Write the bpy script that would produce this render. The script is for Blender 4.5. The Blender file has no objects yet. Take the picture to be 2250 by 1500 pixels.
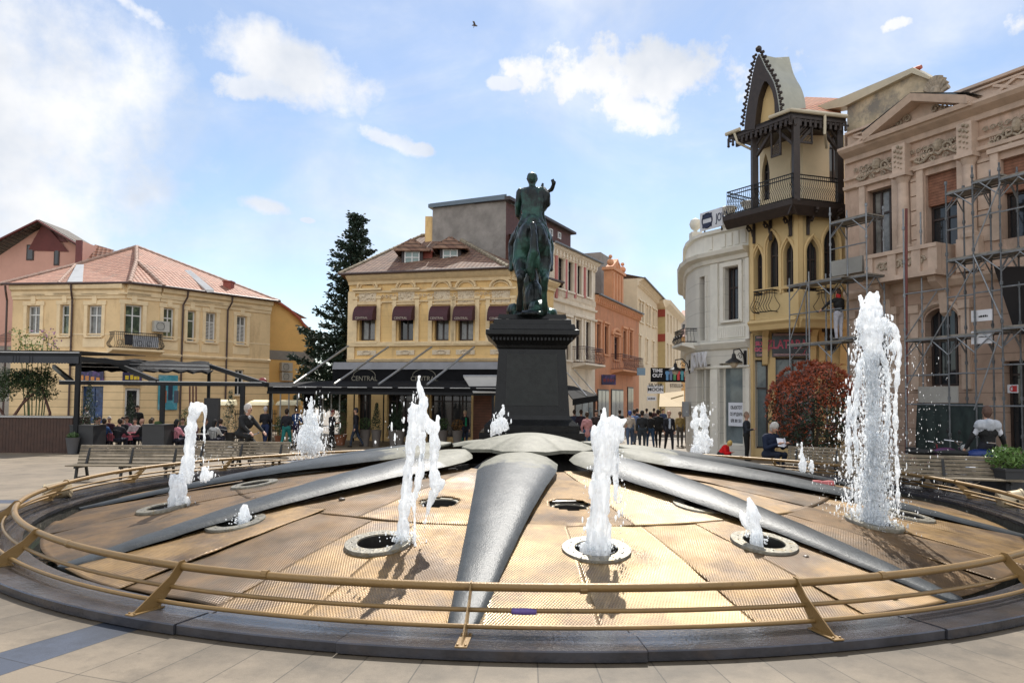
import bpy, bmesh, math, random
from mathutils import Vector, Matrix, noise
from math import sin, cos, pi, radians, atan2, sqrt
random.seed(7)
C = bpy.context.scene.collection
S = bpy.context.scene
# ---------------------------------------------------------------- camera
FPX = 1600.0; CH = 1.9; PITCH = radians(2.5); ROLL = radians(0.5); SHIFT = 58.0
cd = bpy.data.cameras.new('camera'); cam = bpy.data.objects.new('camera', cd); C.objects.link(cam)
cd.sensor_width = 36; cd.lens = 36*FPX/2250; cd.shift_y = SHIFT/2250; cd.clip_end = 5000; cd.clip_start = 0.05
CM = Matrix.Rotation(pi/2+PITCH, 4, 'X') @ Matrix.Rotation(ROLL, 4, 'Z')
cam.matrix_world = Matrix.Translation((0, 0, CH)) @ CM
S.camera = cam
def ray(px, py):
    d = Vector(((px-1125)/FPX, (750-py+SHIFT)/FPX, -1)); return (CM.to_3x3() @ d)
def W(px, py, Y):
    d = ray(px, py); return Vector((0, 0, CH)) + d*(Y/d.y)
def WG(px, py, z=0.0):
    d = ray(px, py); return Vector((0, 0, CH)) + d*((z-CH)/d.z)
# ---------------------------------------------------------------- light
SUN_EL = radians(50); SUN_AZ = radians(8)
sv = Vector((sin(SUN_AZ)*cos(SUN_EL), cos(SUN_AZ)*cos(SUN_EL), sin(SUN_EL)))
sd = bpy.data.lights.new('sun', 'SUN'); sd.energy = 3.9; sd.angle = radians(0.5); sd.color = (1, 0.955, 0.88)
so = bpy.data.objects.new('sun', sd); C.objects.link(so); so.rotation_euler = (-sv).to_track_quat('-Z', 'Y').to_euler(); so.location = (0, 0, 60)
S.view_settings.view_transform = 'Standard'; S.view_settings.look = 'None'
S.view_settings.exposure = 0.78; S.view_settings.gamma = 1
wd = bpy.data.worlds.new('World'); S.world = wd; wd.use_nodes = True
nt = wd.node_tree; N = nt.nodes; L = nt.links; N.clear()
def wn(t, **k):
    n = N.new(t)
    for a, b in k.items(): setattr(n, a, b)
    return n
def wm(op, a, b=None, c=None):
    n = wn('ShaderNodeMath', operation=op)
    for i, v in enumerate((a, b, c)):
        if v is None: continue
        if isinstance(v, (int, float)): n.inputs[i].default_value = v
        else: L.new(v, n.inputs[i])
    return n.outputs[0]
sky = wn('ShaderNodeTexSky', sky_type='NISHITA'); sky.sun_disc = False
sky.sun_elevation = SUN_EL; sky.sun_rotation = SUN_AZ; sky.air_density = 1.0; sky.dust_density = 0.15; sky.ozone_density = 1.5
tc = wn('ShaderNodeTexCoord'); sep = wn('ShaderNodeSeparateXYZ'); L.new(tc.outputs['Generated'], sep.inputs[0])
az = wm('ARCTAN2', sep.outputs[0], sep.outputs[1]); el = wm('ARCSINE', sep.outputs[2])
comb = wn('ShaderNodeCombineXYZ'); L.new(az, comb.inputs[0]); L.new(el, comb.inputs[1])
def wnoise(scale, detail, rough, sx=1, sy=1, dist=0.0, off=(0, 0, 0)):
    mp = wn('ShaderNodeMapping'); L.new(comb.outputs[0], mp.inputs[0]); mp.inputs['Scale'].default_value = (sx, sy, 1); mp.inputs['Location'].default_value = off
    n = wn('ShaderNodeTexNoise'); n.inputs['Scale'].default_value = scale; n.inputs['Detail'].default_value = detail
    n.inputs['Roughness'].default_value = rough; n.inputs['Distortion'].default_value = dist; L.new(mp.outputs[0], n.inputs[0])
    return n.outputs['Fac']
nA = wnoise(9, 8, 0.62); nB = wnoise(26, 6, 0.6, off=(3, 1, 0)); nW = wnoise(2.6, 7, 0.6, 1.0, 2.2, 0.6, off=(1.3, .4, 0))
edge = wm('MULTIPLY_ADD', nA, 3.4, wm('MULTIPLY_ADD', nB, 1.5, -2.5))
def azel(px, py):
    d = ray(px, py).normalized(); return atan2(d.x, d.y), math.asin(d.z)
dens = None; shade_sum = None
def cloud(px, py, rx, ry, amt=1.0, soft=0.5, wob=1.0, rot=0):
    global dens
    a0, e0 = azel(px, py); a1, _ = azel(px+rx, py); _, e1 = azel(px, py-ry); ra = abs(a1-a0); re = abs(e1-e0)
    dx = wm('SUBTRACT', az, a0); dy = wm('SUBTRACT', el, e0)
    cr, sr = cos(rot), sin(rot)
    x2 = wm('MULTIPLY_ADD', dx, cr/ra, wm('MULTIPLY', dy, sr/ra)); y2 = wm('MULTIPLY_ADD', dy, cr/re, wm('MULTIPLY', dx, -sr/re))
    r = wm('SQRT', wm('ADD', wm('MULTIPLY', x2, x2), wm('MULTIPLY', y2, y2)))
    v = wm('MULTIPLY_ADD', edge, wob, wm('SUBTRACT', 1.0, r))
    m = wn('ShaderNodeMapRange', interpolation_type='SMOOTHSTEP'); L.new(v, m.inputs[0]); m.inputs[1].default_value = 0; m.inputs[2].default_value = soft; m.inputs[4].default_value = amt
    dens = m.outputs[0] if dens is None else wm('MAXIMUM', dens, m.outputs[0])
# veil from the left, two big cumulus in the middle, small ones
cloud(-150, 260, 780, 720, 0.97, 0.75, 0.28)
cloud(60, 450, 460, 260, 0.6, 1.3, 0.6)
cloud(625, 140, 245, 118, 0.97, 0.6, 0.4, -0.3)
cloud(580, 195, 150, 45, 0.85, 0.5, 0.7)
cloud(1270, 165, 200, 100, 0.97, 0.55, 0.8)
cloud(1505, 165, 285, 115, 0.98, 0.6, 0.75, -0.08)
cloud(1400, 245, 180, 50, .95, 0.7, 0.8, -0.3)
cloud(1110, 185, 60, 22, 0.8, 0.5, 0.8)
cloud(585, 452, 88, 28, 0.9, 0.8, 0.6, -0.15)
cloud(675, 484, 24, 9, 0.8, 0.5, 0.6)
cloud(870, 315, 105, 26, 0.8, 0.7, 1.0, -0.3)
cloud(930, 330, 46, 22, 0.85, 0.5, 0.8)
cloud(1975, 52, 60, 22, 0.9, 0.6, 1.0)
cloud(2240, 55, 80, 70, 0.95, 0.6, 0.9)
cloud(300, 20, 110, 30, 0.7, 0.8, 1.0, -0.3)
cloud(1000, 620, 1600, 90, 0.25, 1.0, 0.5)
veil = wn('ShaderNodeMapRange', interpolation_type='SMOOTHSTEP'); L.new(nW, veil.inputs[0]); veil.inputs[1].default_value = 0.36; veil.inputs[2].default_value = 0.72; veil.inputs[3].default_value = 0.16; veil.inputs[4].default_value = 0.62
dens = wm('MAXIMUM', dens, veil.outputs[0])
bk_ = wn('ShaderNodeMapRange', interpolation_type='SMOOTHSTEP'); L.new(sep.outputs[1], bk_.inputs[0]); bk_.inputs[1].default_value = .25; bk_.inputs[2].default_value = -.35; bk_.inputs[3].default_value = 0; bk_.inputs[4].default_value = 1  # unseen bright cloud bank behind the camera, added to lift fill on shaded fronts
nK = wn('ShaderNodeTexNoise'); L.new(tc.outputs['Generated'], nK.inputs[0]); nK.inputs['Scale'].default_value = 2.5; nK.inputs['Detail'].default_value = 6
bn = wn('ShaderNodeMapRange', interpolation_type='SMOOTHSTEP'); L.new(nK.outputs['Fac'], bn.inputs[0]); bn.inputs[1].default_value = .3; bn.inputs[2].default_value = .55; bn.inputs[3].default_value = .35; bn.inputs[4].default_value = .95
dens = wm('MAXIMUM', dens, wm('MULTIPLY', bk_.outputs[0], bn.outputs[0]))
shd = wn('ShaderNodeMapRange'); L.new(wnoise(5, 5, 0.55, off=(5, 2, 0)), shd.inputs[0]); shd.inputs[1].default_value = 0.38; shd.inputs[2].default_value = 0.62
cmix = wn('ShaderNodeMix', data_type='RGBA'); L.new(shd.outputs[0], cmix.inputs['Factor']); cmix.inputs['A'].default_value = (4.9, 5.2, 5.7, 1); cmix.inputs['B'].default_value = (7.2, 7.1, 7.0, 1)
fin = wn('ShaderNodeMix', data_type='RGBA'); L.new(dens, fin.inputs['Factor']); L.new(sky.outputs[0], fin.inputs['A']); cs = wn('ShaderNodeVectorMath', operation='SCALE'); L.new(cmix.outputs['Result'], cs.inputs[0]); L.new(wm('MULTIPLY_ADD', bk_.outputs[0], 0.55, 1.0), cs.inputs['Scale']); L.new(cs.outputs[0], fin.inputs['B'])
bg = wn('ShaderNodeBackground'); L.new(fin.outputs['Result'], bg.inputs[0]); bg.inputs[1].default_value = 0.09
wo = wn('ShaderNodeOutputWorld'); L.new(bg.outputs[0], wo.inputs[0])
# ---------------------------------------------------------------- materials
MATS = {}
def mat(name, col, rough=0.6, metal=0.0, var=0.12, vs=1.5, bump=0.0, bs=20.0, spec=0.5, lines=None, col2=None, c2=(0.55, 0.7), c2s=1.2, trans=0, joints=None):
    """procedural principled material; lines=(spacing,width,darken) horizontal joints by world height; joints adds verticals"""
    if name in MATS: return MATS[name]
    assert not isinstance(col, int), name
    m = bpy.data.materials.new(name); m.use_nodes = True; nt = m.node_tree; n = nt.nodes; l = nt.links
    b = n['Principled BSDF']; b.inputs['Roughness'].default_value = rough; b.inputs['Metallic'].default_value = metal
    b.inputs['Specular IOR Level'].default_value = spec
    g = n.new('ShaderNodeNewGeometry'); o = n.new('ShaderNodeTexCoord')
    tn = n.new('ShaderNodeTexNoise'); tn.inputs['Scale'].default_value = vs; tn.inputs['Detail'].default_value = 8; tn.inputs['Roughness'].default_value = 0.65
    l.new(o.outputs['Object'], tn.inputs[0])
    mr = n.new('ShaderNodeMapRange'); l.new(tn.outputs['Fac'], mr.inputs[0]); mr.inputs[1].default_value = 0.3; mr.inputs[2].default_value = 0.7
    mr.inputs[3].default_value = 1-var; mr.inputs[4].default_value = 1+var
    vm = n.new('ShaderNodeVectorMath'); vm.operation = 'SCALE'; vm.inputs[0].default_value = col[:3]; l.new(mr.outputs[0], vm.inputs['Scale'])
    cur = vm.outputs[0]
    if col2:
        t2 = n.new('ShaderNodeTexNoise'); t2.inputs['Scale'].default_value = c2s; t2.inputs['Detail'].default_value = 9; t2.inputs['Roughness'].default_value = 0.7; mp_ = n.new('ShaderNodeMapping'); mp_.inputs['Scale'].default_value = (1.4, 1.4, .4) if 'stucco' in name else (1, 1, 1); l.new(o.outputs['Object'], mp_.inputs[0]); l.new(mp_.outputs[0], t2.inputs[0])
        m2 = n.new('ShaderNodeMapRange'); l.new(t2.outputs['Fac'], m2.inputs[0]); m2.inputs[1].default_value = c2[0]; m2.inputs[2].default_value = c2[1]
        mx = n.new('ShaderNodeMix'); mx.data_type = 'RGBA'; l.new(m2.outputs[0], mx.inputs['Factor']); l.new(cur, mx.inputs['A']); mx.inputs['B'].default_value = (*col2[:3], 1)
        cur = mx.outputs['Result']
    hgt = None
    if lines:
        sp = n.new('ShaderNodeSeparateXYZ'); l.new(g.outputs['Position'], sp.inputs[0])
        a = n.new('ShaderNodeMath'); a.operation = 'WRAP'; l.new(sp.outputs[2], a.inputs[0]); a.inputs[1].default_value = 0; a.inputs[2].default_value = lines[0]
        q = n.new('ShaderNodeMath'); q.operation = 'LESS_THAN'; l.new(a.outputs[0], q.inputs[0]); q.inputs[1].default_value = lines[1]
        iv = n.new('ShaderNodeMath'); iv.operation = 'MULTIPLY_ADD'; l.new(q.outputs[0], iv.inputs[0]); iv.inputs[1].default_value = -lines[2]; iv.inputs[2].default_value = 1
        v2 = n.new('ShaderNodeVectorMath'); v2.operation = 'SCALE'; l.new(cur, v2.inputs[0]); l.new(iv.outputs[0], v2.inputs['Scale']); cur = v2.outputs[0]; hgt = iv.outputs[0]
    l.new(cur, b.inputs['Base Color'])
    if bump > 0 or hgt:
        tb = n.new('ShaderNodeTexNoise'); tb.inputs['Scale'].default_value = bs; tb.inputs['Detail'].default_value = 5; l.new(o.outputs['Object'], tb.inputs[0])
        bp = n.new('ShaderNodeBump'); bp.inputs['Strength'].default_value = max(bump, 0.15); bp.inputs['Distance'].default_value = 0.03
        h = tb.outputs['Fac']
        if hgt:
            ad = n.new('ShaderNodeMath'); ad.operation = 'MULTIPLY_ADD'; l.new(hgt, ad.inputs[0]); ad.inputs[1].default_value = 2.0; l.new(h, ad.inputs[2]); h = ad.outputs[0]
        l.new(h, bp.inputs['Height']); l.new(bp.outputs[0], b.inputs['Normal'])
    if trans:
        b.inputs['Transmission Weight'].default_value = trans
    MATS[name] = m; return m
# ---------------------------------------------------------------- mesh builder
class MB:
    def __init__(s): s.v = []; s.f = []; s.uv = {}; s.mi = {}
    def add(s, vs, fs, m=0):
        o = len(s.v); s.v += [Vector(p) for p in vs]
        for f in fs:
            if m: s.mi[len(s.f)] = m
            s.f.append([o+i for i in f])
        return s
    def poly(s, pts, uv=None, m=0):
        o = len(s.v); s.v += [Vector(p) for p in pts]; i = len(s.f); s.f.append(list(range(o, o+len(pts))))
        if uv: s.uv[i] = uv
        if m: s.mi[i] = m
        return s
    def hexa(s, p, m=0):   # 8 corner points: bottom loop 0-3, top loop 4-7
        return s.add(p, [(3, 2, 1, 0), (4, 5, 6, 7), (0, 1, 5, 4), (1, 2, 6, 5), (2, 3, 7, 6), (3, 0, 4, 7)], m)
    def box(s, x0, x1, y0, y1, z0, z1, m=0):
        return s.hexa([(x0, y0, z0), (x1, y0, z0), (x1, y1, z0), (x0, y1, z0), (x0, y0, z1), (x1, y0, z1), (x1, y1, z1), (x0, y1, z1)], m)
    def bar(s, a, b, w, h=None, m=0, up=(0, 0, 1)):   # rectangular bar from a to b
        a = Vector(a); b = Vector(b); h = h or w; d = (b-a).normalized(); up = Vector(up)
        if abs(d.dot(up)) > 0.98: up = Vector((0, 1, 0))
        x = d.cross(up).normalized()*w/2; y = x.cross(d).normalized()*h/2
        return s.hexa([a-x-y, a+x-y, a+x+y, a-x+y, b-x-y, b+x-y, b+x+y, b-x+y], m)
    def tube(s, pts, r, n=8, cap=True, m=0, closed=False):
        pts = [Vector(p) for p in pts]; k = len(pts); rr = r if isinstance(r, (list, tuple)) else [r]*k
        rings = []; o = len(s.v); prev = None
        for i, p in enumerate(pts):
            if closed: d = pts[(i+1) % k]-pts[i-1]
            else: d = pts[min(i+1, k-1)]-pts[max(i-1, 0)]
            d = d.normalized() if d.length > 1e-9 else Vector((0, 0, 1))
            if prev is None:
                x = d.orthogonal().normalized()
            else:
                x = (prev-d*prev.dot(d)); x = x.normalized() if x.length > 1e-6 else d.orthogonal().normalized()
            prev = x; y = d.cross(x)
            for j in range(n):
                a = 2*pi*j/n; s.v.append(p+(x*cos(a)+y*sin(a))*rr[i])
        def F(f):
            if m: s.mi[len(s.f)] = m
            s.f.append(f)
        for i in range(k if closed else k-1):
            i2 = (i+1) % k
            for j in range(n): F([o+i*n+j, o+i*n+(j+1) % n, o+i2*n+(j+1) % n, o+i2*n+j])
        if cap and not closed:
            F([o+j for j in range(n)][::-1]); F([o+(k-1)*n+j for j in range(n)])
        return s
    def lathe(s, c, prof, n=16, m=0, ax=None):   # prof [(r,z)...] about z through c
        c = Vector(c); o = len(s.v); M = ax.to_3x3() if ax else None
        for r, z in prof:
            for j in range(n):
                q = Vector((r*cos(2*pi*j/n), r*sin(2*pi*j/n), z)); s.v.append(c+(M @ q if M else q))
        for i in range(len(prof)-1):
            for j in range(n):
                if m: s.mi[len(s.f)] = m
                s.f.append([o+i*n+j, o+i*n+(j+1) % n, o+(i+1)*n+(j+1) % n, o+(i+1)*n+j])
        if prof[0][0] > 1e-4: s.f.append([o+j for j in range(n)][::-1])
        if prof[-1][0] > 1e-4: s.f.append([o+(len(prof)-1)*n+j for j in range(n)])
        return s
    def ball(s, c, r, n=8, sc=(1, 1, 1), m=0, M=None):
        c = Vector(c); k = max(4, n//2+1); prof = []; o = len(s.v)
        for i in range(1, k):
            t = pi*i/k
            for j in range(n):
                q = Vector((sin(t)*cos(2*pi*j/n)*r*sc[0], sin(t)*sin(2*pi*j/n)*r*sc[1], -cos(t)*r*sc[2])); s.v.append(c+(M @ q if M else q))
        a = Vector((0, 0, -r*sc[2])); b = Vector((0, 0, r*sc[2]))
        s.v.append(c+(M @ a if M else a)); s.v.append(c+(M @ b if M else b)); A = len(s.v)-2; B = A+1
        def F(f):
            if m: s.mi[len(s.f)] = m
            s.f.append(f)
        for i in range(k-2):
            for j in range(n): F([o+i*n+j, o+i*n+(j+1) % n, o+(i+1)*n+(j+1) % n, o+(i+1)*n+j])
        for j in range(n): F([A, o+(j+1) % n, o+j]); F([B, o+(k-2)*n+j, o+(k-2)*n+(j+1) % n])
        return s
    def build(s, name, m, parent=None, smooth=False, local=False, auto=True):
        off = Vector((0, 0, 0))
        if parent is not None and not local: off = parent['_loc'] if '_loc' in parent else Vector((0, 0, 0)); off = Vector(off)
        me = bpy.data.meshes.new(name); me.from_pydata([p-off for p in s.v], [], s.f)
        ms = m if isinstance(m, (list, tuple)) else [m]
        for q in ms: me.materials.append(q)
        for i, k in s.mi.items(): me.polygons[i].material_index = k
        if s.uv:
            ul = me.uv_layers.new(name='UVMap')
            for i, u in s.uv.items():
                for li, q in zip(me.polygons[i].loop_indices, u): ul.data[li].uv = q
        bm = bmesh.new(); bm.from_mesh(me); bmesh.ops.recalc_face_normals(bm, faces=bm.faces) if auto else None; bm.to_mesh(me); bm.free()
        if smooth: me.shade_smooth() if smooth is True else me.set_sharp_from_angle(angle=smooth)
        if smooth and smooth is not True: me.shade_smooth(); me.set_sharp_from_angle(angle=smooth)
        o = bpy.data.objects.new(name, me); C.objects.link(o); o.parent = parent
        if parent is not None:
            o['_loc'] = tuple(off)
        return o
def tag(o, label=None, cat=None, group=None, kind=None):
    if label: o['label'] = label
    if cat: o['category'] = cat
    if group: o['group'] = group
    if kind: o['kind'] = kind
    return o
def thing(name, label, cat, loc=(0, 0, 0), rz=0, group=None):
    o = bpy.data.objects.new(name, None); C.objects.link(o); o.location = loc; o.rotation_euler = (0, 0, rz); o['_loc'] = tuple(loc)
    o.empty_display_size = 0.2
    return tag(o, label, cat, group)
def single(o):      # move a world-built one-mesh thing's origin to its base centre
    me = o.data; vs = [v.co for v in me.vertices]
    c = Vector((sum(v.x for v in vs)/len(vs), sum(v.y for v in vs)/len(vs), min(v.z for v in vs)))
    me.transform(Matrix.Translation(-c)); o.location = c; return o
def copy_tree(o, parent=None):
    c = o.copy(); C.objects.link(c); c.parent = parent
    for ch in [q for q in S.objects if q.parent == o]: copy_tree(ch, c)
    return c
def remesh(o, voxel, smooth_it=2, fac=0.5):
    md = o.modifiers.new('r', 'REMESH'); md.mode = 'VOXEL'; md.voxel_size = voxel; md.use_smooth_shade = True
    if smooth_it:
        ms = o.modifiers.new('s', 'SMOOTH'); ms.iterations = smooth_it; ms.factor = fac
    dg = bpy.context.evaluated_depsgraph_get(); me = bpy.data.meshes.new_from_object(o.evaluated_get(dg))
    o.modifiers.clear(); old = o.data; mats = list(old.materials); me.materials.clear()
    for q in mats: me.materials.append(q)
    me.name = old.name; o.data = me; bpy.data.meshes.remove(old); me.shade_smooth(); return o
def text(s, name, m, size, M, parent=None, ext=0.008, align='CENTER', sx=1.0, bold=0.0):
    """flat lettering as mesh; M = 4x4 world matrix whose XY plane carries the text"""
    cu = bpy.data.curves.new(name, 'FONT'); cu.body = s; cu.size = size; cu.extrude = ext; cu.align_x = align; cu.align_y = 'CENTER'; cu.offset = bold
    t = bpy.data.objects.new(name, cu); C.objects.link(t); dg = bpy.context.evaluated_depsgraph_get()
    me = bpy.data.meshes.new_from_object(t.evaluated_get(dg)); bpy.data.objects.remove(t); bpy.data.curves.remove(cu)
    off = Vector(parent['_loc']) if parent is not None and '_loc' in parent else Vector((0, 0, 0))
    me.transform(Matrix.Translation(-off) @ M @ Matrix.Diagonal((sx, 1, 1, 1))); me.materials.clear(); me.materials.append(m); me.name = name
    o = bpy.data.objects.new(name, me); C.objects.link(o); o.parent = parent; return o
# ---------------------------------------------------------------- fountain frame
FC = Vector((0.36, 14.1, 0)); R_OUT = 8.75
def zm(r): return -0.06+0.78*max(0.0, (7.86-r))/5.4 + 0.06*sin(pi*min(1, max(0, (7.86-r)/5.4)))
def onmesh(px, py):
    z = 0.2
    for _ in range(12):
        p = WG(px, py, z); z = zm((p-FC).xy.length)
    return WG(px, py, z)
def pol(r, a, z=0.0):   # a measured from the direction towards the camera, positive to the right
    return Vector((FC.x+r*sin(a), FC.y-r*cos(a), z))
def ang(p): d = p-FC; return atan2(d.x, -d.y)
# ---------------------------------------------------------------- ground
def ground_mat():
    m = bpy.data.materials.new('plaza_paving'); m.use_nodes = True; nt = m.node_tree; n = nt.nodes; l = nt.links; b = n['Principled BSDF']
    g = n.new('ShaderNodeNewGeometry')
    def M(op, a, bb=None, c=None):
        q = n.new('ShaderNodeMath'); q.operation = op
        for i, v in enumerate((a, bb, c)):
            if v is None: continue
            if isinstance(v, (int, float)): q.inputs[i].default_value = v
            else: l.new(v, q.inputs[i])
        return q.outputs[0]
    s = n.new('ShaderNodeSeparateXYZ'); l.new(g.outputs['Position'], s.inputs[0])
    dx = M('SUBTRACT', s.outputs[0], FC.x); dy = M('SUBTRACT', s.outputs[1], FC.y)
    r = M('SQRT', M('ADD', M('MULTIPLY', dx, dx), M('MULTIPLY', dy, dy))); a = M('ARCTAN2', dx, M('MULTIPLY', dy, -1.0))
    NT = 132; ta = M('MULTIPLY', a, NT/(2*pi)); fa = M('FRACT', M('ADD', ta, 200.38))
    da = M('MULTIPLY', M('MULTIPLY', M('MINIMUM', fa, M('SUBTRACT', 1.0, fa)), 2*pi/NT), r)
    rr = M('DIVIDE', M('SUBTRACT', r, 9.62), 0.92); fr = M('FRACT', M('ADD', rr, 10.0)); dr = M('MULTIPLY', M('MINIMUM', fr, M('SUBTRACT', 1.0, fr)), 0.92)
    jp = M('LESS_THAN', M('MINIMUM', da, dr), 0.005)
    # square grid farther out
    gx = M('FRACT', M('ADD', M('MULTIPLY', s.outputs[0], 1/0.6), 500)); gy = M('FRACT', M('ADD', M('MULTIPLY', s.outputs[1], 1/0.6), 500))
    jg = M('LESS_THAN', M('MINIMUM', M('MINIMUM', gx, M('SUBTRACT', 1.0, gx)), M('MINIMUM', gy, M('SUBTRACT', 1.0, gy))), 0.014)
    far = M('GREATER_THAN', r, 14.22)
    j = M('ADD', M('MULTIPLY', jp, M('SUBTRACT', 1.0, far)), M('MULTIPLY', jg, far))
    # dark slate bands: every 22 tiles one tile
    bandk = M('FRACT', M('DIVIDE', M('FLOOR', M('ADD', ta, 200.38)), 22)); band = None
    tid = M('FLOOR', M('ADD', ta, 200.38))
    band = M('LESS_THAN', M('MODULO', M('ADD', tid, BAND_OFF), 22.0), 0.5)
    band = M('MULTIPLY', band, M('SUBTRACT', 1.0, far))
    cx = M('FLOOR', M('ADD', M('MULTIPLY', s.outputs[0], 1/0.6), 500)); cy = M('FLOOR', M('ADD', M('MULTIPLY', s.outputs[1], 1/0.6), 500))
    wn_ = n.new('ShaderNodeTexWhiteNoise'); wn_.noise_dimensions = '3D'; cb = n.new('ShaderNodeCombineXYZ')
    l.new(M('MULTIPLY', tid, M('SUBTRACT', 1.0, far)), cb.inputs[0]); l.new(M('MULTIPLY_ADD', M('FLOOR', M('ADD', rr, 10.0)), M('SUBTRACT', 1.0, far), M('MULTIPLY', cx, far)), cb.inputs[1]); l.new(M('MULTIPLY', cy, far), cb.inputs[2]); l.new(cb.outputs[0], wn_.inputs[0])
    def NZ(sc, det=6, ro=0.6):
        t = n.new('ShaderNodeTexNoise'); t.inputs['Scale'].default_value = sc; t.inputs['Detail'].default_value = det; t.inputs['Roughness'].default_value = ro; l.new(g.outputs['Position'], t.inputs[0]); return t.outputs['Fac']
    n1 = NZ(0.7); n2 = NZ(60, 3, .7); n3 = NZ(140, 2, .8)
    speck = M('MULTIPLY_ADD', n2, 0.55, M('MULTIPLY', n3, 0.75))   # ~.65 mean
    f = M('MULTIPLY', M('ADD', 0.62, M('MULTIPLY', speck, 0.6)), M('MULTIPLY_ADD', n1, 0.45, 0.76))
    f = M('MULTIPLY', f, M('MULTIPLY_ADD', wn_.outputs['Value'], 0.24, 0.88))
    st = n.new('ShaderNodeMapRange'); l.new(NZ(1.7, 9, .72), st.inputs[0]); st.inputs[1].default_value = .5; st.inputs[2].default_value = .68; st.inputs[3].default_value = 1.04; st.inputs[4].default_value = .66
    vo = n.new('ShaderNodeTexVoronoi'); vo.inputs['Scale'].default_value = 2.6; l.new(g.outputs['Position'], vo.inputs[0]); gum = M('LESS_THAN', vo.outputs['Distance'], .045)
    f = M('MULTIPLY', f, M('MULTIPLY_ADD', gum, -.38, 1.0))
    dd = n.new('ShaderNodeMapRange'); l.new(M('SUBTRACT', M('MULTIPLY_ADD', NZ(2.4, 8, .7), 1.6, -.8), M('SUBTRACT', r, 9.35)), dd.inputs[0]); dd.inputs[1].default_value = -.1; dd.inputs[2].default_value = .5; dd.inputs[3].default_value = 1; dd.inputs[4].default_value = .55
    f = M('MULTIPLY', f, dd.outputs[0])
    f = M('MULTIPLY', f, st.outputs[0]); f = M('MULTIPLY', f, M('MULTIPLY_ADD', j, -0.62, 1.0))
    mx = n.new('ShaderNodeMix'); mx.data_type = 'RGBA'; l.new(band, mx.inputs['Factor']); mx.inputs['A'].default_value = (.18, .143, .10, 1); mx.inputs['B'].default_value = (.045, .055, .08, 1)
    v = n.new('ShaderNodeVectorMath'); v.operation = 'SCALE'; l.new(mx.outputs['Result'], v.inputs[0]); l.new(f, v.inputs['Scale']); l.new(v.outputs[0], b.inputs['Base Color'])
    b.inputs['Roughness'].default_value = 0.62; b.inputs['Specular IOR Level'].default_value = .35
    bp = n.new('ShaderNodeBump'); bp.inputs['Strength'].default_value = .35; bp.inputs['Distance'].default_value = .006
    l.new(M('MULTIPLY_ADD', j, -1.6, speck), bp.inputs['Height']); l.new(bp.outputs[0], b.inputs['Normal'])
    return m
a_band = ang(WG(190, 1415)); ta_b = math.floor(a_band*132/(2*pi)+200.38)
BAND_OFF = (22-ta_b % 22) % 22
GM = ground_mat()
def gz(x, y): return -min(.34, max(0.0, .021*(y-14.0)))
gb = MB(); n = 96; prev = None
for R in (R_OUT-.04, 9.2, 10, 11, 12.5, 14.5, 17, 20, 25, 32, 45, 80, 220, 1500):
    cur = [pol(R, 2*pi*i/n) for i in range(n)]
    for p in cur: p.z = gz(p.x, p.y) if R > R_OUT else 0.0
    if prev:
        for i in range(n): gb.poly([prev[i], prev[(i+1) % n], cur[(i+1) % n], cur[i]])
    prev = cur
go = gb.build('ground', GM, smooth=True); tag(go, kind='structure')
# ---------------------------------------------------------------- fountain basin and kerb
slate = mat('wet_granite', (.04, .04, .046), rough=.12, var=.5, vs=2.2, bump=.06, bs=30, spec=.55, col2=(.055, .045, .042), c2=(.5, .7), c2s=3)
dirty = mat('stained_basin_wall', (.05, .045, .035), rough=.6, var=.5, vs=6, bump=.5, bs=14, col2=(.3, .27, .2), c2=(.6, .68), c2s=7)
ft = thing('fountain', 'large round plaza fountain with brown mesh panels and long grey petals', 'fountain', tuple(FC))
def arc_solid(mb, prof, a0, a1, seg):
    k = len(prof); rings = [[pol(r, a0+(a1-a0)*i/seg, z) for r, z in prof] for i in range(seg+1)]
    o = len(mb.v)
    for q in rings: mb.v += q
    for i in range(seg):
        for j in range(k):
            j2 = (j+1) % k; mb.f.append([o+i*k+j, o+i*k+j2, o+(i+1)*k+j2, o+(i+1)*k+j])
    mb.f.append([o+j for j in range(k)]); mb.f.append([o+seg*k+j for j in range(k)][::-1])
rnd = random.Random(3); a = -0.19; ks = []
while a < 2*pi-0.19-0.08:
    w = min(rnd.uniform(.24, .34), 2*pi-0.19-a); ks.append((a, a+w)); a += w
for i, (a0, a1) in enumerate(ks):
    dz = rnd.uniform(-.004, .006); do = rnd.uniform(-.02, .02)
    mb = MB(); arc_solid(mb, [(8.10, -.02), (8.10, .035), (8.28, .04), (8.285, .066+dz), (8.38, .068+dz), (8.385, .084+dz), (R_OUT+do, .088+dz), (R_OUT+do+.012, .08+dz), (R_OUT+do+.01, .012), (R_OUT-.05, .008), (R_OUT-.05, -.02)], a0+.0006, a1-.0006, 8)
    mb.build('kerb_stone', slate, ft)
mb = MB(); arc_solid(mb, [(8.12, -.75), (8.12, -.022), (R_OUT-.04, -.022), (R_OUT-.04, -.75)], 0, 2*pi, 96); mb.build('basin_wall', dirty, ft)
mb = MB(); mb.add([pol(8.13, 2*pi*i/64, -.7) for i in range(64)], [list(range(64))]); mb.build('basin_floor', mat('basin_floor', (.012, .014, .01), .5, var=.4), ft)
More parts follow.
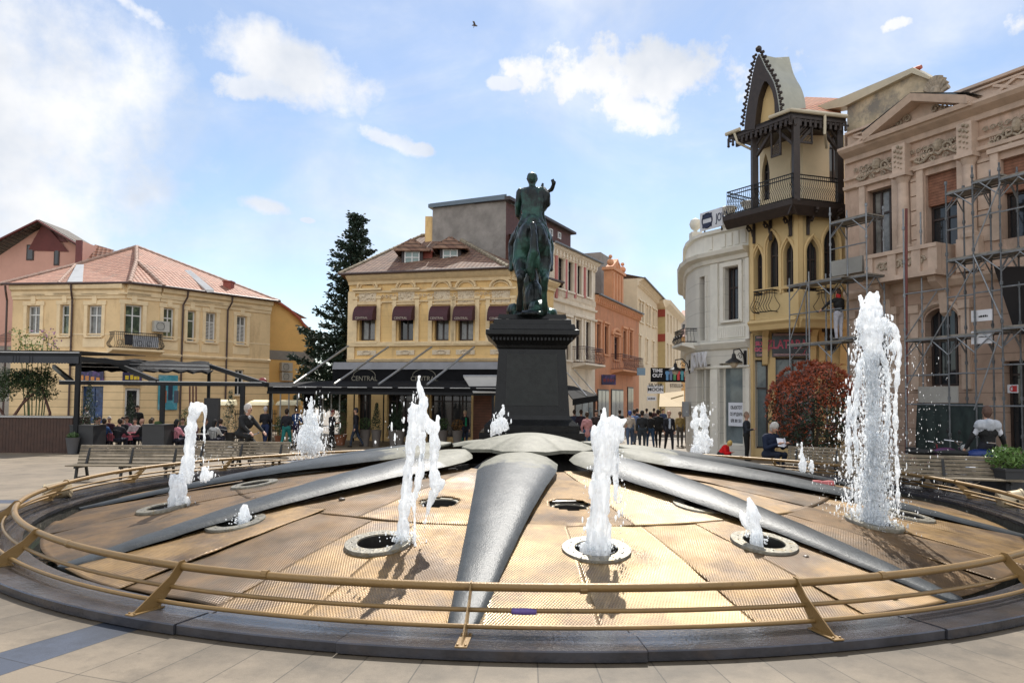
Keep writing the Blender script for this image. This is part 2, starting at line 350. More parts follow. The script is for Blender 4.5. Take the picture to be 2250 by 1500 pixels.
# water sheet in the basin
wm_ = bpy.data.materials.new('basin_water'); wm_.use_nodes = True; b = wm_.node_tree.nodes['Principled BSDF']; b.inputs['Base Color'].default_value = (.02, .03, .02, 1); b.inputs['Roughness'].default_value = .06
t = wm_.node_tree.nodes.new('ShaderNodeTexNoise'); t.inputs['Scale'].default_value = 60; bp = wm_.node_tree.nodes.new('ShaderNodeBump'); bp.inputs['Strength'].default_value = .5; bp.inputs['Distance'].default_value = .03
wm_.node_tree.links.new(t.outputs['Fac'], bp.inputs['Height']); wm_.node_tree.links.new(bp.outputs[0], b.inputs['Normal'])
mb = MB(); mb.add([pol(8.115, 2*pi*i/64, -.3) for i in range(64)], [list(range(64))]); tag(mb.build('water', wm_), kind='structure')
# skirt under the mesh edge: dark wall that carries it
mb = MB(); arc_solid(mb, [(7.62, -.68), (7.62, -.12), (7.72, -.12), (7.72, -.68)], 0, 2*pi, 96); mb.build('inner_wall', dirty, ft)
# ---------------------------------------------------------------- mesh panels
def mesh_mat(name, col, dark, rough, gloss=.5):
    m = bpy.data.materials.new(name); m.use_nodes = True; nt = m.node_tree; n = nt.nodes; l = nt.links; b = n['Principled BSDF']
    uv = n.new('ShaderNodeUVMap'); s = n.new('ShaderNodeSeparateXYZ'); l.new(uv.outputs[0], s.inputs[0])
    def M(op, a, bb=None, c=None):
        q = n.new('ShaderNodeMath'); q.operation = op
        for i, v in enumerate((a, bb, c)):
            if v is None: continue
            if isinstance(v, (int, float)): q.inputs[i].default_value = v
            else: l.new(v, q.inputs[i])
        return q.outputs[0]
    sa = M('SINE', M('MULTIPLY', M('ADD', s.outputs[0], M('MULTIPLY', s.outputs[1], .5)), 2*pi/.03)); sb = M('SINE', M('MULTIPLY', M('SUBTRACT', s.outputs[0], M('MULTIPLY', s.outputs[1], .55)), 2*pi/.03))
    h = M('MAXIMUM', sa, sb)
    g = n.new('ShaderNodeNewGeometry')
    def NZ(sc, det=8, ro=.7):
        t = n.new('ShaderNodeTexNoise'); t.inputs['Scale'].default_value = sc; t.inputs['Detail'].default_value = det; t.inputs['Roughness'].default_value = ro; l.new(g.outputs['Position'], t.inputs[0]); return t.outputs['Fac']
    stain = n.new('ShaderNodeMapRange'); l.new(NZ(.9), stain.inputs[0]); stain.inputs[1].default_value = .44; stain.inputs[2].default_value = .6
    mx = n.new('ShaderNodeMix'); mx.data_type = 'RGBA'; l.new(stain.outputs[0], mx.inputs['Factor']); mx.inputs['A'].default_value = (*col, 1); mx.inputs['B'].default_value = (*dark, 1)
    hz = M('MULTIPLY_ADD', h, .24, .80); fz = M('MULTIPLY', hz, M('MULTIPLY_ADD', NZ(3, 9, .8), 1.7, .14))
    v = n.new('ShaderNodeVectorMath'); v.operation = 'SCALE'; l.new(mx.outputs['Result'], v.inputs[0]); l.new(fz, v.inputs['Scale']); l.new(v.outputs[0], b.inputs['Base Color'])
    b.inputs['Metallic'].default_value = .35
    wet = n.new('ShaderNodeMapRange'); l.new(NZ(1.3, 6, .6), wet.inputs[0]); wet.inputs[1].default_value = .35; wet.inputs[2].default_value = .62; wet.inputs[3].default_value = rough-.1; wet.inputs[4].default_value = rough+.14
    l.new(wet.outputs[0], b.inputs['Roughness']); b.inputs['Specular IOR Level'].default_value = gloss
    bp = n.new('ShaderNodeBump'); bp.inputs['Strength'].default_value = .38; bp.inputs['Distance'].default_value = .008
    l.new(M('MULTIPLY_ADD', NZ(35, 3), .6, h), bp.inputs['Height']); l.new(bp.outputs[0], b.inputs['Normal']); return m
MG = mesh_mat('brown_metal_mesh', (.225, .132, .042), (.095, .054, .022), .40, .45)
MD = mesh_mat('dark_brown_mesh', (.14, .08, .03), (.06, .037, .017), .48, .35)
ML = mesh_mat('wet_glare_mesh', (.34, .225, .09), (.16, .095, .04), .37, .9)  # wet golden panels, paler because sun glare is put into the base colour
ML.node_tree.nodes['Principled BSDF'].inputs['Metallic'].default_value = .45
holes = [onmesh(*q) for q in ((518, 1152), (832, 1197), (965, 1113), (1252, 1125), (1310, 1212), (1540, 1115), (1678, 1197), (1920, 1152), (360, 1118), (560, 1067), (1992, 1136))]
LA = [math.radians(x) for x in (-5.6, 31, 66, 102, 138, 174, 210, 246, 280, 316.5)]
rnd = random.Random(11)
def panel(a0f, a1f, r0, r1, dz, m, warp, seed, name='mesh_panel'):
    """a0f/a1f: functions r -> angle of the two side edges"""
    nr = max(4, int((r1-r0)/.055)); na = max(4, int((a1f(r1)-a0f(r1))*r1/.06)); mb = MB(); V = []; UV = []
    am = (a0f(r1)+a1f(r1))/2; rot = rnd.choice((0, 0, .5))
    for i in range(nr+1):
        r = r0+(r1-r0)*i/nr
        for j in range(na+1):
            t = j/na; a = a0f(r)+(a1f(r)-a0f(r))*t; p = pol(r, a)
            e = min(t, 1-t)*(a1f(r)-a0f(r))*r; ei = (r-r0)
            z = zm(r)+dz+noise.noise(Vector((p.x*.8, p.y*.8, seed)))*.018*warp+noise.noise(Vector((p.x*3, p.y*3, seed+5)))*.006*warp
            z += warp*.014*max(0, 1-e/.22)**2*noise.noise(Vector((p.x*1.3, p.y*1.3, seed+9)))+warp*.02*max(0, 1-ei/.25)**2*max(0, noise.noise(Vector((p.x*1.7, p.y*1.7, seed+3))))
            V.append(Vector((p.x, p.y, z))); lx = r*sin(a-am); ly = r*cos(a-am); UV.append((lx*cos(rot)-ly*sin(rot), lx*sin(rot)+ly*cos(rot)))
    mb.v = V
    for i in range(nr):
        for j in range(na):
            q = [i*(na+1)+j, i*(na+1)+j+1, (i+1)*(na+1)+j+1, (i+1)*(na+1)+j]
            c = (V[q[0]]+V[q[2]])/2
            if any((c-h).xy.length < .275 for h in holes): continue
            mb.uv[len(mb.f)] = [UV[k] for k in q]; mb.f.append(q)
    o = mb.build(name, m, ft, smooth=True)
    md = o.modifiers.new('t', 'SOLIDIFY'); md.thickness = .012; md.offset = -1
    return o
for i in range(10):
    A0 = LA[i]; A1 = LA[(i+1) % 10]+(2*pi if i == 9 else 0)
    front = i in (0, 1, 9, 8)
    g = .13
    for (r0, r1, ns) in ((2.35, 5.3, 2), (5.2, 7.88, 4 if front else 3)):
        cuts = [0]+[(k+rnd.uniform(-.14, .14))/ns for k in range(1, ns)]+[1]
        for k in range(ns):
            c0, c1 = cuts[k], cuts[k+1]; tw = rnd.uniform(-.03, .03)
            f0 = lambda r, c0=c0, A0=A0, A1=A1: A0+g/r+(A1-A0-2*g/r)*c0-(.012/r if c0 > 0 else 0)
            f1 = lambda r, c1=c1, A0=A0, A1=A1: A0+g/r+(A1-A0-2*g/r)*c1+(.012/r if c1 < 1 else 0)
            m = MG
            if i == 0: m = ([MG, ML] if r0 < 3 else [ML, ML, MG, MG])[k]
            elif i == 9: m = [MG, MD, MG, MG][k] if r0 > 3 else [MD, MG][k]
            elif i == 8: m = MD
            elif rnd.random() < .4: m = MD
            panel(f0, f1, r0+rnd.uniform(-.04, .04), r1+(rnd.uniform(-.05, .05) if r1 > 7 else 0), rnd.uniform(0, .014)+(.012 if r0 < 3 else 0), m, rnd.uniform(.5, 1.5) if front else .6, rnd.uniform(0, 90))
# timber and steel frame under the panels, seen in the gaps
dk = mat('dark_wet_steel', (.03, .028, .025), .45, .3, var=.4, vs=5)
mb = MB()
for i in range(10):
    for s_ in (-.16, .16):
        a = LA[i]
        p0 = pol(1.4, a)+Vector((cos(a), sin(a), 0))*s_; p1 = pol(7.7, a)+Vector((cos(a), sin(a), 0))*s_*.6
        mb.bar(p0+Vector((0, 0, .52)), p1+Vector((0, 0, -.2)), .05, .14)
        for t in (.15, .35, .55, .75, .95):
            q = p0.lerp(p1, t); mb.bar(Vector((q.x, q.y, -.7)), Vector((q.x, q.y, .5-.7*t)), .06)
mb.build('support_frame', dk, ft)
mb = MB(); mb.lathe((FC.x, FC.y, 0), [(2.2, -.65), (2.2, .25), (1.2, .5), (.5, 1.0), (.45, 1.15)], 24); mb.build('core', dk, ft)
# ---------------------------------------------------------------- petals
def leaf_mat():
    m = bpy.data.materials.new('petal_stone'); m.use_nodes = True; nt = m.node_tree; n = nt.nodes; l = nt.links; b = n['Principled BSDF']
    g = n.new('ShaderNodeNewGeometry')
    vs = n.new('ShaderNodeVectorMath'); vs.operation = 'DISTANCE'; l.new(g.outputs['Position'], vs.inputs[0]); vs.inputs[1].default_value = (FC.x, FC.y, .6)
    def NZ(sc, det=8, ro=.65):
        t = n.new('ShaderNodeTexNoise'); t.inputs['Scale'].default_value = sc; t.inputs['Detail'].default_value = det; t.inputs['Roughness'].default_value = ro; l.new(g.outputs['Position'], t.inputs[0]); return t.outputs['Fac']
    ad = n.new('ShaderNodeMath'); ad.operation = 'MULTIPLY_ADD'; l.new(NZ(1.6), ad.inputs[0]); ad.inputs[1].default_value = 2.2; l.new(vs.outputs['Value'], ad.inputs[2])
    w = n.new('ShaderNodeMapRange'); l.new(ad.outputs[0], w.inputs[0]); w.inputs[1].default_value = 3.75; w.inputs[2].default_value = 3.95
    mx = n.new('ShaderNodeMix'); mx.data_type = 'RGBA'; l.new(w.outputs[0], mx.inputs['Factor']); mx.inputs['A'].default_value = (.165, .16, .125, 1); mx.inputs['B'].default_value = (.035, .04, .043, 1)
    f = n.new('ShaderNodeMapRange'); l.new(NZ(7), f.inputs[0]); f.inputs[1].default_value = .3; f.inputs[2].default_value = .7; f.inputs[3].default_value = .72; f.inputs[4].default_value = 1.25
    v = n.new('ShaderNodeVectorMath'); v.operation = 'SCALE'; l.new(mx.outputs['Result'], v.inputs[0]); l.new(f.outputs[0], v.inputs['Scale']); l.new(v.outputs[0], b.inputs['Base Color'])
    r = n.new('ShaderNodeMapRange'); l.new(w.outputs[0], r.inputs[0]); r.inputs[3].default_value = .6; r.inputs[4].default_value = .43; l.new(r.outputs[0], b.inputs['Roughness'])
    b.inputs['Metallic'].default_value = 0; b.inputs['Specular IOR Level'].default_value = .25
    bp = n.new('ShaderNodeBump'); bp.inputs['Strength'].default_value = .2; bp.inputs['Distance'].default_value = .025
    a2 = n.new('ShaderNodeMath'); a2.operation = 'MULTIPLY_ADD'; l.new(NZ(64, 3), a2.inputs[0]); a2.inputs[1].default_value = 1.0; l.new(NZ(13, 3), a2.inputs[2]); l.new(a2.outputs[0], bp.inputs['Height']); l.new(bp.outputs[0], b.inputs['Normal']); return m
LM = leaf_mat()
def zl(r): t = (r-1.9)/5.95; return 1.06-1.06*t+.10*sin(pi*t)
WP_ = [(1.72, .05), (1.85, .34), (2.0, .5), (2.3, .62), (2.8, .61), (3.6, .53), (4.6, .42), (5.8, .31), (6.8, .22), (7.5, .16), (7.9, .13), (7.96, .03)]
for i in range(10):
    mb = MB(); a = LA[i]; ux = Vector((cos(a), sin(a), 0)); nx = 12; rows = []
    prof = []
    for k in range(len(WP_)-1):
        (ra, wa), (rb, wb) = WP_[k], WP_[k+1]; st = max(1, int((rb-ra)/.16))
        for q in range(st): t = q/st; prof.append((ra+(rb-ra)*t, wa+(wb-wa)*t))
    prof.append(WP_[-1])
    for r, w in prof:
        c = pol(r, a); z = zl(r)-(.06*max(0, (2.1-r)/.4))
        w *= 1+.03*noise.noise(Vector((r*1.2, i, 0))); row = []
        for j in range(nx+1):
            t = -1+2*j/nx; dz = -(.20*min(w, .6))*abs(t)**2.2-.02*(abs(t) > .99)
            p = c+ux*(w*t); p.z = z+dz+.010*noise.noise(Vector((p.x*3, p.y*3, 1))); row.append(p)
        th = .035+.07*w
        for j in range(nx-1, 0, -1):
            t = -1+2*j/nx; p = c+ux*(w*t*.97); p.z = z-(.20*min(w, .6))-th+.05*(1-abs(t)); row.append(p)
        rows.append(row)
    K = len(rows[0]); mb.v = [p for row in rows for p in row]
    for q in range(len(rows)-1):
        for j in range(K): j2 = (j+1) % K; mb.f.append([q*K+j, q*K+j2, (q+1)*K+j2, (q+1)*K+j])
    mb.f.append(list(range(K))); mb.f.append([(len(rows)-1)*K+j for j in range(K)])
    mb.build('petal', LM, ft, smooth=radians(50))
# hub cap: shallow lobed umbrella
mb = MB(); na = 100; rows = []
for q in range(13):
    t = q/12
    for j in range(na):
        a = 2*pi*j/na; lobe = abs(cos(2.5*(a-LA[0]))); R = 1.32*(.80+.20*lobe**.6)
        p = pol(R*t, a); cre = .03*(1-abs(cos(5*(a-LA[0])))**.3)*t; p.z = 1.27-.27*t**1.9-cre; mb.v.append(p)
for q in range(12):
    for j in range(na): mb.f.append([q*na+j, q*na+(j+1) % na, (q+1)*na+(j+1) % na, (q+1)*na+j])
o_ = len(mb.v)
for j in range(na): p = mb.v[12*na+j].copy(); mb.v.append(p+Vector((0, 0, -.06)))
for j in range(na): mb.f.append([12*na+j, 12*na+(j+1) % na, o_+(j+1) % na, o_+j])
mb.f.append([o_+j for j in range(na)])
mb.build('hub_cap', LM, ft, smooth=radians(50))
# ---------------------------------------------------------------- flanges and nozzles
galv = mat('worn_galvanised_ring', (.19, .175, .14), .45, .5, var=.4, vs=14, bump=.3, bs=40, col2=(.2, .16, .09), c2=(.55, .62), c2s=9)
for h in holes:
    d = (h-FC).xy; r = d.length; u = Vector((d.x/r, d.y/r, 0)); slope = (zm(r+.1)-zm(r-.1))/.2
    nrm = Vector((-u.x*slope, -u.y*slope, 1)).normalized(); Mx = Vector((0, 0, 1)).rotation_difference(nrm).to_matrix().to_4x4()
    mb = MB(); mb.lathe(h+nrm*.036, [(.235, -.02), (.235, .0), (.24, .012), (.375, .012), (.38, .004), (.38, -.04)], 48, ax=Mx); mb.f.pop(); mb.f.pop()
    for k in range(12):
        a = 2*pi*k/12; q = h+nrm*.036+Mx.to_3x3() @ Vector((.30*cos(a), .30*sin(a), .012)); mb.lathe(q, [(.008, 0), (.008, .006), (.0001, .008)], 6, ax=Mx)
    fl = mb.build('nozzle_ring', galv, ft, smooth=radians(35))
    mb = MB(); mb.lathe(h+nrm*.036, [(.234, -.5), (.234, -.005)], 40, ax=Mx); mb.f.pop(); mb.f.pop(); mb.build('well', dk, fl, smooth=True)
    mb = MB(); mb.lathe(h+Vector((0, 0, -.35)), [(.05, -.3), (.05, .1), (.03, .12), (.03, .2)], 12); mb.bar(h+Vector((-.24, .04, -.09)), h+Vector((.24, .02, -.08)), .02); mb.bar(h+Vector((-.12, .0, -.5)), h+Vector((-.12, 0, -.1)), .04)
    mb.build('nozzle', galv, fl)
# ---------------------------------------------------------------- railing
ochre = mat('ochre_painted_steel', (.215, .13, .045), .42, .2, var=.16, vs=1.5, bump=.1, bs=60, col2=(.10, .05, .025), c2=(.62, .7), c2s=11)
rl = thing('railing', 'ochre pipe railing of three bars on slanted plates ringing the fountain', 'railing', tuple(FC))
NP = 19; PA = [radians(-4.7+360/NP*k) for k in range(NP)]
def circ(R, z, r_, nm):
    mb = MB(); k = 228; mb.tube([pol(R+.006*sin(9*2*pi*i/k), 2*pi*i/k, z+.008*sin(7*2*pi*i/k+1)) for i in range(k)], r_, 10, closed=True); return mb.build(nm, ochre, rl, smooth=True)
tr = circ(8.2, .395, .036, 'rail'); circ(8.32, .245, .019, 'rail'); circ(8.45, .155, .019, 'rail')
for i in range(NP):
    a = PA[i]+.11; p = [pol(8.2, a+d, .395) for d in (-.0035, .0035)]; mb = MB(); mb.tube(p, .041, 10); mb.build('collar', ochre, tr)
for a in PA:
    t = Vector((cos(a), sin(a), 0))*.0055; mb = MB()
    P = [pol(8.72, a, .092), pol(8.44, a, .092), pol(8.22, a, .33), pol(8.15, a, .40), pol(8.19, a, .445), pol(8.24, a, .44), pol(8.34, a, .33)]
    mb.add([p-t for p in P]+[p+t for p in P], [list(range(7)), list(range(7, 14))[::-1]]+[[i, (i+1) % 7, 7+(i+1) % 7, 7+i] for i in range(7)])
    B = [pol(r, a, z)+Vector((cos(a), sin(a), 0))*s_ for z in (.09, .1) for r, s_ in ((8.74, -.045), (8.74, .045), (8.42, .045), (8.42, -.045))]
    mb.hexa(B)
    for r, s_ in ((8.71, -.03), (8.71, .03), (8.46, .03), (8.46, -.03)): mb.lathe(pol(r, a, .1)+Vector((cos(a), sin(a), 0))*s_, [(.009, 0), (.009, .012), (.0001, .014)], 6)
    mb.build('post_plate', ochre, rl)
mb = MB(); am = ang(WG(1153, 1340, .24)); mb.tube([pol(8.32, am+d, .245) for d in (-.0125, -.012, -.008, 0, .007, .0112)], [.019, .026, .025, .027, .025, .023], 10)
mb.build('tape_wrap', mat('violet_tape', (.10, .06, .22), .4, var=.2, vs=30), rl, smooth=True)
# ---------------------------------------------------------------- stones, can on the mesh
st = mat('wet_pebble', (.10, .075, .055), .35, var=.4, vs=9)
for q, (px, py, s_, lb) in enumerate(((1205, 1108, .034, 'round brown pebble beside the ring in the middle of the mesh'), (1221, 1115, .05, 'dark flat stone against the ring in the middle of the mesh'), (1240, 1106, .02, 'tiny pebble behind the ring in the middle of the mesh'),
        (1185, 1134, .04, 'dark chip lying at the edge of the front petal'), (1790, 1205, .045, 'larger dark stone right of the right front ring'), (1808, 1216, .032, 'grey pebble just right of the larger dark stone'), (1771, 1226, .026, 'small brown pebble left of the larger dark stone'), (1965, 1318, .034, 'lone dark stone near the right petal tip'),
        (1490, 1103, .022, 'small pebble behind the far right ring'), (1507, 1102, .026, 'pebble touching the far right ring'), (751, 1101, .04, 'lone dark pebble on the dark mesh left of the split jet'))):
    p = onmesh(px, py); mb = MB(); mb.ball(p+Vector((0, 0, s_*.75)), s_, 12, (1.25, 1, .62))
    for v in mb.v: v += (v-p)*.25*noise.noise(v*30)
    tag(single(mb.build('pebble', st, smooth=True)), lb, 'pebble', 'pebbles on the mesh')
cn = thing('drink_can', 'crushed red drink can lying below the far right petal', 'can', tuple(onmesh(1808, 1072)+Vector((0, 0, .07))))
M90 = Matrix.Rotation(radians(82), 4, 'Z') @ Matrix.Rotation(pi/2, 4, 'X')
mb = MB(); mb.lathe((0, 0, 0), [(.03, -.19), (.07, -.175), (.075, -.08), (.062, 0), (.074, .09), (.07, .175), (.03, .19)], 20, ax=M90); mb.build('can_body', mat('faded_red_can', (.35, .09, .09), .35, .3, var=.3, vs=18), cn, smooth=radians(40), local=True)
mb = MB(); mb.lathe((0, 0, 0), [(.001, .186), (.06, .188), (.064, .196)], 20, ax=M90); mb.build('can_lid', mat('aluminium', (.5, .5, .5), .3, .9), cn, local=True)
# ---------------------------------------------------------------- water jets
def water_mat():
    m = bpy.data.materials.new('white_water'); m.use_nodes = True; nt = m.node_tree; n = nt.nodes; l = nt.links; b = n['Principled BSDF']
    b.inputs['Base Color'].default_value = (.93, .94, .95, 1); b.inputs['Subsurface Weight'].default_value = 1; b.inputs['Subsurface Radius'].default_value = (1, 1, 1); b.inputs['Subsurface Scale'].default_value = .12; b.inputs['Roughness'].default_value = .3; b.inputs['IOR'].default_value = 1.33
    tr = n.new('ShaderNodeBsdfTranslucent'); tr.inputs[0].default_value = (.9, .93, .95, 1)
    gl = n.new('ShaderNodeBsdfTransparent'); gl.inputs[0].default_value = (.95, .97, 1, 1)
    g = n.new('ShaderNodeNewGeometry'); t = n.new('ShaderNodeTexNoise'); t.inputs['Scale'].default_value = 16; t.inputs['Detail'].default_value = 5
    mp = n.new('ShaderNodeMapping'); mp.inputs['Scale'].default_value = (1.3, 1.3, .22); l.new(g.outputs['Position'], mp.inputs[0]); l.new(mp.outputs[0], t.inputs[0])
    bp = n.new('ShaderNodeBump'); bp.inputs['Strength'].default_value = .6; bp.inputs['Distance'].default_value = .02; l.new(t.outputs['Fac'], bp.inputs['Height']); l.new(bp.outputs[0], b.inputs['Normal'])
    mr = n.new('ShaderNodeMapRange'); l.new(t.outputs['Fac'], mr.inputs[0]); mr.inputs[1].default_value = .47; mr.inputs[2].default_value = .62; mr.inputs[3].default_value = .04; mr.inputs[4].default_value = .42
    m1 = n.new('ShaderNodeMixShader'); m1.inputs[0].default_value = .55; l.new(b.outputs[0], m1.inputs[1]); l.new(tr.outputs[0], m1.inputs[2])
    m2 = n.new('ShaderNodeMixShader'); l.new(mr.outputs[0], m2.inputs[0]); l.new(m1.outputs[0], m2.inputs[1]); l.new(gl.outputs[0], m2.inputs[2]); l.new(m2.outputs[0], n['Material Output'].inputs[0]); return m
WM = water_mat()
def jet(name, label, base, strands, sprays, seed, vox=.014, splash=0.0, rough=1.0, cat='water jet', by=None):
    """strands: lists of (px, py, half width px, depth offset m); sprays: (px, py, sx, sy, count, size m)"""
    rd = random.Random(seed); Y = by if by else base.y; mpx = Y/FPX; mb = MB()
    for sdx in strands:
        P = [W(a, b_, Y)+Vector((0, (q[3] if len(q) > 3 else 0), 0)) for q in sdx for a, b_ in [(q[0], q[1])]]; R = [q[2]*mpx for q in sdx]
        # resample
        pts = []; rs = []
        for i in range(len(P)-1):
            st_ = max(2, int((P[i+1]-P[i]).length/.03))
            for k in range(st_):
                t = k/st_; p = P[i].lerp(P[i+1], t); r = R[i]+(R[i+1]-R[i])*t
                w = r*.5*rough; nz = lambda s_: noise.noise(Vector((p.x*6, p.z*7, s_+seed)))
                pts.append(p+Vector((nz(1)*w, nz(2)*w, 0))); rs.append(max(.012, r*(1+.45*rough*noise.noise(Vector((p.x*3, p.z*9, seed+.5))))))
        pts.append(P[-1]); rs.append(max(.012, R[-1])); mb.tube(pts, rs, 12)
        for p, r in zip(pts, rs):
            if r < .03: continue
            for _ in range(2):
                a = rd.uniform(0, 2*pi); q = p+Vector((cos(a)*r*rd.uniform(.6, 1.1), sin(a)*r*.9, rd.uniform(-.03, .03))); rr = r*rd.uniform(.12, .3)
                if rr > .010: mb.ball(q, rr, 8, (1, 1, rd.uniform(1.5, 4)))
    o = mb.build(name, WM)
    remesh(o, vox, 1, .5); me = o.data
    NRM = [v.normal.copy() for v in me.vertices]
    for v, nr_ in zip(me.vertices, NRM):
        c = v.co; k = noise.noise(c*14+Vector((0, 0, seed)))*.012+noise.noise(c*33)*.006; v.co = c+nr_*k*rough
    # droplets and streaks
    dm = MB()
    for (px, py, sx, sy, cnt, size) in sprays:
        for _ in range(cnt):
            x = rd.gauss(0, .5); x = max(-1.2, min(1.2, x)); y = rd.uniform(-1, 1)
            if sy > 100: x *= .38+.62*(y+1)/2
            p = W(px+x*sx, py+y*sy, Y)+Vector((0, rd.gauss(0, .5)*sx*mpx*.8, 0)); s_ = size*(.22+.78*rd.random()**3)
            e = rd.uniform(1.5, 5) if rd.random() < .75 else 1; n_ = 6 if s_ < .014 else 8
            if s_ < .009: dm.add([p+Vector(v)*s_ for v in ((1, 0, 0), (0, 1, 0), (-1, 0, 0), (0, -1, 0), (0, 0, e), (0, 0, -e))], [(0, 1, 4), (1, 2, 4), (2, 3, 4), (3, 0, 4), (1, 0, 5), (2, 1, 5), (3, 2, 5), (0, 3, 5)])
            else: dm.ball(p, s_, n_, (rd.uniform(.7, 1.3), .8, e))
    foot = W(strands[0][0][0], strands[0][0][1], Y)
    if splash:
        for _ in range(int(150*splash)):
            a = rd.uniform(0, 2*pi); r = abs(rd.gauss(0, .11))*splash+.03; p = Vector((foot.x+r*cos(a), foot.y+r*sin(a), 0)); p.z = zm((p-FC).xy.length)+.03+abs(rd.gauss(0, .05)); dm.ball(p, rd.uniform(.004, .013), 6, (1, 1, 1))
    bm = bmesh.new(); bm.from_mesh(me); 
    if dm.v:
        m2 = bpy.data.meshes.new('tmp'); m2.from_pydata(dm.v, [], dm.f); bm.from_mesh(m2); bpy.data.meshes.remove(m2)
    bm.to_mesh(me); bm.free(); me.shade_smooth()
    return tag(single(o), label, cat, 'fountain jets')
H = dict(zip('ABCDEFGHIJK', holes))
jet('water_jet', 'tallest widest white water jet at the right of the fountain', H['H'],
    [[(1918, 1168, 20), (1914, 1080, 13), (1918, 980, 11), (1914, 880, 12), (1918, 800, 13), (1914, 730, 17), (1918, 690, 17), (1924, 655, 8), (1929, 640, 3)], [(1908, 760, 18), (1903, 700, 14), (1896, 670, 6), (1888, 648, 4)],
     [(1912, 720, 12), (1909, 660, 6), (1913, 640, 3)], [(1925, 730, 16, .05), (1945, 712, 14, .08), (1965, 718, 9, .1), (1979, 735, 8, .1), (1984, 770, 6, .1), (1979, 830, 5, .1), (1976, 900, 5, .1), (1977, 960, 5, .1), (1980, 1040, 4, .1), (1982, 1130, 3, .1)],
     [(1935, 770, 7), (1949, 810, 6), (1952, 860, 4), (1950, 920, 5), (1948, 990, 4)], [(1890, 790, 5), (1882, 850, 6), (1878, 930, 4), (1882, 1000, 6)],
     [(1866, 870, 4), (1864, 960, 5), (1868, 1040, 6)], [(1972, 745, 6, .12), (1966, 780, 5), (1960, 790, 4)]],
    [(1918, 970, 44, 195, 5200, .014), (1922, 1060, 62, 110, 4200, .012), (1884, 820, 22, 120, 500, .014), (1950, 850, 24, 160, 800, .013), (1850, 950, 30, 110, 120, .014), (1922, 760, 34, 70, 260, .013), (1866, 1000, 26, 130, 500, .012), (2010, 950, 90, 190, 420, .007), (1850, 1020, 90, 120, 300, .007)], 1, .016, 1.5, 1.3)
jet('water_jet', 'smooth foamy water column with a rounded head at centre right', H['E'],
    [[(1306, 1240, 25), (1310, 1180, 23), (1317, 1120, 20), (1322, 1060, 20), (1327, 1000, 24), (1335, 950, 30), (1341, 928, 27), (1340, 918, 18)], [(1352, 935, 16), (1366, 928, 9), (1377, 920, 3)], [(1326, 1236, 12), (1336, 1190, 8), (1340, 1150, 4)], [(1350, 990, 10), (1353, 1040, 7), (1352, 1100, 4)], [(1362, 940, 12), (1364, 970, 6)]],
    [(1360, 1060, 26, 110, 160, .013), (1300, 1120, 20, 100, 90, .012), (1340, 1215, 55, 26, 260, .009)], 2, .013, 1.1, .5)
jet('water_jet', 'split ragged water jet with a thin high finger at centre left', H['B'],
    [[(880, 1222, 10), (885, 1150, 12), (893, 1090, 11), (896, 1030, 10), (903, 980, 10), (910, 930, 12), (915, 890, 10)], [(912, 960, 12), (925, 925, 14), (931, 890, 11), (925, 862, 7), (922, 840, 5), (921, 824, 4)], [(913, 905, 12), (911, 888, 7)],
     [(930, 920, 14), (945, 935, 13), (953, 945, 11), (962, 930, 5), (963, 912, 4)], [(950, 940, 11), (952, 980, 12), (953, 1020, 9), (955, 1060, 11), (960, 1070, 14), (970, 1060, 9), (970, 1052, 5)], [(955, 1080, 10), (945, 1105, 5), (936, 1135, 3), (934, 1150, 2)],
     [(928, 1000, 6), (924, 1040, 7), (916, 1075, 8), (910, 1100, 4), (912, 1160, 3), (908, 1205, 5)], [(900, 985, 8), (895, 968, 6)], [(926, 950, 9), (927, 980, 7), (929, 1005, 4)]],
    [(920, 980, 45, 130, 130, .012), (880, 930, 50, 60, 40, .014), (915, 1160, 45, 60, 130, .008), (915, 1205, 35, 12, 60, .015)], 3, .012, .8, 1.0)
jet('water_jet', 'tall leaning water jet at the left with a hooked top', WG(418, 1062, .55),
    [[(410, 1060, 14), (414, 1010, 11), (418, 960, 10), (424, 920, 11), (430, 898, 13), (436, 890, 10)], [(438, 892, 8), (449, 895, 6), (451, 910, 3), (449, 940, 2), (450, 975, 2)], [(448, 1055, 10), (449, 1035, 7), (448, 1025, 4)], [(463, 1050, 4), (466, 1035, 3)]],
    [(440, 1030, 40, 30, 120, .012), (445, 980, 18, 60, 30, .01)], 4, .014, 0, 1.0, by=11.4)
jet('water_jet', 'short stubby white jet in front of the hooked one at the left', H['I'], [[(390, 1118, 17), (390, 1090, 17), (391, 1065, 18), (386, 1050, 13), (378, 1042, 5)], [(396, 1070, 14), (400, 1050, 9), (398, 1040, 5)]], [(395, 1105, 30, 15, 60, .01)], 5, .013, .6, .8)
jet('water_jet', 'low round-headed jet in the front left ring', H['A'], [[(532, 1182, 13), (534, 1160, 11), (537, 1135, 11), (538, 1118, 8), (539, 1107, 5)], [(534, 1178, 16), (520, 1170, 8), (508, 1162, 4)]], [(535, 1170, 25, 15, 60, .01)], 6, .011, .7, .7)
jet('water_jet', 'small double-headed jet in the right front ring', H['G'], [[(1664, 1210, 13), (1662, 1180, 13), (1658, 1150, 14), (1652, 1120, 12), (1647, 1100, 6), (1645, 1092, 4)], [(1648, 1160, 9), (1636, 1145, 8), (1630, 1130, 5), (1627, 1120, 3)]], [(1655, 1170, 24, 40, 60, .009)], 7, .011, .6, .8)
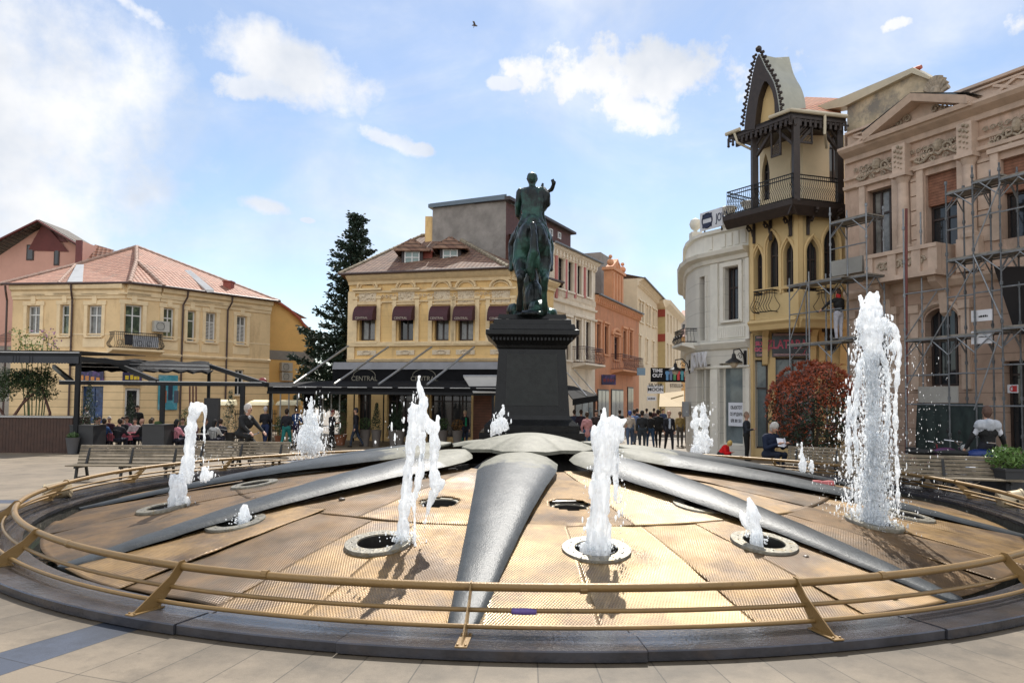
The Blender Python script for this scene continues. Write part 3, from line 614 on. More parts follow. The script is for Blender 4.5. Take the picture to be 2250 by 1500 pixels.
jet('water_jet', 'broad bell of spray behind the left petals', FC+Vector((-6.2, 4.2, 0)), [[(684, 990, 14), (684, 950, 12), (682, 915, 9), (683, 895, 5), (684, 870, 2)], [(668, 990, 12), (668, 950, 8), (672, 920, 5)], [(698, 985, 10), (697, 940, 7), (690, 910, 5)], [(657, 985, 5), (660, 945, 4)]],
    [(683, 950, 30, 50, 1100, .017), (683, 985, 42, 28, 700, .015), (690, 900, 34, 50, 60, .02), (730, 940, 25, 40, 40, .02)], 8, .02, 0, 1.6, by=18.3)
jet('water_jet', 'small ragged jet left of the statue pedestal', FC+Vector((-.5, 5, 0)), [[(1092, 950, 12), (1097, 930, 8), (1101, 910, 5), (1107, 895, 3), (1105, 888, 2)], [(1105, 945, 10), (1110, 920, 6)], [(1088, 945, 7), (1082, 925, 3)]], [(1098, 930, 22, 25, 90, .02)], 9, .018, 0, 1.5, by=19.2)
jet('water_jet', 'twin ragged jet at the back before the shop windows', FC+Vector((5, 4.2, 0)), [[(1530, 995, 10), (1530, 950, 8), (1526, 915, 6), (1530, 892, 3)], [(1550, 990, 10), (1548, 950, 9), (1545, 915, 7), (1546, 890, 3)], [(1539, 990, 9), (1539, 950, 5)]], [(1542, 940, 26, 55, 220, .02)], 10, .018, 0, 1.5, by=18.2)
jet('water_jet', 'tiny broken jet beyond the far right petal', FC+Vector((6.6, 2, 0)), [[(1765, 1035, 9), (1765, 1005, 6), (1760, 985, 4), (1762, 970, 2)], [(1785, 1035, 6), (1782, 1010, 3)]], [(1772, 1010, 30, 35, 150, .014)], 11, .014, 0, 1.4, by=15.6)
# small dribbles from the idle jets behind
# ---------------------------------------------------------------- benches
wood = mat('weathered_wood', (.15, .118, .075), .6, var=.35, vs=6, bump=.3, bs=50, col2=(.25, .20, .14), c2=(.5, .7), c2s=4)
iron = mat('dark_cast_iron', (.02, .02, .02), .5, .4)
def make_bench(lb):
    t = thing('park_bench', lb, 'bench', group='slatted benches around the fountain'); w = 1.22
    for k in range(6):
        z = .36+k*.078; y = .26+k*.026; mb = MB(); mb.hexa([(-w, y, z), (w, y, z), (w, y+.026, z+.006), (-w, y+.026, z+.006), (-w, y+.016, z+.055), (w, y+.016, z+.055), (w, y+.042, z+.061), (-w, y+.042, z+.061)]); mb.build('back_slat', wood, t, local=True)
    for k in range(6): mb = MB(); mb.box(-w, w, -.24+k*.08, -.185+k*.08, .36, .388); mb.build('seat_slat', wood, t, local=True)
    for x in (-1.0, 0, 1.0):
        mb = MB(); mb.bar((x, .22, .30), (x, .44, .80), .05, .05); mb.bar((x, -.24, .335), (x, .28, .335), .05, .045); mb.bar((x, -.2, 0), (x, -.14, .33), .05); mb.bar((x, .34, 0), (x, .24, .33), .05); mb.bar((x, -.2, .1), (x, .33, .1), .03); mb.build('leg_frame', iron, t, local=True)
    return t
b0 = make_bench('slatted wooden bench at the far left outside the railing')
def ring_pt(px, R):
    d = ray(px, 950); d = Vector((d.x, d.y)).normalized(); c = Vector((FC.x, FC.y)); b = d.dot(c); q = b*b-(c.length_squared-R*R); s = b+sqrt(q); return d*s
for i, (px, Y, rz, lb) in enumerate(((278, 16.9, .04, None), (520, 19.7, -.10, 'slatted wooden bench second from the left behind the hooked jet'), (2078, 15.4, -.34, 'slatted wooden bench at the far right behind the tallest jet'), (1835, 19.0, -.5, 'slatted wooden bench half hidden beneath the round red bush'))):
    o = b0 if i == 0 else copy_tree(b0); d = ray(px, 900); x = d.x/d.y*Y; o.location = (x, Y, gz(x, Y)); o.rotation_euler = (0, 0, rz)
    if i == 1 or i == 2: o.scale = (1.12, 1, 1)
    if lb: o['label'] = lb
# ---------------------------------------------------------------- drum floodlights outside the railing
cream = mat('cream_painted_metal', (.42, .34, .22), .4, .2, var=.15)
def floodlight(px, R, lb, tilt, a_in):
    p = ring_pt(px, R) if px > 1000 else ring_pt(px, R); p = a_in
    t = thing('floodlight', lb, 'floodlight', tuple(p), 0, 'drum floodlights by the railing'); Mr = Matrix.Rotation(tilt, 4, 'Z') @ Matrix.Rotation(radians(78), 4, 'Y')
    c = Vector((0, 0, .2)); mb = MB(); mb.lathe(c, [(.001, -.2), (.15, -.2), (.165, -.18), (.165, -.17), (.15, -.17), (.15, .16), (.165, .17), (.165, .2), (.14, .21), (.001, .2)], 28, ax=Mr); mb.build('drum', cream, t, smooth=radians(35), local=True)
    mb = MB()
    for k in range(9):
        a = pi*.15+k*pi*.08; v = Vector((.152*cos(a), .152*sin(a), 0))
        q0 = c+Mr.to_3x3() @ (v+Vector((0, 0, -.13))); q1 = c+Mr.to_3x3() @ (v+Vector((0, 0, .12))); mb.bar(q0, q1, .026, .012)
    mb.build('vent_slot', mat('black', (.008, .008, .008), .5), t, local=True)
    mb = MB(); mb.box(-.06, .06, -.12, .12, 0, .06); mb.bar((0, -.17, 0), (0, -.17, .22), .02, .05); mb.bar((0, .17, 0), (0, .17, .22), .02, .05); mb.build('bracket', iron, t, local=True)
floodlight(120, 9.4, 'cream drum floodlight at the far left beyond the railing', radians(20), WG(125, 1102, 0))
floodlight(2220, 9.4, 'cream drum floodlight with slots at the far right beyond the railing', radians(-15), WG(2222, 1122, 0))
# ================================================================ buildings
def xy(px, Y): d = ray(px, 878); return Vector((d.x/d.y*Y, Y, 0))
class Fac:
    """a facade plane between two ground points; local (u along, v height, w outwards towards the square)"""
    def __init__(s, a, b):
        s.A = a.copy() if isinstance(a, Vector) else xy(*a); s.B = b.copy() if isinstance(b, Vector) else xy(*b); s.A.z = s.B.z = 0
        d = s.B-s.A; s.L = d.length; s.U = d/s.L; s.N = Vector((s.U.y, -s.U.x, 0))
        if s.N.dot(-(s.A+s.B)) < 0: s.N = -s.N
    def P(s, u, v, w=0): p = s.A+s.U*u+s.N*w; return Vector((p.x, p.y, v))
    def uv(s, px, py):
        d = ray(px, py); o = Vector((0, 0, CH)); t = (s.A-o).dot(s.N)/d.dot(s.N); p = o+d*t; return (p-s.A).dot(s.U), p.z
    def rect(s, x0, y0, x1, y1):
        ym = (y0+y1)/2; xm = (x0+x1)/2; return s.uv(x0, ym)[0], s.uv(x1, ym)[0], s.uv(xm, y1)[1], s.uv(xm, y0)[1]
    def box(s, mb, u0, u1, v0, v1, w0, w1, m=0):
        return mb.hexa([s.P(u0, v0, w1), s.P(u1, v0, w1), s.P(u1, v0, w0), s.P(u0, v0, w0), s.P(u0, v1, w1), s.P(u1, v1, w1), s.P(u1, v1, w0), s.P(u0, v1, w0)], m)
    def prof(s, mb, u0, u1, pr, m=0, t0=0.0, t1=0.0):   # extrude a (w, v) profile; t0/t1 mitre factors
        k = len(pr); o = len(mb.v)
        mb.v += [s.P(u0-t0*w, v, w) for w, v in pr]+[s.P(u1+t1*w, v, w) for w, v in pr]
        for i in range(k):
            if m: mb.mi[len(mb.f)] = m
            mb.f.append([o+i, o+(i+1) % k, o+k+(i+1) % k, o+k+i])
        mb.f.append([o+i for i in range(k)]); mb.f.append([o+k+i for i in range(k)][::-1])
    def M(s, u, v, w): m = Matrix.Identity(4); m.col[0][:3] = s.U; m.col[1][:3] = (0, 0, 1); m.col[2][:3] = s.U.cross(Vector((0, 0, 1))); m.col[3][:3] = s.P(u, v, w); return m
    def wall(s, mb, u0, u1, v0, v1, ops, dep=.22, m=0):
        us = sorted({u0, u1}|{min(max(x, u0), u1) for o in ops for x in o[:2]}); vs = sorted({v0, v1}|{min(max(x, v0), v1) for o in ops for x in o[2:4]})
        for i in range(len(us)-1):
            for j in range(len(vs)-1):
                a, b, c, d = us[i], us[i+1], vs[j], vs[j+1]; mu, mv = (a+b)/2, (c+d)/2
                if any(o[0] < mu < o[1] and o[2] < mv < o[3] for o in ops): continue
                mb.poly([s.P(a, c), s.P(b, c), s.P(b, d), s.P(a, d)], m=m)
        for o in ops:
            a, b, c, d = o[:4]
            mb.poly([s.P(a, c), s.P(a, d), s.P(a, d, -dep), s.P(a, c, -dep)], m=m); mb.poly([s.P(b, c), s.P(b, c, -dep), s.P(b, d, -dep), s.P(b, d)], m=m)
            mb.poly([s.P(a, c), s.P(a, c, -dep), s.P(b, c, -dep), s.P(b, c)], m=m); mb.poly([s.P(a, d), s.P(b, d), s.P(b, d, -dep), s.P(a, d, -dep)], m=m)
def arch_pts(u0, u1, vs, v1, kind, n=8):
    um = (u0+u1)/2; h = (u1-u0)/2; H_ = v1-vs
    if kind == 'round': return [(um-h*cos(pi*i/(2*n)), vs+H_*sin(pi*i/(2*n))) for i in range(2*n+1)]
    L_ = [(u0+h*(i/n)**1.0*1.0, vs+H_*sin(pi/2*(i/n)**.75)**1.0) for i in range(n+1)]
    L_ = [(u0+h*(1-cos(pi/2*(i/n)))*1.0 if False else u0+h*(i/n)**1.35, vs+H_*(i/n)**.78) for i in range(n+1)]
    return L_+[(u1-(p[0]-u0), p[1]) for p in L_[-2::-1]]
def arch_fill(mb, F, u0, u1, vs, v1, kind, dep=.22, m=0):
    pts = arch_pts(u0, u1, vs, v1, kind); n = len(pts)//2
    Lp = pts[:n+1]; Rp = pts[n:]; um = (u0+u1)/2
    for i in range(n):
        mb.poly([F.P(u0, v1), F.P(*Lp[i]), F.P(*Lp[i+1])] if i else [F.P(u0, v1), F.P(u0, vs), F.P(*Lp[1])], m=m)
        mb.poly([F.P(u1, v1), F.P(*Rp[i]), F.P(*Rp[i+1])], m=m)
    mb.poly([F.P(u0, v1), F.P(*Lp[-1]), F.P(um, v1)], m=m); mb.poly([F.P(u1, v1), F.P(um, v1), F.P(*Rp[0])], m=m)
    for i in range(len(pts)-1): mb.poly([F.P(*pts[i]), F.P(*pts[i+1]), F.P(*pts[i+1], -dep), F.P(*pts[i], -dep)], m=m)
glassD = mat('window_glass', (.018, .022, .026), .06, 0, var=.3, vs=.8, spec=.7)
glassM = mat('window_glass_greenish', (.05, .07, .05), .08, 0, var=.6, vs=1.4, spec=.7, col2=(.16, .2, .12), c2=(.5, .6), c2s=1.6)
glassC = mat('window_glass_curtain', (.16, .16, .15), .12, 0, var=.5, vs=3, spec=.7)
shopG = mat('shop_glass', (.13, .16, .17), .07, 0, var=.5, vs=.8, spec=.6)
whiteP = mat('white_window_paint', (.62, .62, .6), .45, var=.08)
brownP = mat('dark_brown_wood', (.035, .022, .018), .5, var=.3, vs=8)
blackI = mat('black_wrought_iron', (.012, .012, .013), .45, .3)
gutM = mat('brown_gutter', (.06, .035, .03), .5, var=.3)
def window(F, b, r, fm, gm=glassD, dep=.2, mull=1, tr=.68, fw=.07, name='window', shut=False, sill=None):
    u0, u1, v0, v1 = r; mb = MB(); W1 = -dep+.05; w0 = -dep-.02
    F.box(mb, u0, u0+fw, v0, v1, w0, W1); F.box(mb, u1-fw, u1, v0, v1, w0, W1); F.box(mb, u0+fw, u1-fw, v0, v0+fw, w0, W1); F.box(mb, u0+fw, u1-fw, v1-fw, v1, w0, W1)
    vt = v0+(v1-v0)*tr if tr else v1-fw
    if tr: F.box(mb, u0+fw, u1-fw, vt-fw*.45, vt+fw*.45, w0+.005, W1-.004)
    for k in range(mull):
        um = u0+(u1-u0)*(k+1)/(mull+1); F.box(mb, um-fw*.45, um+fw*.45, v0+fw, vt-fw*.45, w0+.008, W1-.008)
        if tr: F.box(mb, um-fw*.45, um+fw*.45, vt+fw*.45, v1-fw, w0+.008, W1-.008)
    if shut:
        v = v0+fw
        while v < vt-.1: F.box(mb, u0+fw, u1-fw, v, v+.035, w0+.03, w0+.05); v += .085
    o = mb.build(name, fm, b)
    g = MB(); g.poly([F.P(u0, v0, -dep), F.P(u1, v0, -dep), F.P(u1, v1, -dep), F.P(u0, v1, -dep)]); g.build('pane', gm, o)
    if sill: g = MB(); F.box(g, u0-.12, u1+.12, v0-.09, v0-.003, -.05, .13); g.build('sill', sill, o)
    return o
def roofpoly(mb, pts, eave=None, m=0):
    e = ((eave[1]-eave[0]) if eave else (pts[1]-pts[0])).normalized(); n = Vector((0, 0, 0))
    for i in range(1, len(pts)-1): n += (pts[i]-pts[0]).cross(pts[i+1]-pts[0])
    n = n.normalized(); n = -n if n.z < 0 else n; s = n.cross(e).normalized(); s = -s if s.z < 0 else s
    mb.poly(pts, uv=[((p-pts[0]).dot(e), (p-pts[0]).dot(s)) for p in pts], m=m)
def tile_mat(name, c1, c2, c3):
    m = bpy.data.materials.new(name); m.use_nodes = True; nt = m.node_tree; n = nt.nodes; l = nt.links; b = n['Principled BSDF']
    uv = n.new('ShaderNodeUVMap'); s = n.new('ShaderNodeSeparateXYZ'); l.new(uv.outputs[0], s.inputs[0])
    def M(op, a, bb=None, c=None):
        q = n.new('ShaderNodeMath'); q.operation = op
        for i, v in enumerate((a, bb, c)):
            if v is None: continue
            if isinstance(v, (int, float)): q.inputs[i].default_value = v
            else: l.new(v, q.inputs[i])
        return q.outputs[0]
    fv = M('FRACT', M('ADD', M('DIVIDE', s.outputs[1], .34), 100)); fu = M('FRACT', M('ADD', M('DIVIDE', s.outputs[0], .24), 100))
    prof = M('ABSOLUTE', M('SINE', M('MULTIPLY', s.outputs[0], pi/.24)))
    h = M('ADD', M('MULTIPLY', M('SUBTRACT', 1.0, fv), 1.0), M('MULTIPLY', prof, .8))
    edge = M('GREATER_THAN', fv, .68)
    wn_ = n.new('ShaderNodeTexWhiteNoise'); wn_.noise_dimensions = '2D'; cb = n.new('ShaderNodeCombineXYZ'); l.new(M('FLOOR', M('DIVIDE', s.outputs[0], .24)), cb.inputs[0]); l.new(M('FLOOR', M('DIVIDE', s.outputs[1], .34)), cb.inputs[1]); l.new(cb.outputs[0], wn_.inputs[0])
    t = n.new('ShaderNodeTexNoise'); t.inputs['Scale'].default_value = .9; t.inputs['Detail'].default_value = 8; t.inputs['Roughness'].default_value = .75; g = n.new('ShaderNodeNewGeometry'); l.new(g.outputs['Position'], t.inputs[0])
    mx = n.new('ShaderNodeMix'); mx.data_type = 'RGBA'; l.new(wn_.outputs['Value'], mx.inputs['Factor']); mx.inputs['A'].default_value = (*c1, 1); mx.inputs['B'].default_value = (*c2, 1)
    mr = n.new('ShaderNodeMapRange'); l.new(t.outputs['Fac'], mr.inputs[0]); mr.inputs[1].default_value = .52; mr.inputs[2].default_value = .68
    m3 = n.new('ShaderNodeMix'); m3.data_type = 'RGBA'; l.new(mr.outputs[0], m3.inputs['Factor']); l.new(mx.outputs['Result'], m3.inputs['A']); m3.inputs['B'].default_value = (*c3, 1)
    v = n.new('ShaderNodeVectorMath'); v.operation = 'SCALE'; l.new(m3.outputs['Result'], v.inputs[0]); l.new(M('MULTIPLY', M('MULTIPLY_ADD', edge, -.6, 1.0), M('MULTIPLY_ADD', prof, .2, .84)), v.inputs['Scale']); l.new(v.outputs[0], b.inputs['Base Color'])
    b.inputs['Roughness'].default_value = .75
    bp = n.new('ShaderNodeBump'); bp.inputs['Strength'].default_value = .8; bp.inputs['Distance'].default_value = .06; l.new(h, bp.inputs['Height']); l.new(bp.outputs[0], b.inputs['Normal']); return m
tileR = tile_mat('red_roof_tiles', (.30, .13, .08), (.40, .20, .13), (.24, .15, .11))
tileB = tile_mat('weathered_brown_tiles', (.15, .075, .05), (.24, .14, .09), (.09, .07, .055))
tileO = tile_mat('orange_roof_tiles', (.42, .16, .08), (.5, .2, .1), (.34, .17, .1))
ridgeM = mat('mortar_ridge', (.33, .22, .17), .8, var=.35, vs=6, bump=.4)
def ridge(b, a, c, r=.13, m=None, dz=.03):
    a = Vector(a); c = Vector(c); n = max(1, int((c-a).length/.4)); mb = MB()
    for i in range(n):
        p = a.lerp(c, i/n)+Vector((0, 0, dz)); q = a.lerp(c, (i+1.12)/n)+Vector((0, 0, dz)); mb.tube([p, q], [r, r*.82], 7)
    return mb.build('ridge_tiles', m or ridgeM, b)
def gutter(b, pts, r=.07, m=None):
    mb = MB(); mb.tube(pts, r, 8); return mb.build('gutter', m or gutM, b)
def bldg(name, label, p): return thing(name, label, 'building', (p.x, p.y, -.34))
ZB = -.36
def print_line(F, par, u0, u1, v, h, w, m):   # illegible print: strokes of uneven width on one line
    rd = random.Random(int(u0*97+v*31)); mb = MB(); u = u0
    while u < u1-.02:
        d = h*rd.uniform(.35, .8); hh = h*rd.uniform(.7, 1.0); F.box(mb, u, min(u1, u+d), v-h/2, v-h/2+hh, w+.001, w+.006); u += d+h*rd.uniform(.12, .3)
    return mb.build('print', m, par)
# ---------------------------------------------------------------- 1 yellow two-storey house, left
yel = mat('yellow_stucco', (.70, .51, .28), .85, var=.10, vs=.9, bump=.15, bs=30, col2=(.50, .35, .19), c2=(.52, .68), c2s=1.1)
yelT = mat('pale_yellow_trim', (.74, .58, .36), .8, var=.12, vs=2, bump=.1)
yelR = mat('yellow_banded_stucco', (.70, .51, .28), .85, var=.12, vs=.9, lines=(.42, .035, .45))
F1 = Fac((20, 41), (270, 40)); F2 = Fac(F1.B, (345, 41.3)); F3 = Fac(F2.B, (590, 47))
b = bldg('yellow_house', 'two storey pale yellow corner house with red hipped tile roof and small iron balcony', F2.A)
VE = 8.05
wins = [(F1, (60, 672, 88, 733), 1, glassC), (F1, (133, 670, 152, 738), 0, glassM), (F1, (193, 671, 223, 738), 1, glassC), (F2, (273, 670, 312, 742), 1, glassM), (F3, (359, 677, 382, 745), 1, glassM), (F3, (412, 683, 429, 750), 0, glassM), (F3, (452, 687, 474, 752), 1, glassC), (F3, (520, 695, 541, 757), 1, glassC)]
gops = [(F1, (178, 848, 226, 930)), (F2, (274, 852, 308, 935)), (F3, (516, 812, 536, 868))]
OP = {}
for F, r, k, g_ in wins: OP.setdefault(id(F), []).append(F.rect(*r))
for F, r in gops: OP.setdefault(id(F), []).append(F.rect(*r))
VS = F1.uv(150, 775)[1]
mw = MB(); mr_ = MB()
for F in (F1, F2, F3):
    ops = OP[id(F)]; F.wall(mw, 0, F.L, VS, VE+.1, [o for o in ops if o[2] > VS]); F.wall(mr_, 0, F.L, ZB, VS, [o for o in ops if o[2] < VS])
# side and back walls
bk = [F1.A+Vector((-6, 9, 0)), F3.B+Vector((-4, 9, 0))]
for a_, c_ in ((F1.A, bk[0]), (F3.B, bk[1]), (bk[0], bk[1])): mw.poly([Vector((a_.x, a_.y, ZB)), Vector((c_.x, c_.y, ZB)), Vector((c_.x, c_.y, VE)), Vector((a_.x, a_.y, VE))])
mw.build('wall', yel, b); mr_.build('ground_floor_wall', yelR, b)
for F, r, k, g_ in wins:
    R_ = F.rect(*r); window(F, b, R_, whiteP, g_, mull=k, sill=yelT, shut=(F is F3 and r[0] > 440))
    mb = MB(); u0, u1, v0, v1 = R_
    F.box(mb, u0-.22, u0-.02, v0, v1+.02, 0, .05); F.box(mb, u1+.02, u1+.22, v0, v1+.02, 0, .05); F.box(mb, u0-.28, u1+.28, v1+.03, v1+.26, 0, .06); F.box(mb, u0-.38, u1+.38, v1+.55, v1+.66, 0, .14); F.box(mb, (u0+u1)/2-.14, (u0+u1)/2+.14, v1+.1, v1+.54, .005, .1); F.box(mb, u0-.25, u1+.25, v0-.62, v0-.13, 0, .03)
    mb.build('window_surround', yelT, b)
mb = MB()
for i, F in enumerate((F1, F2, F3)):
    F.prof(mb, 0, F.L, [(0, VE-.75), (.06, VE-.75), (.08, VE-.6), (.14, VE-.55), (.14, VE-.3), (.3, VE-.22), (.34, VE-.05), (.34, VE+.02), (0, VE+.02)], t0=(.0 if i == 0 else -.15), t1=(.0 if i == 2 else -.15))
    F.prof(mb, 0, F.L, [(0, VS-.12), (.1, VS-.12), (.16, VS), (.12, VS+.06), (0, VS+.08)])
    F.box(mb, 0, F.L, VS+1.0, VS+1.08, 0, .018)
mb.build('cornice', yelT, b)
E = [F.P(u, VE+.05, .5) for F, u in ((F1, -.35), (F2, 0), (F2, F2.L), (F3, F3.L+.3))]
K_ = W(300, 574, 43.0); A_ = W(300, 543, 46.5); RR = W(597, 657, 50.5); LL = W(20, 619, 43.5); RR2 = A_.lerp(RR, .5)
mb = MB(); roofpoly(mb, [E[0], E[1], K_, A_, W(165, 583, 44.5)], (E[0], E[1])); roofpoly(mb, [E[1], E[2], K_]); roofpoly(mb, [E[2], E[3], RR, A_, K_], (E[2], E[3]))
BK = [Vector((LL.x, 50, 8)), Vector((RR.x+1, 56, 8))]
roofpoly(mb, [BK[1], BK[0], W(165, 583, 44.5), A_, RR], (BK[0], BK[1])); mb.build('roof', tileR, b)
for p, q in ((E[1], K_), (E[2], K_), (K_, A_), (A_, W(165, 583, 44.5)), (W(165, 583, 44.5), E[0]), (A_, RR), (RR, E[3])): ridge(b, p, q)
ridge(b, E[0].lerp(E[1], .45), W(165, 583, 44.2), .09)
mb = MB(); g1 = E[0].lerp(E[1], .52); g2 = W(168, 585, 44.2); mb.hexa([g1, g1+Vector((.85, 0, 0)), g2+Vector((.45, 0, 0)), g2, g1+Vector((0, 0, .12)), g1+Vector((.85, 0, .12)), g2+Vector((.45, 0, .12)), g2+Vector((0, 0, .12))])
mb.build('roof_flashing', mat('pale_sheet_metal', (.5, .49, .47), .4, .3), b); mb = MB(); g1 = E[2].lerp(E[3], .33); g2 = g1.lerp(RR.lerp(A_, .78), .55)+Vector((0, 0, .05)); mb.hexa([g1, g1+Vector((.5, 0, 0)), g2+Vector((.4, 0, 0)), g2, g1+Vector((0, 0, .16)), g1+Vector((.5, 0, .16)), g2+Vector((.4, 0, .16)), g2+Vector((0, 0, .16))]); mb.build('roof_flashing', mat('pale_sheet_metal', (.5, .49, .47), .4, .3), b)
cb_ = W(502, 636, 45.5); mb = MB(); mb.box(cb_.x-.25, cb_.x+.25, cb_.y-.25, cb_.y+.3, cb_.z-.6, cb_.z+.45); mb.box(cb_.x-.3, cb_.x+.3, cb_.y-.3, cb_.y+.35, cb_.z+.45, cb_.z+.52); mb.build('chimney', mat('brick_red', (.26, .07, .05), .8, var=.3, vs=8), b)
gutter(b, [p+Vector((0, 0, .02)) for p in E])
for F, px in ((F1, 22), (F1, 165), (F3, 404), (F3, 502)):
    u = F.uv(px, 700)[0]; mb = MB(); mb.tube([F.P(u, VE, .42), F.P(u, VE-.35, .36), F.P(u-.12, VE-.8, .12), F.P(u-.12, VS+.1, .1), F.P(u-.12, ZB+.2, .1)], .055, 8); mb.build('downpipe', gutM, b)
# balcony
def balcony(F, b, u0, u1, v, dep, h, m=blackI, belly=.12, n=None, slab=None, st=.1):
    mb = MB(); P_ = [(u0, 0), (u0, dep), (u1, dep), (u1, 0)]
    for hh, r in ((h, .025), (h*.86, .015), (.06, .02)): mb.tube([F.P(a, v+hh, w) for a, w in P_], r, 6)
    def bal(a, w, du, dw):
        pts = [F.P(a+du*belly*q, v+h*t, w+dw*belly*q) for t, q in ((.05, 0), (.15, .7), (.3, 1), (.5, .45), (.7, 0), (1, 0))]; mb.tube(pts, .011, 4)
    L_ = u1-u0; k = n or int(L_/st)
    for i in range(k+1): bal(u0+L_*i/k, dep, 0, 1)
    for i in range(1, max(2, int(dep/st))): bal(u0, dep*i/max(2, int(dep/st)), -1, 0); bal(u1, dep*i/max(2, int(dep/st)), 1, 0)
    for i in range(int(L_/.5)): a = u0+.25+i*.5; mb.tube([F.P(a+.14*cos(t), v+h*.35+.14*sin(t), dep+belly*.8) for t in [pi*2*q/10 for q in range(11)]], .01, 4)
    o = mb.build('balcony', m, b)
    if slab: s2 = MB(); F.prof(s2, u0-.1, u1+.1, [(0, v-.28), (dep*.5, v-.2), (dep+.05, v-.12), (dep+.1, v-.1), (dep+.1, v), (0, v)]); s2.build('slab', slab, o)
    return o
u0, u1, v0, v1 = F2.rect(240, 735, 345, 768); balcony(F2, b, u0, u1, v0, .75, v1-v0+.05, slab=yelT, belly=.18)
mb = MB(); F2.box(mb, u0+.95, u0+2.3, v0+.12, v1-.1, .68, .72); mb.build('balcony_cloth', mat('grey_white_cloth', (.3, .31, .33), .8, var=.4, vs=3), b); mb = MB(); F2.box(mb, u0+.55, u0+.93, v0+.2, v1-.05, .68, .73); mb.build('balcony_cloth', mat('dark_cloth', (.03, .03, .035), .8), b)
def ac_unit(F, px, py, lb, s=1.0, group=None):
    u, v = F.uv(px, py); t = thing('air_conditioner', lb, 'air conditioner', tuple(F.P(u, v-.3*s, 0)), 0, group); mb = MB(); F.box(mb, u-.42*s, u+.42*s, v-.3*s, v+.3*s, .08, .4); mb.build('casing', mat('offwhite_casing', (.4, .39, .35), .5, var=.15), t)
    mb = MB(); c = F.P(u-.08*s, v, .405); mb.tube([c+F.U*.22*s*cos(q)+Vector((0, 0, .22*s*sin(q))) for q in [2*pi*k/20 for k in range(20)]], .012, 4, closed=True)
    for k in range(7): F.box(mb, u-.3*s, u+.14*s, v-.21*s+k*.07*s, v-.2*s+k*.07*s, .402, .41)
    mb.build('fan_grille', mat('grille_grey', (.08, .08, .08), .5), t)
ac_unit(F2, 350, 718, 'air conditioner box beside the iron balcony of the yellow corner house')
# ground floor doors, posters, shop signs
window(F2, b, F2.rect(274, 852, 308, 935), whiteP, glassD, mull=0, tr=.97, fw=.14, name='door'); window(F3, b, F3.rect(516, 812, 536, 868), whiteP, glassD, sill=yelT)
R_ = F1.rect(178, 848, 226, 930); window(F1, b, R_, mat('blue_frame', (.03, .06, .14), .4), mat('blue_shop_glass', (.03, .06, .14), .1, var=.8, vs=3), mull=1, tr=0)
def signboard(F, r, m, name, label, w=.12, cat='sign', th=.06, base=None):
    u0, u1, v0, v1 = F.rect(*r); t = thing(name, label, cat, tuple(F.P((u0+u1)/2, v0, w))); mb = MB(); F.box(mb, u0, u1, v0, v1, w-th, w); mb.build('board', m, t); return t, (u0, u1, v0, v1)
t, q = signboard(F1, (174, 815, 230, 842), mat('navy_board', (.02, .02, .07), .4, var=.6, vs=4, col2=(.12, .05, .2), c2=(.5, .6), c2s=2), 'shop_sign', 'dark blue and violet sign over the blue shop window of the yellow house')
for k in range(4): mb = MB(); F1.box(mb, q[0]+.15+k*.33, q[0]+.36+k*.33, q[2]+.15, q[2]+.45-.04*k, .121, .13); mb.build('sign_picture', mat('orange_print', (.5, .2, .05), .5, var=.5, vs=9), t)
t, q = signboard(F2, (268, 818, 310, 846), mat('navy_board', 0), 'shop_sign', 'dark sign with yellow and red letters above the white door of the yellow house')
print_line(F2, t, q[0]+.12, q[1]-.12, q[3]-.27, .26, .12, mat('yellow_print', (.7, .5, .03), .5)); mb = MB(); F2.box(mb, q[0]+.1, q[1]-.1, q[2]+.06, q[2]+.2, .121, .13); mb.build('sign_stripe', mat('red_print', (.4, .02, .03), .5), t)
t, q = signboard(F3, (346, 824, 388, 900), mat('teal_poster', (.05, .25, .32), .5, var=.3, vs=2, col2=(.3, .45, .5), c2=(.5, .65), c2s=1), 'poster', 'tall pale blue advertising poster on the yellow house', cat='poster')
print_line(F3, t, q[0]+.12, q[1]-.12, q[3]-.5, .2, .12, mat('deep_blue_print', (.01, .06, .25), .5))
for k, c_ in enumerate(((.4, .1, .04), (.02, .03, .06), (.08, .09, .12))):
    mb = MB(); F3.box(mb, q[0]+.2+k*.35, q[0]+.46+k*.35, q[2]+.4+.15*(k % 2), q[2]+1.1+.3*(k % 2), .121, .135); mb.build('poster_picture', mat('poster_ink%d' % k, c_, .5), t)
# ---------------------------------------------------------------- 2 pink gabled house behind, far left
pinkS = mat('dull_pink_stucco', (.55, .31, .24), .85, var=.08, vs=.8); mar = mat('maroon_paint', (.13, .03, .028), .6, var=.2)
F = Fac((-70, 52), (190, 52)); b = bldg('pink_house', 'tall dull pink house with dark gabled roof behind the yellow corner house', F.P(5, 0, 0))
ap = F.uv(103, 492); re_ = F.uv(188, 543); le_ = F.uv(-70, 600); wu = F.uv(60, 600)[0]
mb = MB(); mb.poly([F.P(0, ZB), F.P(F.L-.1, ZB), F.P(F.L-.1, re_[1]), F.P(*ap), F.P(0, le_[1])])
mb.poly([F.P(F.L-.1, ZB), F.P(F.L-.1, ZB, -9), F.P(F.L-.1, re_[1], -9), F.P(F.L-.1, re_[1])]); mb.build('wall', pinkS, b)
mb = MB(); mb.poly([F.P(wu, ap[1]-1.95, .05), F.P(F.L-1.6, re_[1]-.35, .05), F.P(*ap, .4)]); mb.poly([F.P(*F.uv(75, 527), .1), F.P(*F.uv(152, 533), .1), F.P(*ap, .1)]); mb.build('gable', mar, b)
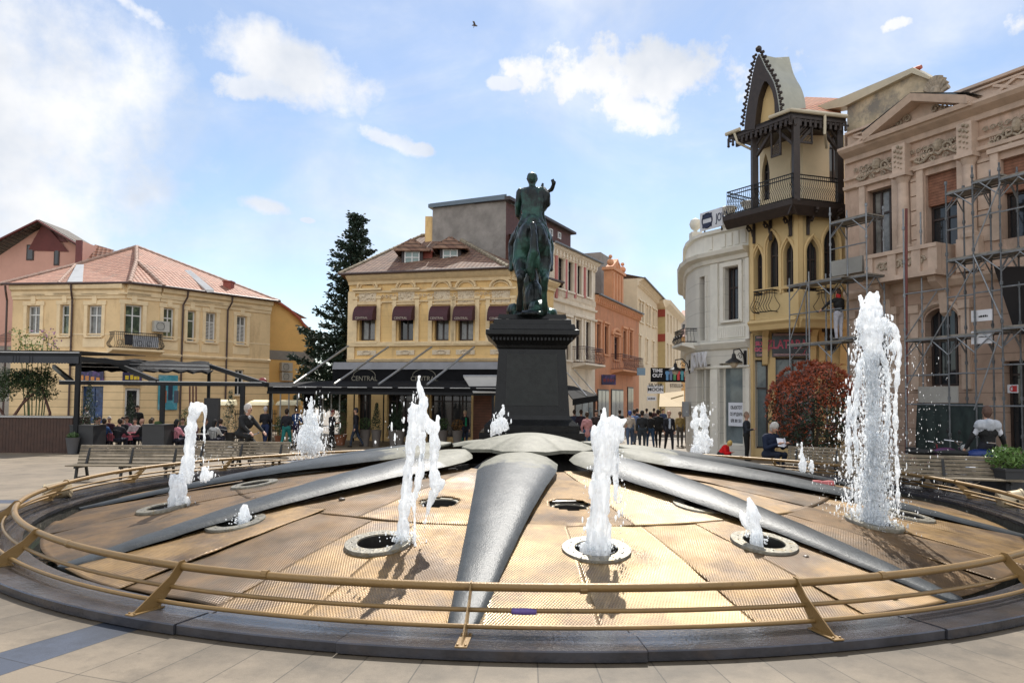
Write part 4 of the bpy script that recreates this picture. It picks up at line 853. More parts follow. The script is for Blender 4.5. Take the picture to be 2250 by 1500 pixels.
mb = MB(); lo = F.uv(-70, 585); roofpoly(mb, [F.P(lo[0]-1, lo[1]-.2, .9), F.P(ap[0], ap[1]+.1, .9), F.P(ap[0], ap[1]+.1, -2.5), F.P(lo[0]-1, lo[1]-.2, -2.5)], (F.P(0, 0, .9), F.P(0, 0, -9))); roofpoly(mb, [F.P(re_[0], re_[1]+.1, .9), F.P(ap[0], ap[1]+.1, .9), F.P(ap[0], ap[1]+.1, -2.5), F.P(re_[0], re_[1]+.1, -2.5)], (F.P(0, 0, .9), F.P(0, 0, -9)))
o = mb.build('roof', tile_mat('dark_slate_tiles', (.07, .055, .045), (.10, .08, .06), (.05, .05, .04)), b); md = o.modifiers.new('t', 'SOLIDIFY'); md.thickness = .22; md.offset = -1
mb = MB(); mb.bar(F.P(lo[0]-1, lo[1]-.3, .95), F.P(ap[0], ap[1], .95), .3, .1); mb.bar(F.P(re_[0], re_[1], .95), F.P(ap[0], ap[1], .95), .3, .1); mb.build('verge_board', mar, b)
for r in ((59, 538, 75, 572), (119, 545, 131, 583)):
    R_ = F.rect(*r); mb = MB(); u0, u1, v0, v1 = R_; F.box(mb, u0, u1, v0, v1, .003, .05); o = mb.build('window', brownP, b); mb = MB(); F.box(mb, u0+.09, u1-.09, v0+.09, v1-.09, .045, .06); mb.build('pane', glassD, o)
G = Fac((165, 50.5), (222, 50.5)); mb = MB(); q0 = G.uv(165, 530); q1 = G.uv(182, 530); q2 = G.uv(215, 537); q3 = G.uv(227, 565); G.box(mb, 0, q1[0], 4, q0[1], -3, 0); mb.build('side_wall', pinkS, b)
mb = MB(); G.box(mb, q1[0]-.4, q1[0], 8, q0[1]+.05, 0, .15); mb.build('side_trim', mar, b)
mb = MB(); roofpoly(mb, [G.P(q1[0], G.uv(0, 585)[1], .2), G.P(q3[0], G.uv(0, 567)[1], .2), G.P(q2[0]+.1, q2[1], -2), G.P(q1[0]-.3, q1[1]+.2, -2)]); mb.build('side_roof', tileR, b)
# low red roof at the frame edge
F = Fac((-60, 44), (21, 44)); b = bldg('low_house', 'corner of a low tiled roof at the left edge behind the pergola', F.P(1, 0, 0)); mb = MB(); roofpoly(mb, [F.P(0, F.uv(0, 757)[1]), F.P(F.L-.2, F.uv(0, 752)[1]), F.P(F.L-.2, F.uv(0, 700)[1], -3), F.P(0, F.uv(0, 718)[1], -3)]); mb.build('roof', tileR, b)
mb = MB(); F.box(mb, 0, F.L-.2, ZB, F.uv(0, 757)[1]-.05, -4, -.3); mb.build('wall', mat('grey_render', (.3, .28, .25), .8), b)
# ---------------------------------------------------------------- 3 ochre annexe to the right of the yellow house
och = mat('ochre_stucco', (.72, .44, .15), .85, var=.10, vs=.8, bump=.1); greyB = mat('grey_band', (.25, .23, .2), .85, var=.15)
F = Fac((575, 51), (690, 54)); b = bldg('ochre_annexe', 'plain ochre wall with grey band and tiled roof between yellow house and conifer', F.P(3, 0, 0))
mb = MB(); vb0, vb1 = F.uv(630, 791)[1], F.uv(630, 771)[1]
pl = [F.uv(*q) for q in ((577, 668), (597, 656), (632, 680), (655, 700), (672, 725))]
mb.poly([F.P(0, vb1), F.P(F.L, vb1), F.P(F.L, pl[-1][1])]+[F.P(*q) for q in pl[::-1]]); mb.poly([F.P(0, ZB), F.P(F.uv(667, 820)[0], ZB), F.P(F.uv(667, 820)[0], vb0), F.P(0, vb0)]); mb.build('wall', och, b)
mb = MB(); F.box(mb, 0, F.L, vb0, vb1, -.3, .03); F.box(mb, F.uv(667, 820)[0], F.L, ZB, vb0, -.3, .03); mb.build('band', greyB, b)
mb = MB(); top = [F.uv(*q) for q in ((595, 651), (650, 658), (692, 684), (692, 740))]
a0, a1, a2, a3 = [F.P(*q, .2) for q in pl[1:]]; t0, t1, t2 = F.P(*top[0], -1), F.P(*top[1], -5), F.P(*top[2], -5)
roofpoly(mb, [a0, a1, t1, t0], (a0, a1)); roofpoly(mb, [a1, a2, t2, t1], (a1, a2)); roofpoly(mb, [a2, a3, F.P(F.L, F.uv(690, 735)[1], .2), t2], (a2, a3)); mb.build('roof', tileR, b)
mb = MB(); mb.tube([a0, a1, a2, a3], .1, 6); mb.build('verge_tiles', mat('red_verge', (.38, .1, .06), .7), b); ridge(b, t0, t1); ridge(b, t1, t2)
ac_unit(F, 625, 806, 'upper of the two air conditioner boxes on the ochre wall', 1, 'air conditioners on the ochre wall'); ac_unit(F, 625, 827, 'lower of the two air conditioner boxes on the ochre wall', 1, 'air conditioners on the ochre wall')
# ---------------------------------------------------------------- 4 corner building with the maroon window awnings
yc = mat('warm_yellow_stucco', (.70, .48, .21), .85, var=.10, vs=.8, lines=(.30, .02, .12), col2=(.48, .33, .16), c2=(.52, .7), c2s=1.3)
yt = mat('cream_yellow_trim', (.70, .54, .32), .8, var=.14, vs=3, bump=.12); orn = mat('ivory_relief', (.6, .5, .36), .8, var=.3, vs=20, bump=.5, bs=12)
F1 = Fac((763, 39.3), (1120, 37)); F2 = Fac(F1.B, (1215, 41)); b = bldg('corner_building', 'yellow corner building with brown tiled roof, two dormers and maroon window awnings behind the statue', F1.P(5, 0, 0))
VE = F1.uv(900, 602)[1]; VS = F1.uv(900, 792)[1]
wr = [(790, 680, 824, 748), (876, 680, 908, 748), (955, 680, 986, 748), (1007, 680, 1040, 748), (1082, 680, 1118, 748)]
R_ = [F1.rect(*q) for q in wr]; vents = [F1.rect(*q) for q in ((802, 619, 818, 627), (886, 616, 902, 624), (965, 614, 981, 622), (1016, 612, 1034, 620), (1088, 611, 1112, 619))]
mb = MB(); F1.wall(mb, 0, F1.L, VS, VE, R_+vents, .3); rs2 = F2.rect(1150, 675, 1180, 745); F2.wall(mb, 0, F2.L, ZB, VE, [rs2], .3)
gops = [F1.rect(*q) for q in ((786, 865, 815, 960), (850, 862, 920, 960), (945, 862, 1035, 960))]
F1.wall(mb, 0, F1.L, ZB, VS, gops, .3)
for a_, c_ in ((F1.A, F1.A+Vector((0, 10, 0))), (F2.B, F2.B+Vector((.2, 8, 0)))): mb.poly([Vector((a_.x, a_.y, ZB)), Vector((c_.x, c_.y, ZB)), Vector((c_.x, c_.y, VE)), Vector((a_.x, a_.y, VE))])
mb.build('wall', yc, b)
for q in gops: window(F1, b, q, brownP, glassD, .3, mull=3, tr=.8)
window(F2, b, rs2, brownP, glassD, .3)
maro = mat('maroon_canvas', (.045, .008, .014), .7, var=.2, vs=4)
mbo = MB(); mbr = MB()
for i, q in enumerate(R_):
    window(F1, b, q, brownP, glassC if i in (0, 2, 3) else glassD, .3, mull=1, tr=.0, fw=.09); u0, u1, v0, v1 = q; um = (u0+u1)/2
    mb = MB(); nn = 7; prev = None; a_ = u0-.12; c_ = u1+.12; hh = .72
    arc = [(.62*sin(pi/2*k/nn), v1+.2-hh*(1-cos(pi/2*k/nn))) for k in range(nn+1)]; vb = v1+.2-hh-.12; arc.append((.62, vb))
    for k in range(len(arc)-1): mb.poly([F1.P(a_, arc[k][1], arc[k][0]), F1.P(c_, arc[k][1], arc[k][0]), F1.P(c_, arc[k+1][1], arc[k+1][0]), F1.P(a_, arc[k+1][1], arc[k+1][0])])
    for e in (a_, c_): mb.poly([F1.P(e, v, w) for w, v in arc]+[F1.P(e, vb+.1, .0)])
    aw = mb.build('window_awning', maro, b); text('CENTRAL', 'letters', mat('cream_print', (.4, .35, .28), .6), .17, F1.M(um-.05, vb+.12, .625), aw, .004)
    # surround, pilasters, arched pediment, relief panel
    for s_ in (u0-.34, u1+.12): F1.box(mbo, s_, s_+.22, v0-.1, v1+.55, 0, .1); F1.box(mbo, s_-.04, s_+.26, v1+.55, v1+.68, 0, .15)
    F1.box(mbo, u0-.4, u1+.4, v1+1.02, v1+1.13, 0, .2); F1.box(mbo, u0-.2, u1+.2, v0-.18, v0-.05, 0, .18); F1.box(mbo, u0-.4, u1+.4, v1+.27, v1+.34, 0, .08)
    rr = (u1-u0)/2+.12; mbo.tube([F1.P(um+rr*cos(t), v1+1.16+.42*sin(t), .09) for t in [pi*k/12 for k in range(13)]], .075, 6); mbo.tube([F1.P(um+rr*.78*cos(t), v1+1.14+.30*sin(t), .05) for t in [pi*k/12 for k in range(13)]], .04, 6)
    F1.box(mbr, u0-.05, u1+.05, v1+.36, v1+.98, 0, .02)
    for k in range(26): mbr.ball(F1.P(u0+(u1-u0)*random.random(), v1+.42+.5*random.random(), .02), .06, 6)
for q in vents: mb = MB(); F1.box(mb, q[0]-.05, q[1]+.05, q[2]-.04, q[3]+.04, -.29, -.2); mb.build('attic_vent', mat('black', 0), b)
F1.prof(mbo, 0, F1.L, [(0, VE-.95), (.08, VE-.95), (.1, VE-.85), (0, VE-.83)]); F1.prof(mbo, 0, F1.L, [(0, VE-1.5), (.08, VE-1.5), (.1, VE-1.42), (0, VE-1.4)])
for F in (F1, F2): F.prof(mbo, 0, F.L, [(0, VE-.5), (.12, VE-.5), (.16, VE-.35), (.3, VE-.25), (.45, VE-.1), (.45, VE), (0, VE)])
vs0, vs1 = F1.uv(900, 760)[1], F1.uv(900, 752)[1]
for F in (F1, F2): F.prof(mbo, 0, F.L, [(0, vs0-.05), (.14, vs0), (.16, vs1), (0, vs1+.05)]); F.prof(mbo, 0, F.L, [(0, VS-.1), (.16, VS-.05), (.22, VS+.08), (0, VS+.12)])
F1.box(mbo, -.02, .4, VS, VE-.9, 0, .09)
mbo.build('trim', yt, b)
x = .3
while x < F1.L-.3:
    if not any(q[0]-.15 < x < q[1]+.15 for q in vents):
        mbr.tube([F1.P(x+.1*cos(t)*(1-t/9), VE-1.18+.1*sin(t)*(1-t/9), .03) for t in [k*.7 for k in range(10)]], .022, 5)
    x += .24
for q in R_:
    F1.box(mbr, q[0]-.1, q[1]+.1, VS+.3, vs0-.22, 0, .05)
    um = (q[0]+q[1])/2; mbr.tube([F1.P(um+.25*cos(t), (VS+vs0)/2+.05+.1*sin(t), .07) for t in [2*pi*k/12 for k in range(12)]], .03, 5, closed=True)
mbr.build('relief', orn, b)
EP = [F1.P(-.35, VE+.03, .55), F1.P(F1.L+.05, VE+.03, .6), F2.P(F2.L+.3, VE+.03, .5)]; RA = W(925, 519, 45); RB = W(985, 513, 45); RC = W(1095, 560, 42)
mb = MB(); BL = Vector((EP[0].x, 50, VE)); BR = Vector((EP[2].x, 50, VE))
roofpoly(mb, [EP[0], EP[1], RB, RA]); roofpoly(mb, [EP[1], EP[2], RB]); roofpoly(mb, [EP[2], BR, RB]); roofpoly(mb, [BL, EP[0], RA]); roofpoly(mb, [BR, BL, RA, RB]); mb.build('roof', tileB, b)
ridge(b, EP[1], RB, .14, mat('lichen_ridge', (.24, .2, .14), .9, var=.5, vs=5, bump=.5)); ridge(b, RA, RB, .13, mat('lichen_ridge', 0)); ridge(b, EP[0], RA, .1, mat('lichen_ridge', 0))
gutter(b, [EP[0], EP[1], EP[2]])
dk_m = mat('dark_lead', (.04, .03, .03), .6)
for (x0, y0, x1, y1) in ((889, 552, 922, 580), (973, 548, 1006, 576)):
    D = Fac((700, 39.6), (1100, 39.6)); u0, u1, v0, v1 = D.rect(x0, y0, x1, y1); dm = MB(); D.box(dm, u0-.16, u1+.16, v0-.2, v1+.1, -3, -.02); do = dm.build('dormer', dk_m, b)
    window(D, do, (u0, u1, v0, v1), whiteP, mat('pale_glass', (.2, .27, .25), .1, spec=.7), .0, mull=1, tr=.5, fw=.06)
    um = (u0+u1)/2; dm = MB(); e0, e1 = D.P(u0-.55, v1-.02, .25), D.P(u1+.55, v1-.02, .25); tp = D.P(um, v1+.62, .1); bk2 = D.P(um, v1+.62, -3.5)
    roofpoly(dm, [e0, tp, bk2, e0+Vector((0, 3.5, 0))], (e0, e0+Vector((0, 1, 0)))); roofpoly(dm, [e1, tp, bk2, e1+Vector((0, 3.5, 0))], (e1, e1+Vector((0, 1, 0)))); dm.poly([e0, e1, tp]); dr = dm.build('dormer_roof', tileB, do); md = dr.modifiers.new('t', 'SOLIDIFY'); md.thickness = .1
cc = W(937, 570, 40.2); mb = MB(); mb.box(cc.x-.35, cc.x+.35, cc.y-.3, cc.y+.4, cc.z-.6, cc.z+.35); mb.box(cc.x-.4, cc.x+.4, cc.y-.35, cc.y+.45, cc.z+.35, cc.z+.42); mb.build('chimney', mat('brick_red', 0), b)
# ---------------------------------------------------------------- 5 grey fire wall building behind
gw = mat('grey_rough_render', (.24, .22, .20), .9, var=.28, vs=1.1, bump=.3, col2=(.15, .135, .12), c2=(.5, .7), c2s=.6)
F = Fac((945, 43.5), (1108, 41.6)); G = Fac(F.B, (1252, 50)); b = bldg('grey_building', 'tall building with blank grey rendered fire wall rising behind the corner building', F.P(1, 0, 0))
zt0 = F.uv(945, 458)[1]; zt1 = F.uv(1106, 440)[1]
mb = MB(); mb.poly([F.P(0, ZB), F.P(F.L, ZB), F.P(F.L, zt1), F.P(0, zt0)]); mb.poly([F.P(0, ZB), F.P(0, ZB, -9), F.P(0, zt0-.8, -9), F.P(0, zt0)]); mb.build('fire_wall', gw, b)
mb = MB(); mb.poly([F.P(-.1, zt0+.02, .15), F.P(F.L+.1, zt1+.02, .15), F.P(F.L+.1, zt1+.3, .15), F.P(-.1, zt0+.25, .15)]); mb.hexa([F.P(-.2, zt0, .2), F.P(F.L, zt1, .2), F.P(F.L+.4, zt1-.2, -3), F.P(-.1, zt0-.2, -3), F.P(-.2, zt0+.22, .2), F.P(F.L, zt1+.25, .2), F.P(F.L+.4, zt1, -3), F.P(-.1, zt0, -3)]); mb.build('roof_edge', mat('blue_grey_sheet', (.10, .13, .16), .4, .4), b)
mb = MB(); ga = F.P(-.45, 5, .1); mb.box(ga.x, ga.x+.42, ga.y, ga.y+.6, 5, F.uv(946, 475)[1]); mb.build('side_chimney', yc, b)
att = mat('dark_red_boards', (.08, .03, .025), .7, var=.3, vs=5); zr = G.uv(1252, 522)[1]
mb = MB(); G.wall(mb, 0, G.L, ZB, zt1-.1, [], .1); mb.build('attic_wall', att, b)
mb = MB(); mb.hexa([G.P(-.2, zt1-.05, .35), G.P(G.L+.2, zt1-.05, .35), G.P(G.L+.2, zt1-.05, -2), G.P(-.2, zt1-.05, -2), G.P(-.2, zt1+.15, .35), G.P(G.L+.2, zt1+.1, .35), G.P(G.L+.2, zt1+.3, -2), G.P(-.2, zt1+.3, -2)]); mb.build('eaves', mat('dark_lead', 0), b)
for r in ((1206, 503, 1213, 518), (1225, 511, 1231, 525)): window(G, b, G.rect(*r), whiteP, glassC, -.02, mull=0, tr=0, fw=.06)
# ---------------------------------------------------------------- 6-9 street fronts receding to the right
def street(name, label, a, c, ye, wallm, trimm, rows, wmat, gm=glassD, over=.5, roofm=None, base_w=None):
    F = Fac(a, c); b = bldg(name, label, F.P(F.L/2, 0, 0)); VE = F.uv(a[0]+1, ye)[1]; ops = [F.rect(*r) for r in rows]
    mb = MB(); F.wall(mb, 0, F.L, ZB, VE, ops, .18); mb.poly([F.P(F.L, ZB), F.P(F.L, ZB, -8), F.P(F.L, VE, -8), F.P(F.L, VE)]); mb.poly([F.P(0, ZB), F.P(0, ZB, -8), F.P(0, VE, -8), F.P(0, VE)]); mb.build('wall', wallm, b)
    tb = MB()
    for q in ops:
        window(F, b, q, wmat, gm, .18, mull=1, tr=.7 if q[3]-q[2] > 1.6 else 0, fw=.08); F.box(tb, q[0]-.2, q[0]-.03, q[2], q[3]+.15, 0, .07); F.box(tb, q[1]+.03, q[1]+.2, q[2], q[3]+.15, 0, .07); F.box(tb, q[0]-.25, q[1]+.25, q[3]+.16, q[3]+.3, 0, .14); F.box(tb, q[0]-.2, q[1]+.2, q[2]-.12, q[2]-.02, 0, .12)
    F.prof(tb, 0, F.L, [(0, VE-.6), (.1, VE-.55), (.15, VE-.3), (.35, VE-.15), (over-.1, VE-.05), (over-.1, VE), (0, VE)])
    k = int(F.L/.45)
    for i in range(k): F.box(tb, (i+.3)*F.L/k, (i+.6)*F.L/k, VE-.5, VE-.2, .1, .24)
    tb.build('trim', trimm, b)
    mb = MB(); roofpoly(mb, [F.P(-.1, VE+.02, over), F.P(F.L+.1, VE+.02, over), F.P(F.L+.1, VE+1.1, -4), F.P(-.1, VE+1.1, -4)]); mb.build('roof', roofm or tileB, b); gutter(b, [F.P(-.1, VE, over), F.P(F.L+.1, VE, over)], .07, mat('grey_gutter', (.12, .13, .14), .5)); return F, b, VE
ivory = mat('ivory_stucco', (.66, .56, .43), .85, var=.1, vs=1.2, bump=.1, col2=(.45, .38, .29), c2=(.5, .7), c2s=1.2); ivT = mat('ivory_trim', (.72, .63, .51), .8, var=.12); pinkP = mat('pink_pilaster', (.45, .16, .14), .8, var=.12)
Fw, b6, V6 = street('white_building', 'three storey ivory building with pink pilasters behind the statue', (1203, 40.8), (1307, 47), 533, ivory, ivT, [(1225, 565, 1238, 633), (1247, 573, 1258, 640), (1267, 582, 1277, 647), (1289, 591, 1298, 653), (1264, 702, 1276, 790), (1286, 707, 1296, 790), (1243, 702, 1252, 790)], brownP, roofm=mat('dark_lead', 0))
mb = MB(); mi_ = MB()
for px in (1221, 1242, 1262, 1283): u = Fw.uv(px, 600)[0]; Fw.box(mb, u-.12, u+.12, Fw.uv(px, 655)[1], Fw.uv(px, 560)[1], .0, .1)
mb.build('pilaster', pinkP, b6)
for yy in (668, 690): v = Fw.uv(1250, yy)[1]; Fw.prof(mi_, 0, Fw.L, [(0, v-.1), (.15, v-.05), (.18, v+.05), (0, v+.1)])
for i in range(34): Fw.box(mi_, i*Fw.L/34+.05, (i+.55)*Fw.L/34, Fw.uv(1250, 657)[1], Fw.uv(1250, 645)[1], .0, .08)
mi_.build('balustrade', ivT, b6)
u0, u1, v0, v1 = Fw.rect(1258, 765, 1300, 800); balcony(Fw, b6, u0, u1, v0, .8, v1-v0, slab=ivT, m=mat('dark_red_iron', (.05, .015, .015), .5), st=.14)
oran = mat('terracotta_stucco', (.46, .20, .10), .85, var=.14, vs=1.2, bump=.1, col2=(.32, .15, .08), c2=(.5, .7), c2s=1.2); oraT = mat('terracotta_trim', (.56, .27, .14), .8, var=.12)
Fo, b7, V7 = street('terracotta_building', 'two storey terracotta building with pointed pediment in the side street', (1307, 47), (1404, 57.5), 647, oran, oraT, [(1310, 712, 1318, 775), (1327, 717, 1335, 778), (1368, 727, 1375, 787), (1382, 730, 1388, 787), (1348, 740, 1359, 790)], mat('dark_red_iron', 0), roofm=mat('dark_lead', 0), over=.35)
mb = MB(); u0 = Fo.uv(1342, 640)[0]; u1 = Fo.uv(1367, 640)[0]; vt = Fo.uv(1355, 600)[1]; Fo.box(mb, u0, u1, V7, vt, -.5, .1)
for k in range(4): uu = u0+(u1-u0)*(k+.15)/4; Fo.box(mb, uu, uu+.18, V7+.1, vt-.15, .1, .18)
Fo.box(mb, u0-.15, u1+.15, vt, vt+.2, -.6, .25); um = (u0+u1)/2; vv = Fo.uv(1355, 572)[1]
mb.add([Fo.P(u0, vt+.2, .1), Fo.P(u1, vt+.2, .1), Fo.P(um+.3, vv-.1, .1), Fo.P(um, vv+.1, .1), Fo.P(um-.3, vv-.1, .1), Fo.P(u0, vt+.2, -.4), Fo.P(u1, vt+.2, -.4), Fo.P(um+.3, vv-.1, -.4), Fo.P(um, vv+.1, -.4), Fo.P(um-.3, vv-.1, -.4)], [(0, 1, 2, 3, 4), (9, 8, 7, 6, 5), (1, 6, 7, 2), (2, 7, 8, 3), (3, 8, 9, 4), (4, 9, 5, 0)])
for e in (u0-.1, u1+.1): mb.ball(Fo.P(e, vt+.5, 0), .25, 8); mb.ball(Fo.P(e, vt+.9, 0), .14, 8)
mb.tube([Fo.P(um, (vt+vv)/2, .12)+Fo.U*.3*cos(t)+Vector((0, 0, .3*sin(t))) for t in [2*pi*k/14 for k in range(14)]], .06, 5, closed=True); mb.build('pediment', oraT, b7)
u0, u1, v0, v1 = Fo.rect(1343, 783, 1390, 815); balcony(Fo, b7, u0, u1, v0, .8, v1-v0, slab=oraT, m=mat('dark_red_iron', 0), st=.16)
u0, u1, v0, v1 = Fo.rect(1347, 722, 1360, 738); mb = MB(); mb.tube([Fo.P((u0+u1)/2+(u1-u0)*.7*cos(t), v0+(v1-v0)*.9*sin(t), .05) for t in [pi*k/10 for k in range(11)]], .12, 6); mb.build('arch_hood', oraT, b7)
# side piece with red tiles left of pediment and grey firewall right
mb = MB(); q = Fo.uv(1308, 640); Fo.box(mb, .1, Fo.uv(1340, 640)[0], V7+.1, V7+2.3, -4, -2.5); mb.build('rear_storey', oran, b7); mb = MB(); roofpoly(mb, [Fo.P(0, V7+2.3, -2.2), Fo.P(Fo.uv(1340, 640)[0], V7+2.3, -2.2), Fo.P(Fo.uv(1340, 640)[0], V7+3.2, -5), Fo.P(0, V7+3.2, -5)]); mb.build('rear_roof', tileR, b7)
mb = MB(); Fo.box(mb, Fo.uv(1366, 640)[0], Fo.L-.05, V7-.2, V7+4.1, -7, -1.6); mb.build('rear_fire_wall', mat('grey_rough_render', 0), b7)
crm = mat('cream_stucco', (.66, .53, .36), .85, var=.1); crT = mat('cream_trim', (.72, .6, .43), .8, var=.1)
street('cream_building', 'tall cream building with carved eaves beyond the terracotta one', (1400, 57), (1449, 69.5), 612, crm, crT, [(1403, 665, 1407, 705), (1409, 668, 1413, 708), (1419, 675, 1422, 710), (1425, 678, 1428, 714), (1433, 683, 1436, 717), (1439, 686, 1441, 718), (1403, 742, 1407, 790), (1419, 750, 1422, 795), (1433, 755, 1436, 800)], brownP, over=.6)
Fy = Fac((1444, 68.5), (1462, 68)); b9 = bldg('pale_yellow_building', 'pale yellow three storey building at the far end of the street row', Fy.A); mb = MB(); vy = Fy.uv(1450, 663)[1]; Fy.wall(mb, 0, Fy.L, ZB, vy, []); mb.build('end_wall', mat('warm_yellow_end', (.52, .42, .22), .8, var=.1), b9)
Fz = Fac(Fy.B, (1497, 82)); ops = [Fz.rect(*r) for r in ((1466, 690, 1469, 730), (1473, 693, 1476, 733), (1480, 697, 1482, 735), (1487, 700, 1489, 737), (1466, 755, 1469, 805), (1473, 757, 1476, 805), (1480, 758, 1482, 805), (1487, 760, 1489, 805))]; mb = MB(); Fz.wall(mb, 0, Fz.L, ZB, vy, ops, .2); mb.build('wall', crm, b9)
for q in ops: window(Fz, b9, q, crT, glassC, .2, mull=0, tr=0)
mb = MB(); Fz.prof(mb, 0, Fz.L, [(0, vy-.6), (.4, vy-.2), (.5, vy+.1), (0, vy+.2)]); Fy.prof(mb, 0, Fy.L, [(0, vy-.6), (.4, vy-.2), (.5, vy+.1), (0, vy+.2)]); mb.build('cornice', crT, b9)
mb = MB()
for yy in (688, 742): mb = MB(); v = Fy.uv(1450, yy)[1]; Fy.box(mb, 0, Fy.L, v-.35, v+.35, 0, .06); mb.build('red_band', mat('brick_band', (.3, .06, .04), .8), b9)
# far end of the street: several houses closing the view
for i, (x0, x1, yt_, Y, c_, nm, lb) in enumerate(((1488, 1516, 740, 95, (.5, .3, .13), 'far_house', 'small orange house closing the far end of the street'), (1494, 1530, 700, 115, (.4, .36, .32), 'far_house', 'pale far block with red roof peeping above the orange house'), (1445, 1500, 800, 120, (.45, .4, .3), 'far_house', 'distant cream house low behind the crowd in the street'))):
    F = Fac((x0, Y), (x1, Y-1)); b = bldg(nm, lb, F.P(1, 0, 0)); mb = MB(); v = F.uv(x0, yt_)[1]; ops = [(F.L*(.15+.3*k), F.L*(.15+.3*k)+1, v-2.3, v-.9) for k in range(3)]; F.wall(mb, 0, F.L, ZB, v, ops); mb.poly([F.P(0, ZB), F.P(0, ZB, -8), F.P(0, v, -8), F.P(0, v)]); mb.build('wall', mat('far_stucco%d' % i, c_, .85), b)
    for q in ops: window(F, b, q, brownP, glassD, .2)
    mb = MB(); roofpoly(mb, [F.P(-.3, v, .5), F.P(F.L+.3, v, .5), F.P(F.L+.3, v+1.8, -4), F.P(-.3, v+1.8, -4)]); mb.build('roof', tileR, b)
# ================================================================ right hand side
wst = mat('white_ashlar_stucco', (.60, .57, .50), .85, var=.07, vs=1.2, bump=.06, lines=(.62, .025, .25)); wtr = mat('white_trim', (.68, .65, .57), .8, var=.1)
FJ = [Fac((1505.5, 40), (1508, 33.2)), Fac((1508, 33.2), (1514, 31.9)), Fac((1514, 31.9), (1529, 30.7)), Fac((1529, 30.7), (1549, 30.0)), Fac((1549, 30), (1648, 28.1))]
FM = FJ[4]; b = bldg('white_corner_shop', 'white corner building with rounded end, parapet urns and empty shop window', FM.A)
vC = FM.uv(1640, 545)[1]; vT = FM.uv(1640, 490)[1]; vL = FM.uv(1640, 751)[1]
rw = FM.rect(1592, 586, 1623, 703); rs = FM.rect(1581, 797, 1632, 978); rd_ = FJ[3].rect(1537, 607, 1552.5, 748); rg = FM.rect(1550, 800, 1561, 975); rg3 = FJ[3].rect(1532, 800, 1548, 975)
mb = MB()
for i, F in enumerate(FJ): F.wall(mb, 0, F.L, ZB, vC, {3: [rd_, rg3], 4: [rw, rs, rg]}.get(i, []), .3)
mb.poly([FM.P(FM.L, ZB), FM.P(FM.L, ZB, -6), FM.P(FM.L, vT, -6), FM.P(FM.L, vT)])
mb.build('wall', wst, b)
window(FM, b, rw, brownP, glassD, .3, mull=2, tr=.62, fw=.07, sill=wtr); window(FJ[3], b, rd_, brownP, glassD, .3, mull=0, tr=.6); window(FM, b, rs, wtr, shopG, .3, mull=0, tr=0, fw=.08, name='shop_window'); window(FM, b, rg, wtr, shopG, .3, mull=0, tr=.55, fw=.05, name='shop_door'); window(FJ[3], b, rg3, wtr, shopG, .3, mull=0, tr=.55, fw=.06, name='shop_door')
mb = MB()
for i, F in enumerate(FJ):
    j = .0 if i == 4 else .25
    F.prof(mb, 0, F.L, [(0, vC-.4), (.08, vC-.35), (.12, vC-.2), (.35, vC-.1), (.4, vC+.05), (0, vC+.1)], t0=.2, t1=j)
    F.prof(mb, 0, F.L, [(0, vL-.25), (.1, vL-.2), (.25, vL), (.25, vL+.08), (0, vL+.12)], t0=.2, t1=j)
    F.prof(mb, 0, F.L, [(.02, vC+.05), (.02, vT-.18), (.14, vT-.14), (.14, vT), (-.3, vT), (-.3, vC+.05)], t0=.1, t1=j*.4)
    F.prof(mb, 0, F.L, [(0, vL-1.0), (.05, vL-.97), (.05, vL-.9), (0, vL-.88)])
x = .25
while x < FM.L-.3:
    if not (FM.uv(1567, 500)[0] < x < FM.uv(1585, 500)[0]): FM.box(mb, x, x+.2, vC+.22, vT-.25, .02, .06)
    x += .34
for px0, px1 in ((1563, 1579), (1640, 1648)):
    u0 = FM.uv(px0, 650)[0]; u1 = FM.uv(px1, 650)[0]; FM.box(mb, u0, u1, vL+.12, vC-.4, 0, .07); FM.box(mb, u0, u1, ZB, vL-1.02, 0, .09)
pr = FM.rect(1577, 746, 1640, 714)
FM.box(mb, pr[0], pr[1], min(pr[2:]), max(pr[2:]), 0, .03)
for k in range(14): FM.box(mb, pr[0]+.08+k*(pr[1]-pr[0]-.1)/14, pr[0]+.16+k*(pr[1]-pr[0]-.1)/14, min(pr[2:])+.08, max(pr[2:])-.08, .03, .07)
for q in (rw,): FM.box(mb, q[0]-.2, q[0]-.03, q[2]-.1, q[3]+.2, 0, .06); FM.box(mb, q[1]+.03, q[1]+.2, q[2]-.1, q[3]+.2, 0, .06); FM.box(mb, q[0]-.2, q[1]+.2, q[3]+.03, q[3]+.2, .002, .07)
mb.build('trim', wtr, b)
for px, kind in ((1524, 0), (1598, 1), (1643, 1)):
    F = FJ[2] if px < 1530 else FM; c = F.P(F.uv(px, 500)[0], vT, -.08); mb = MB(); mb.box(c.x-.22, c.x+.22, c.y-.22, c.y+.22, c.z, c.z+.25)
    mb.lathe(c+Vector((0, 0, .25)), [(.12, 0), (.07, .08), (.2, .2), (.26, .38), (.2, .55), (.05, .62), (.001, .66)] if not kind else [(.14, 0), (.08, .1), (.16, .25), (.3, .5), (.34, .55), (.3, .58), (.001, .6)], 16); mb.build('urn', wtr, b, smooth=radians(40))
u0, u1, v0, v1 = FJ[3].rect(1518, 715, 1556, 752); balcony(FJ[2], b, -.3, FJ[2].L+.2, vL+.12, .55, v1-v0-.1, slab=wtr, st=.12)
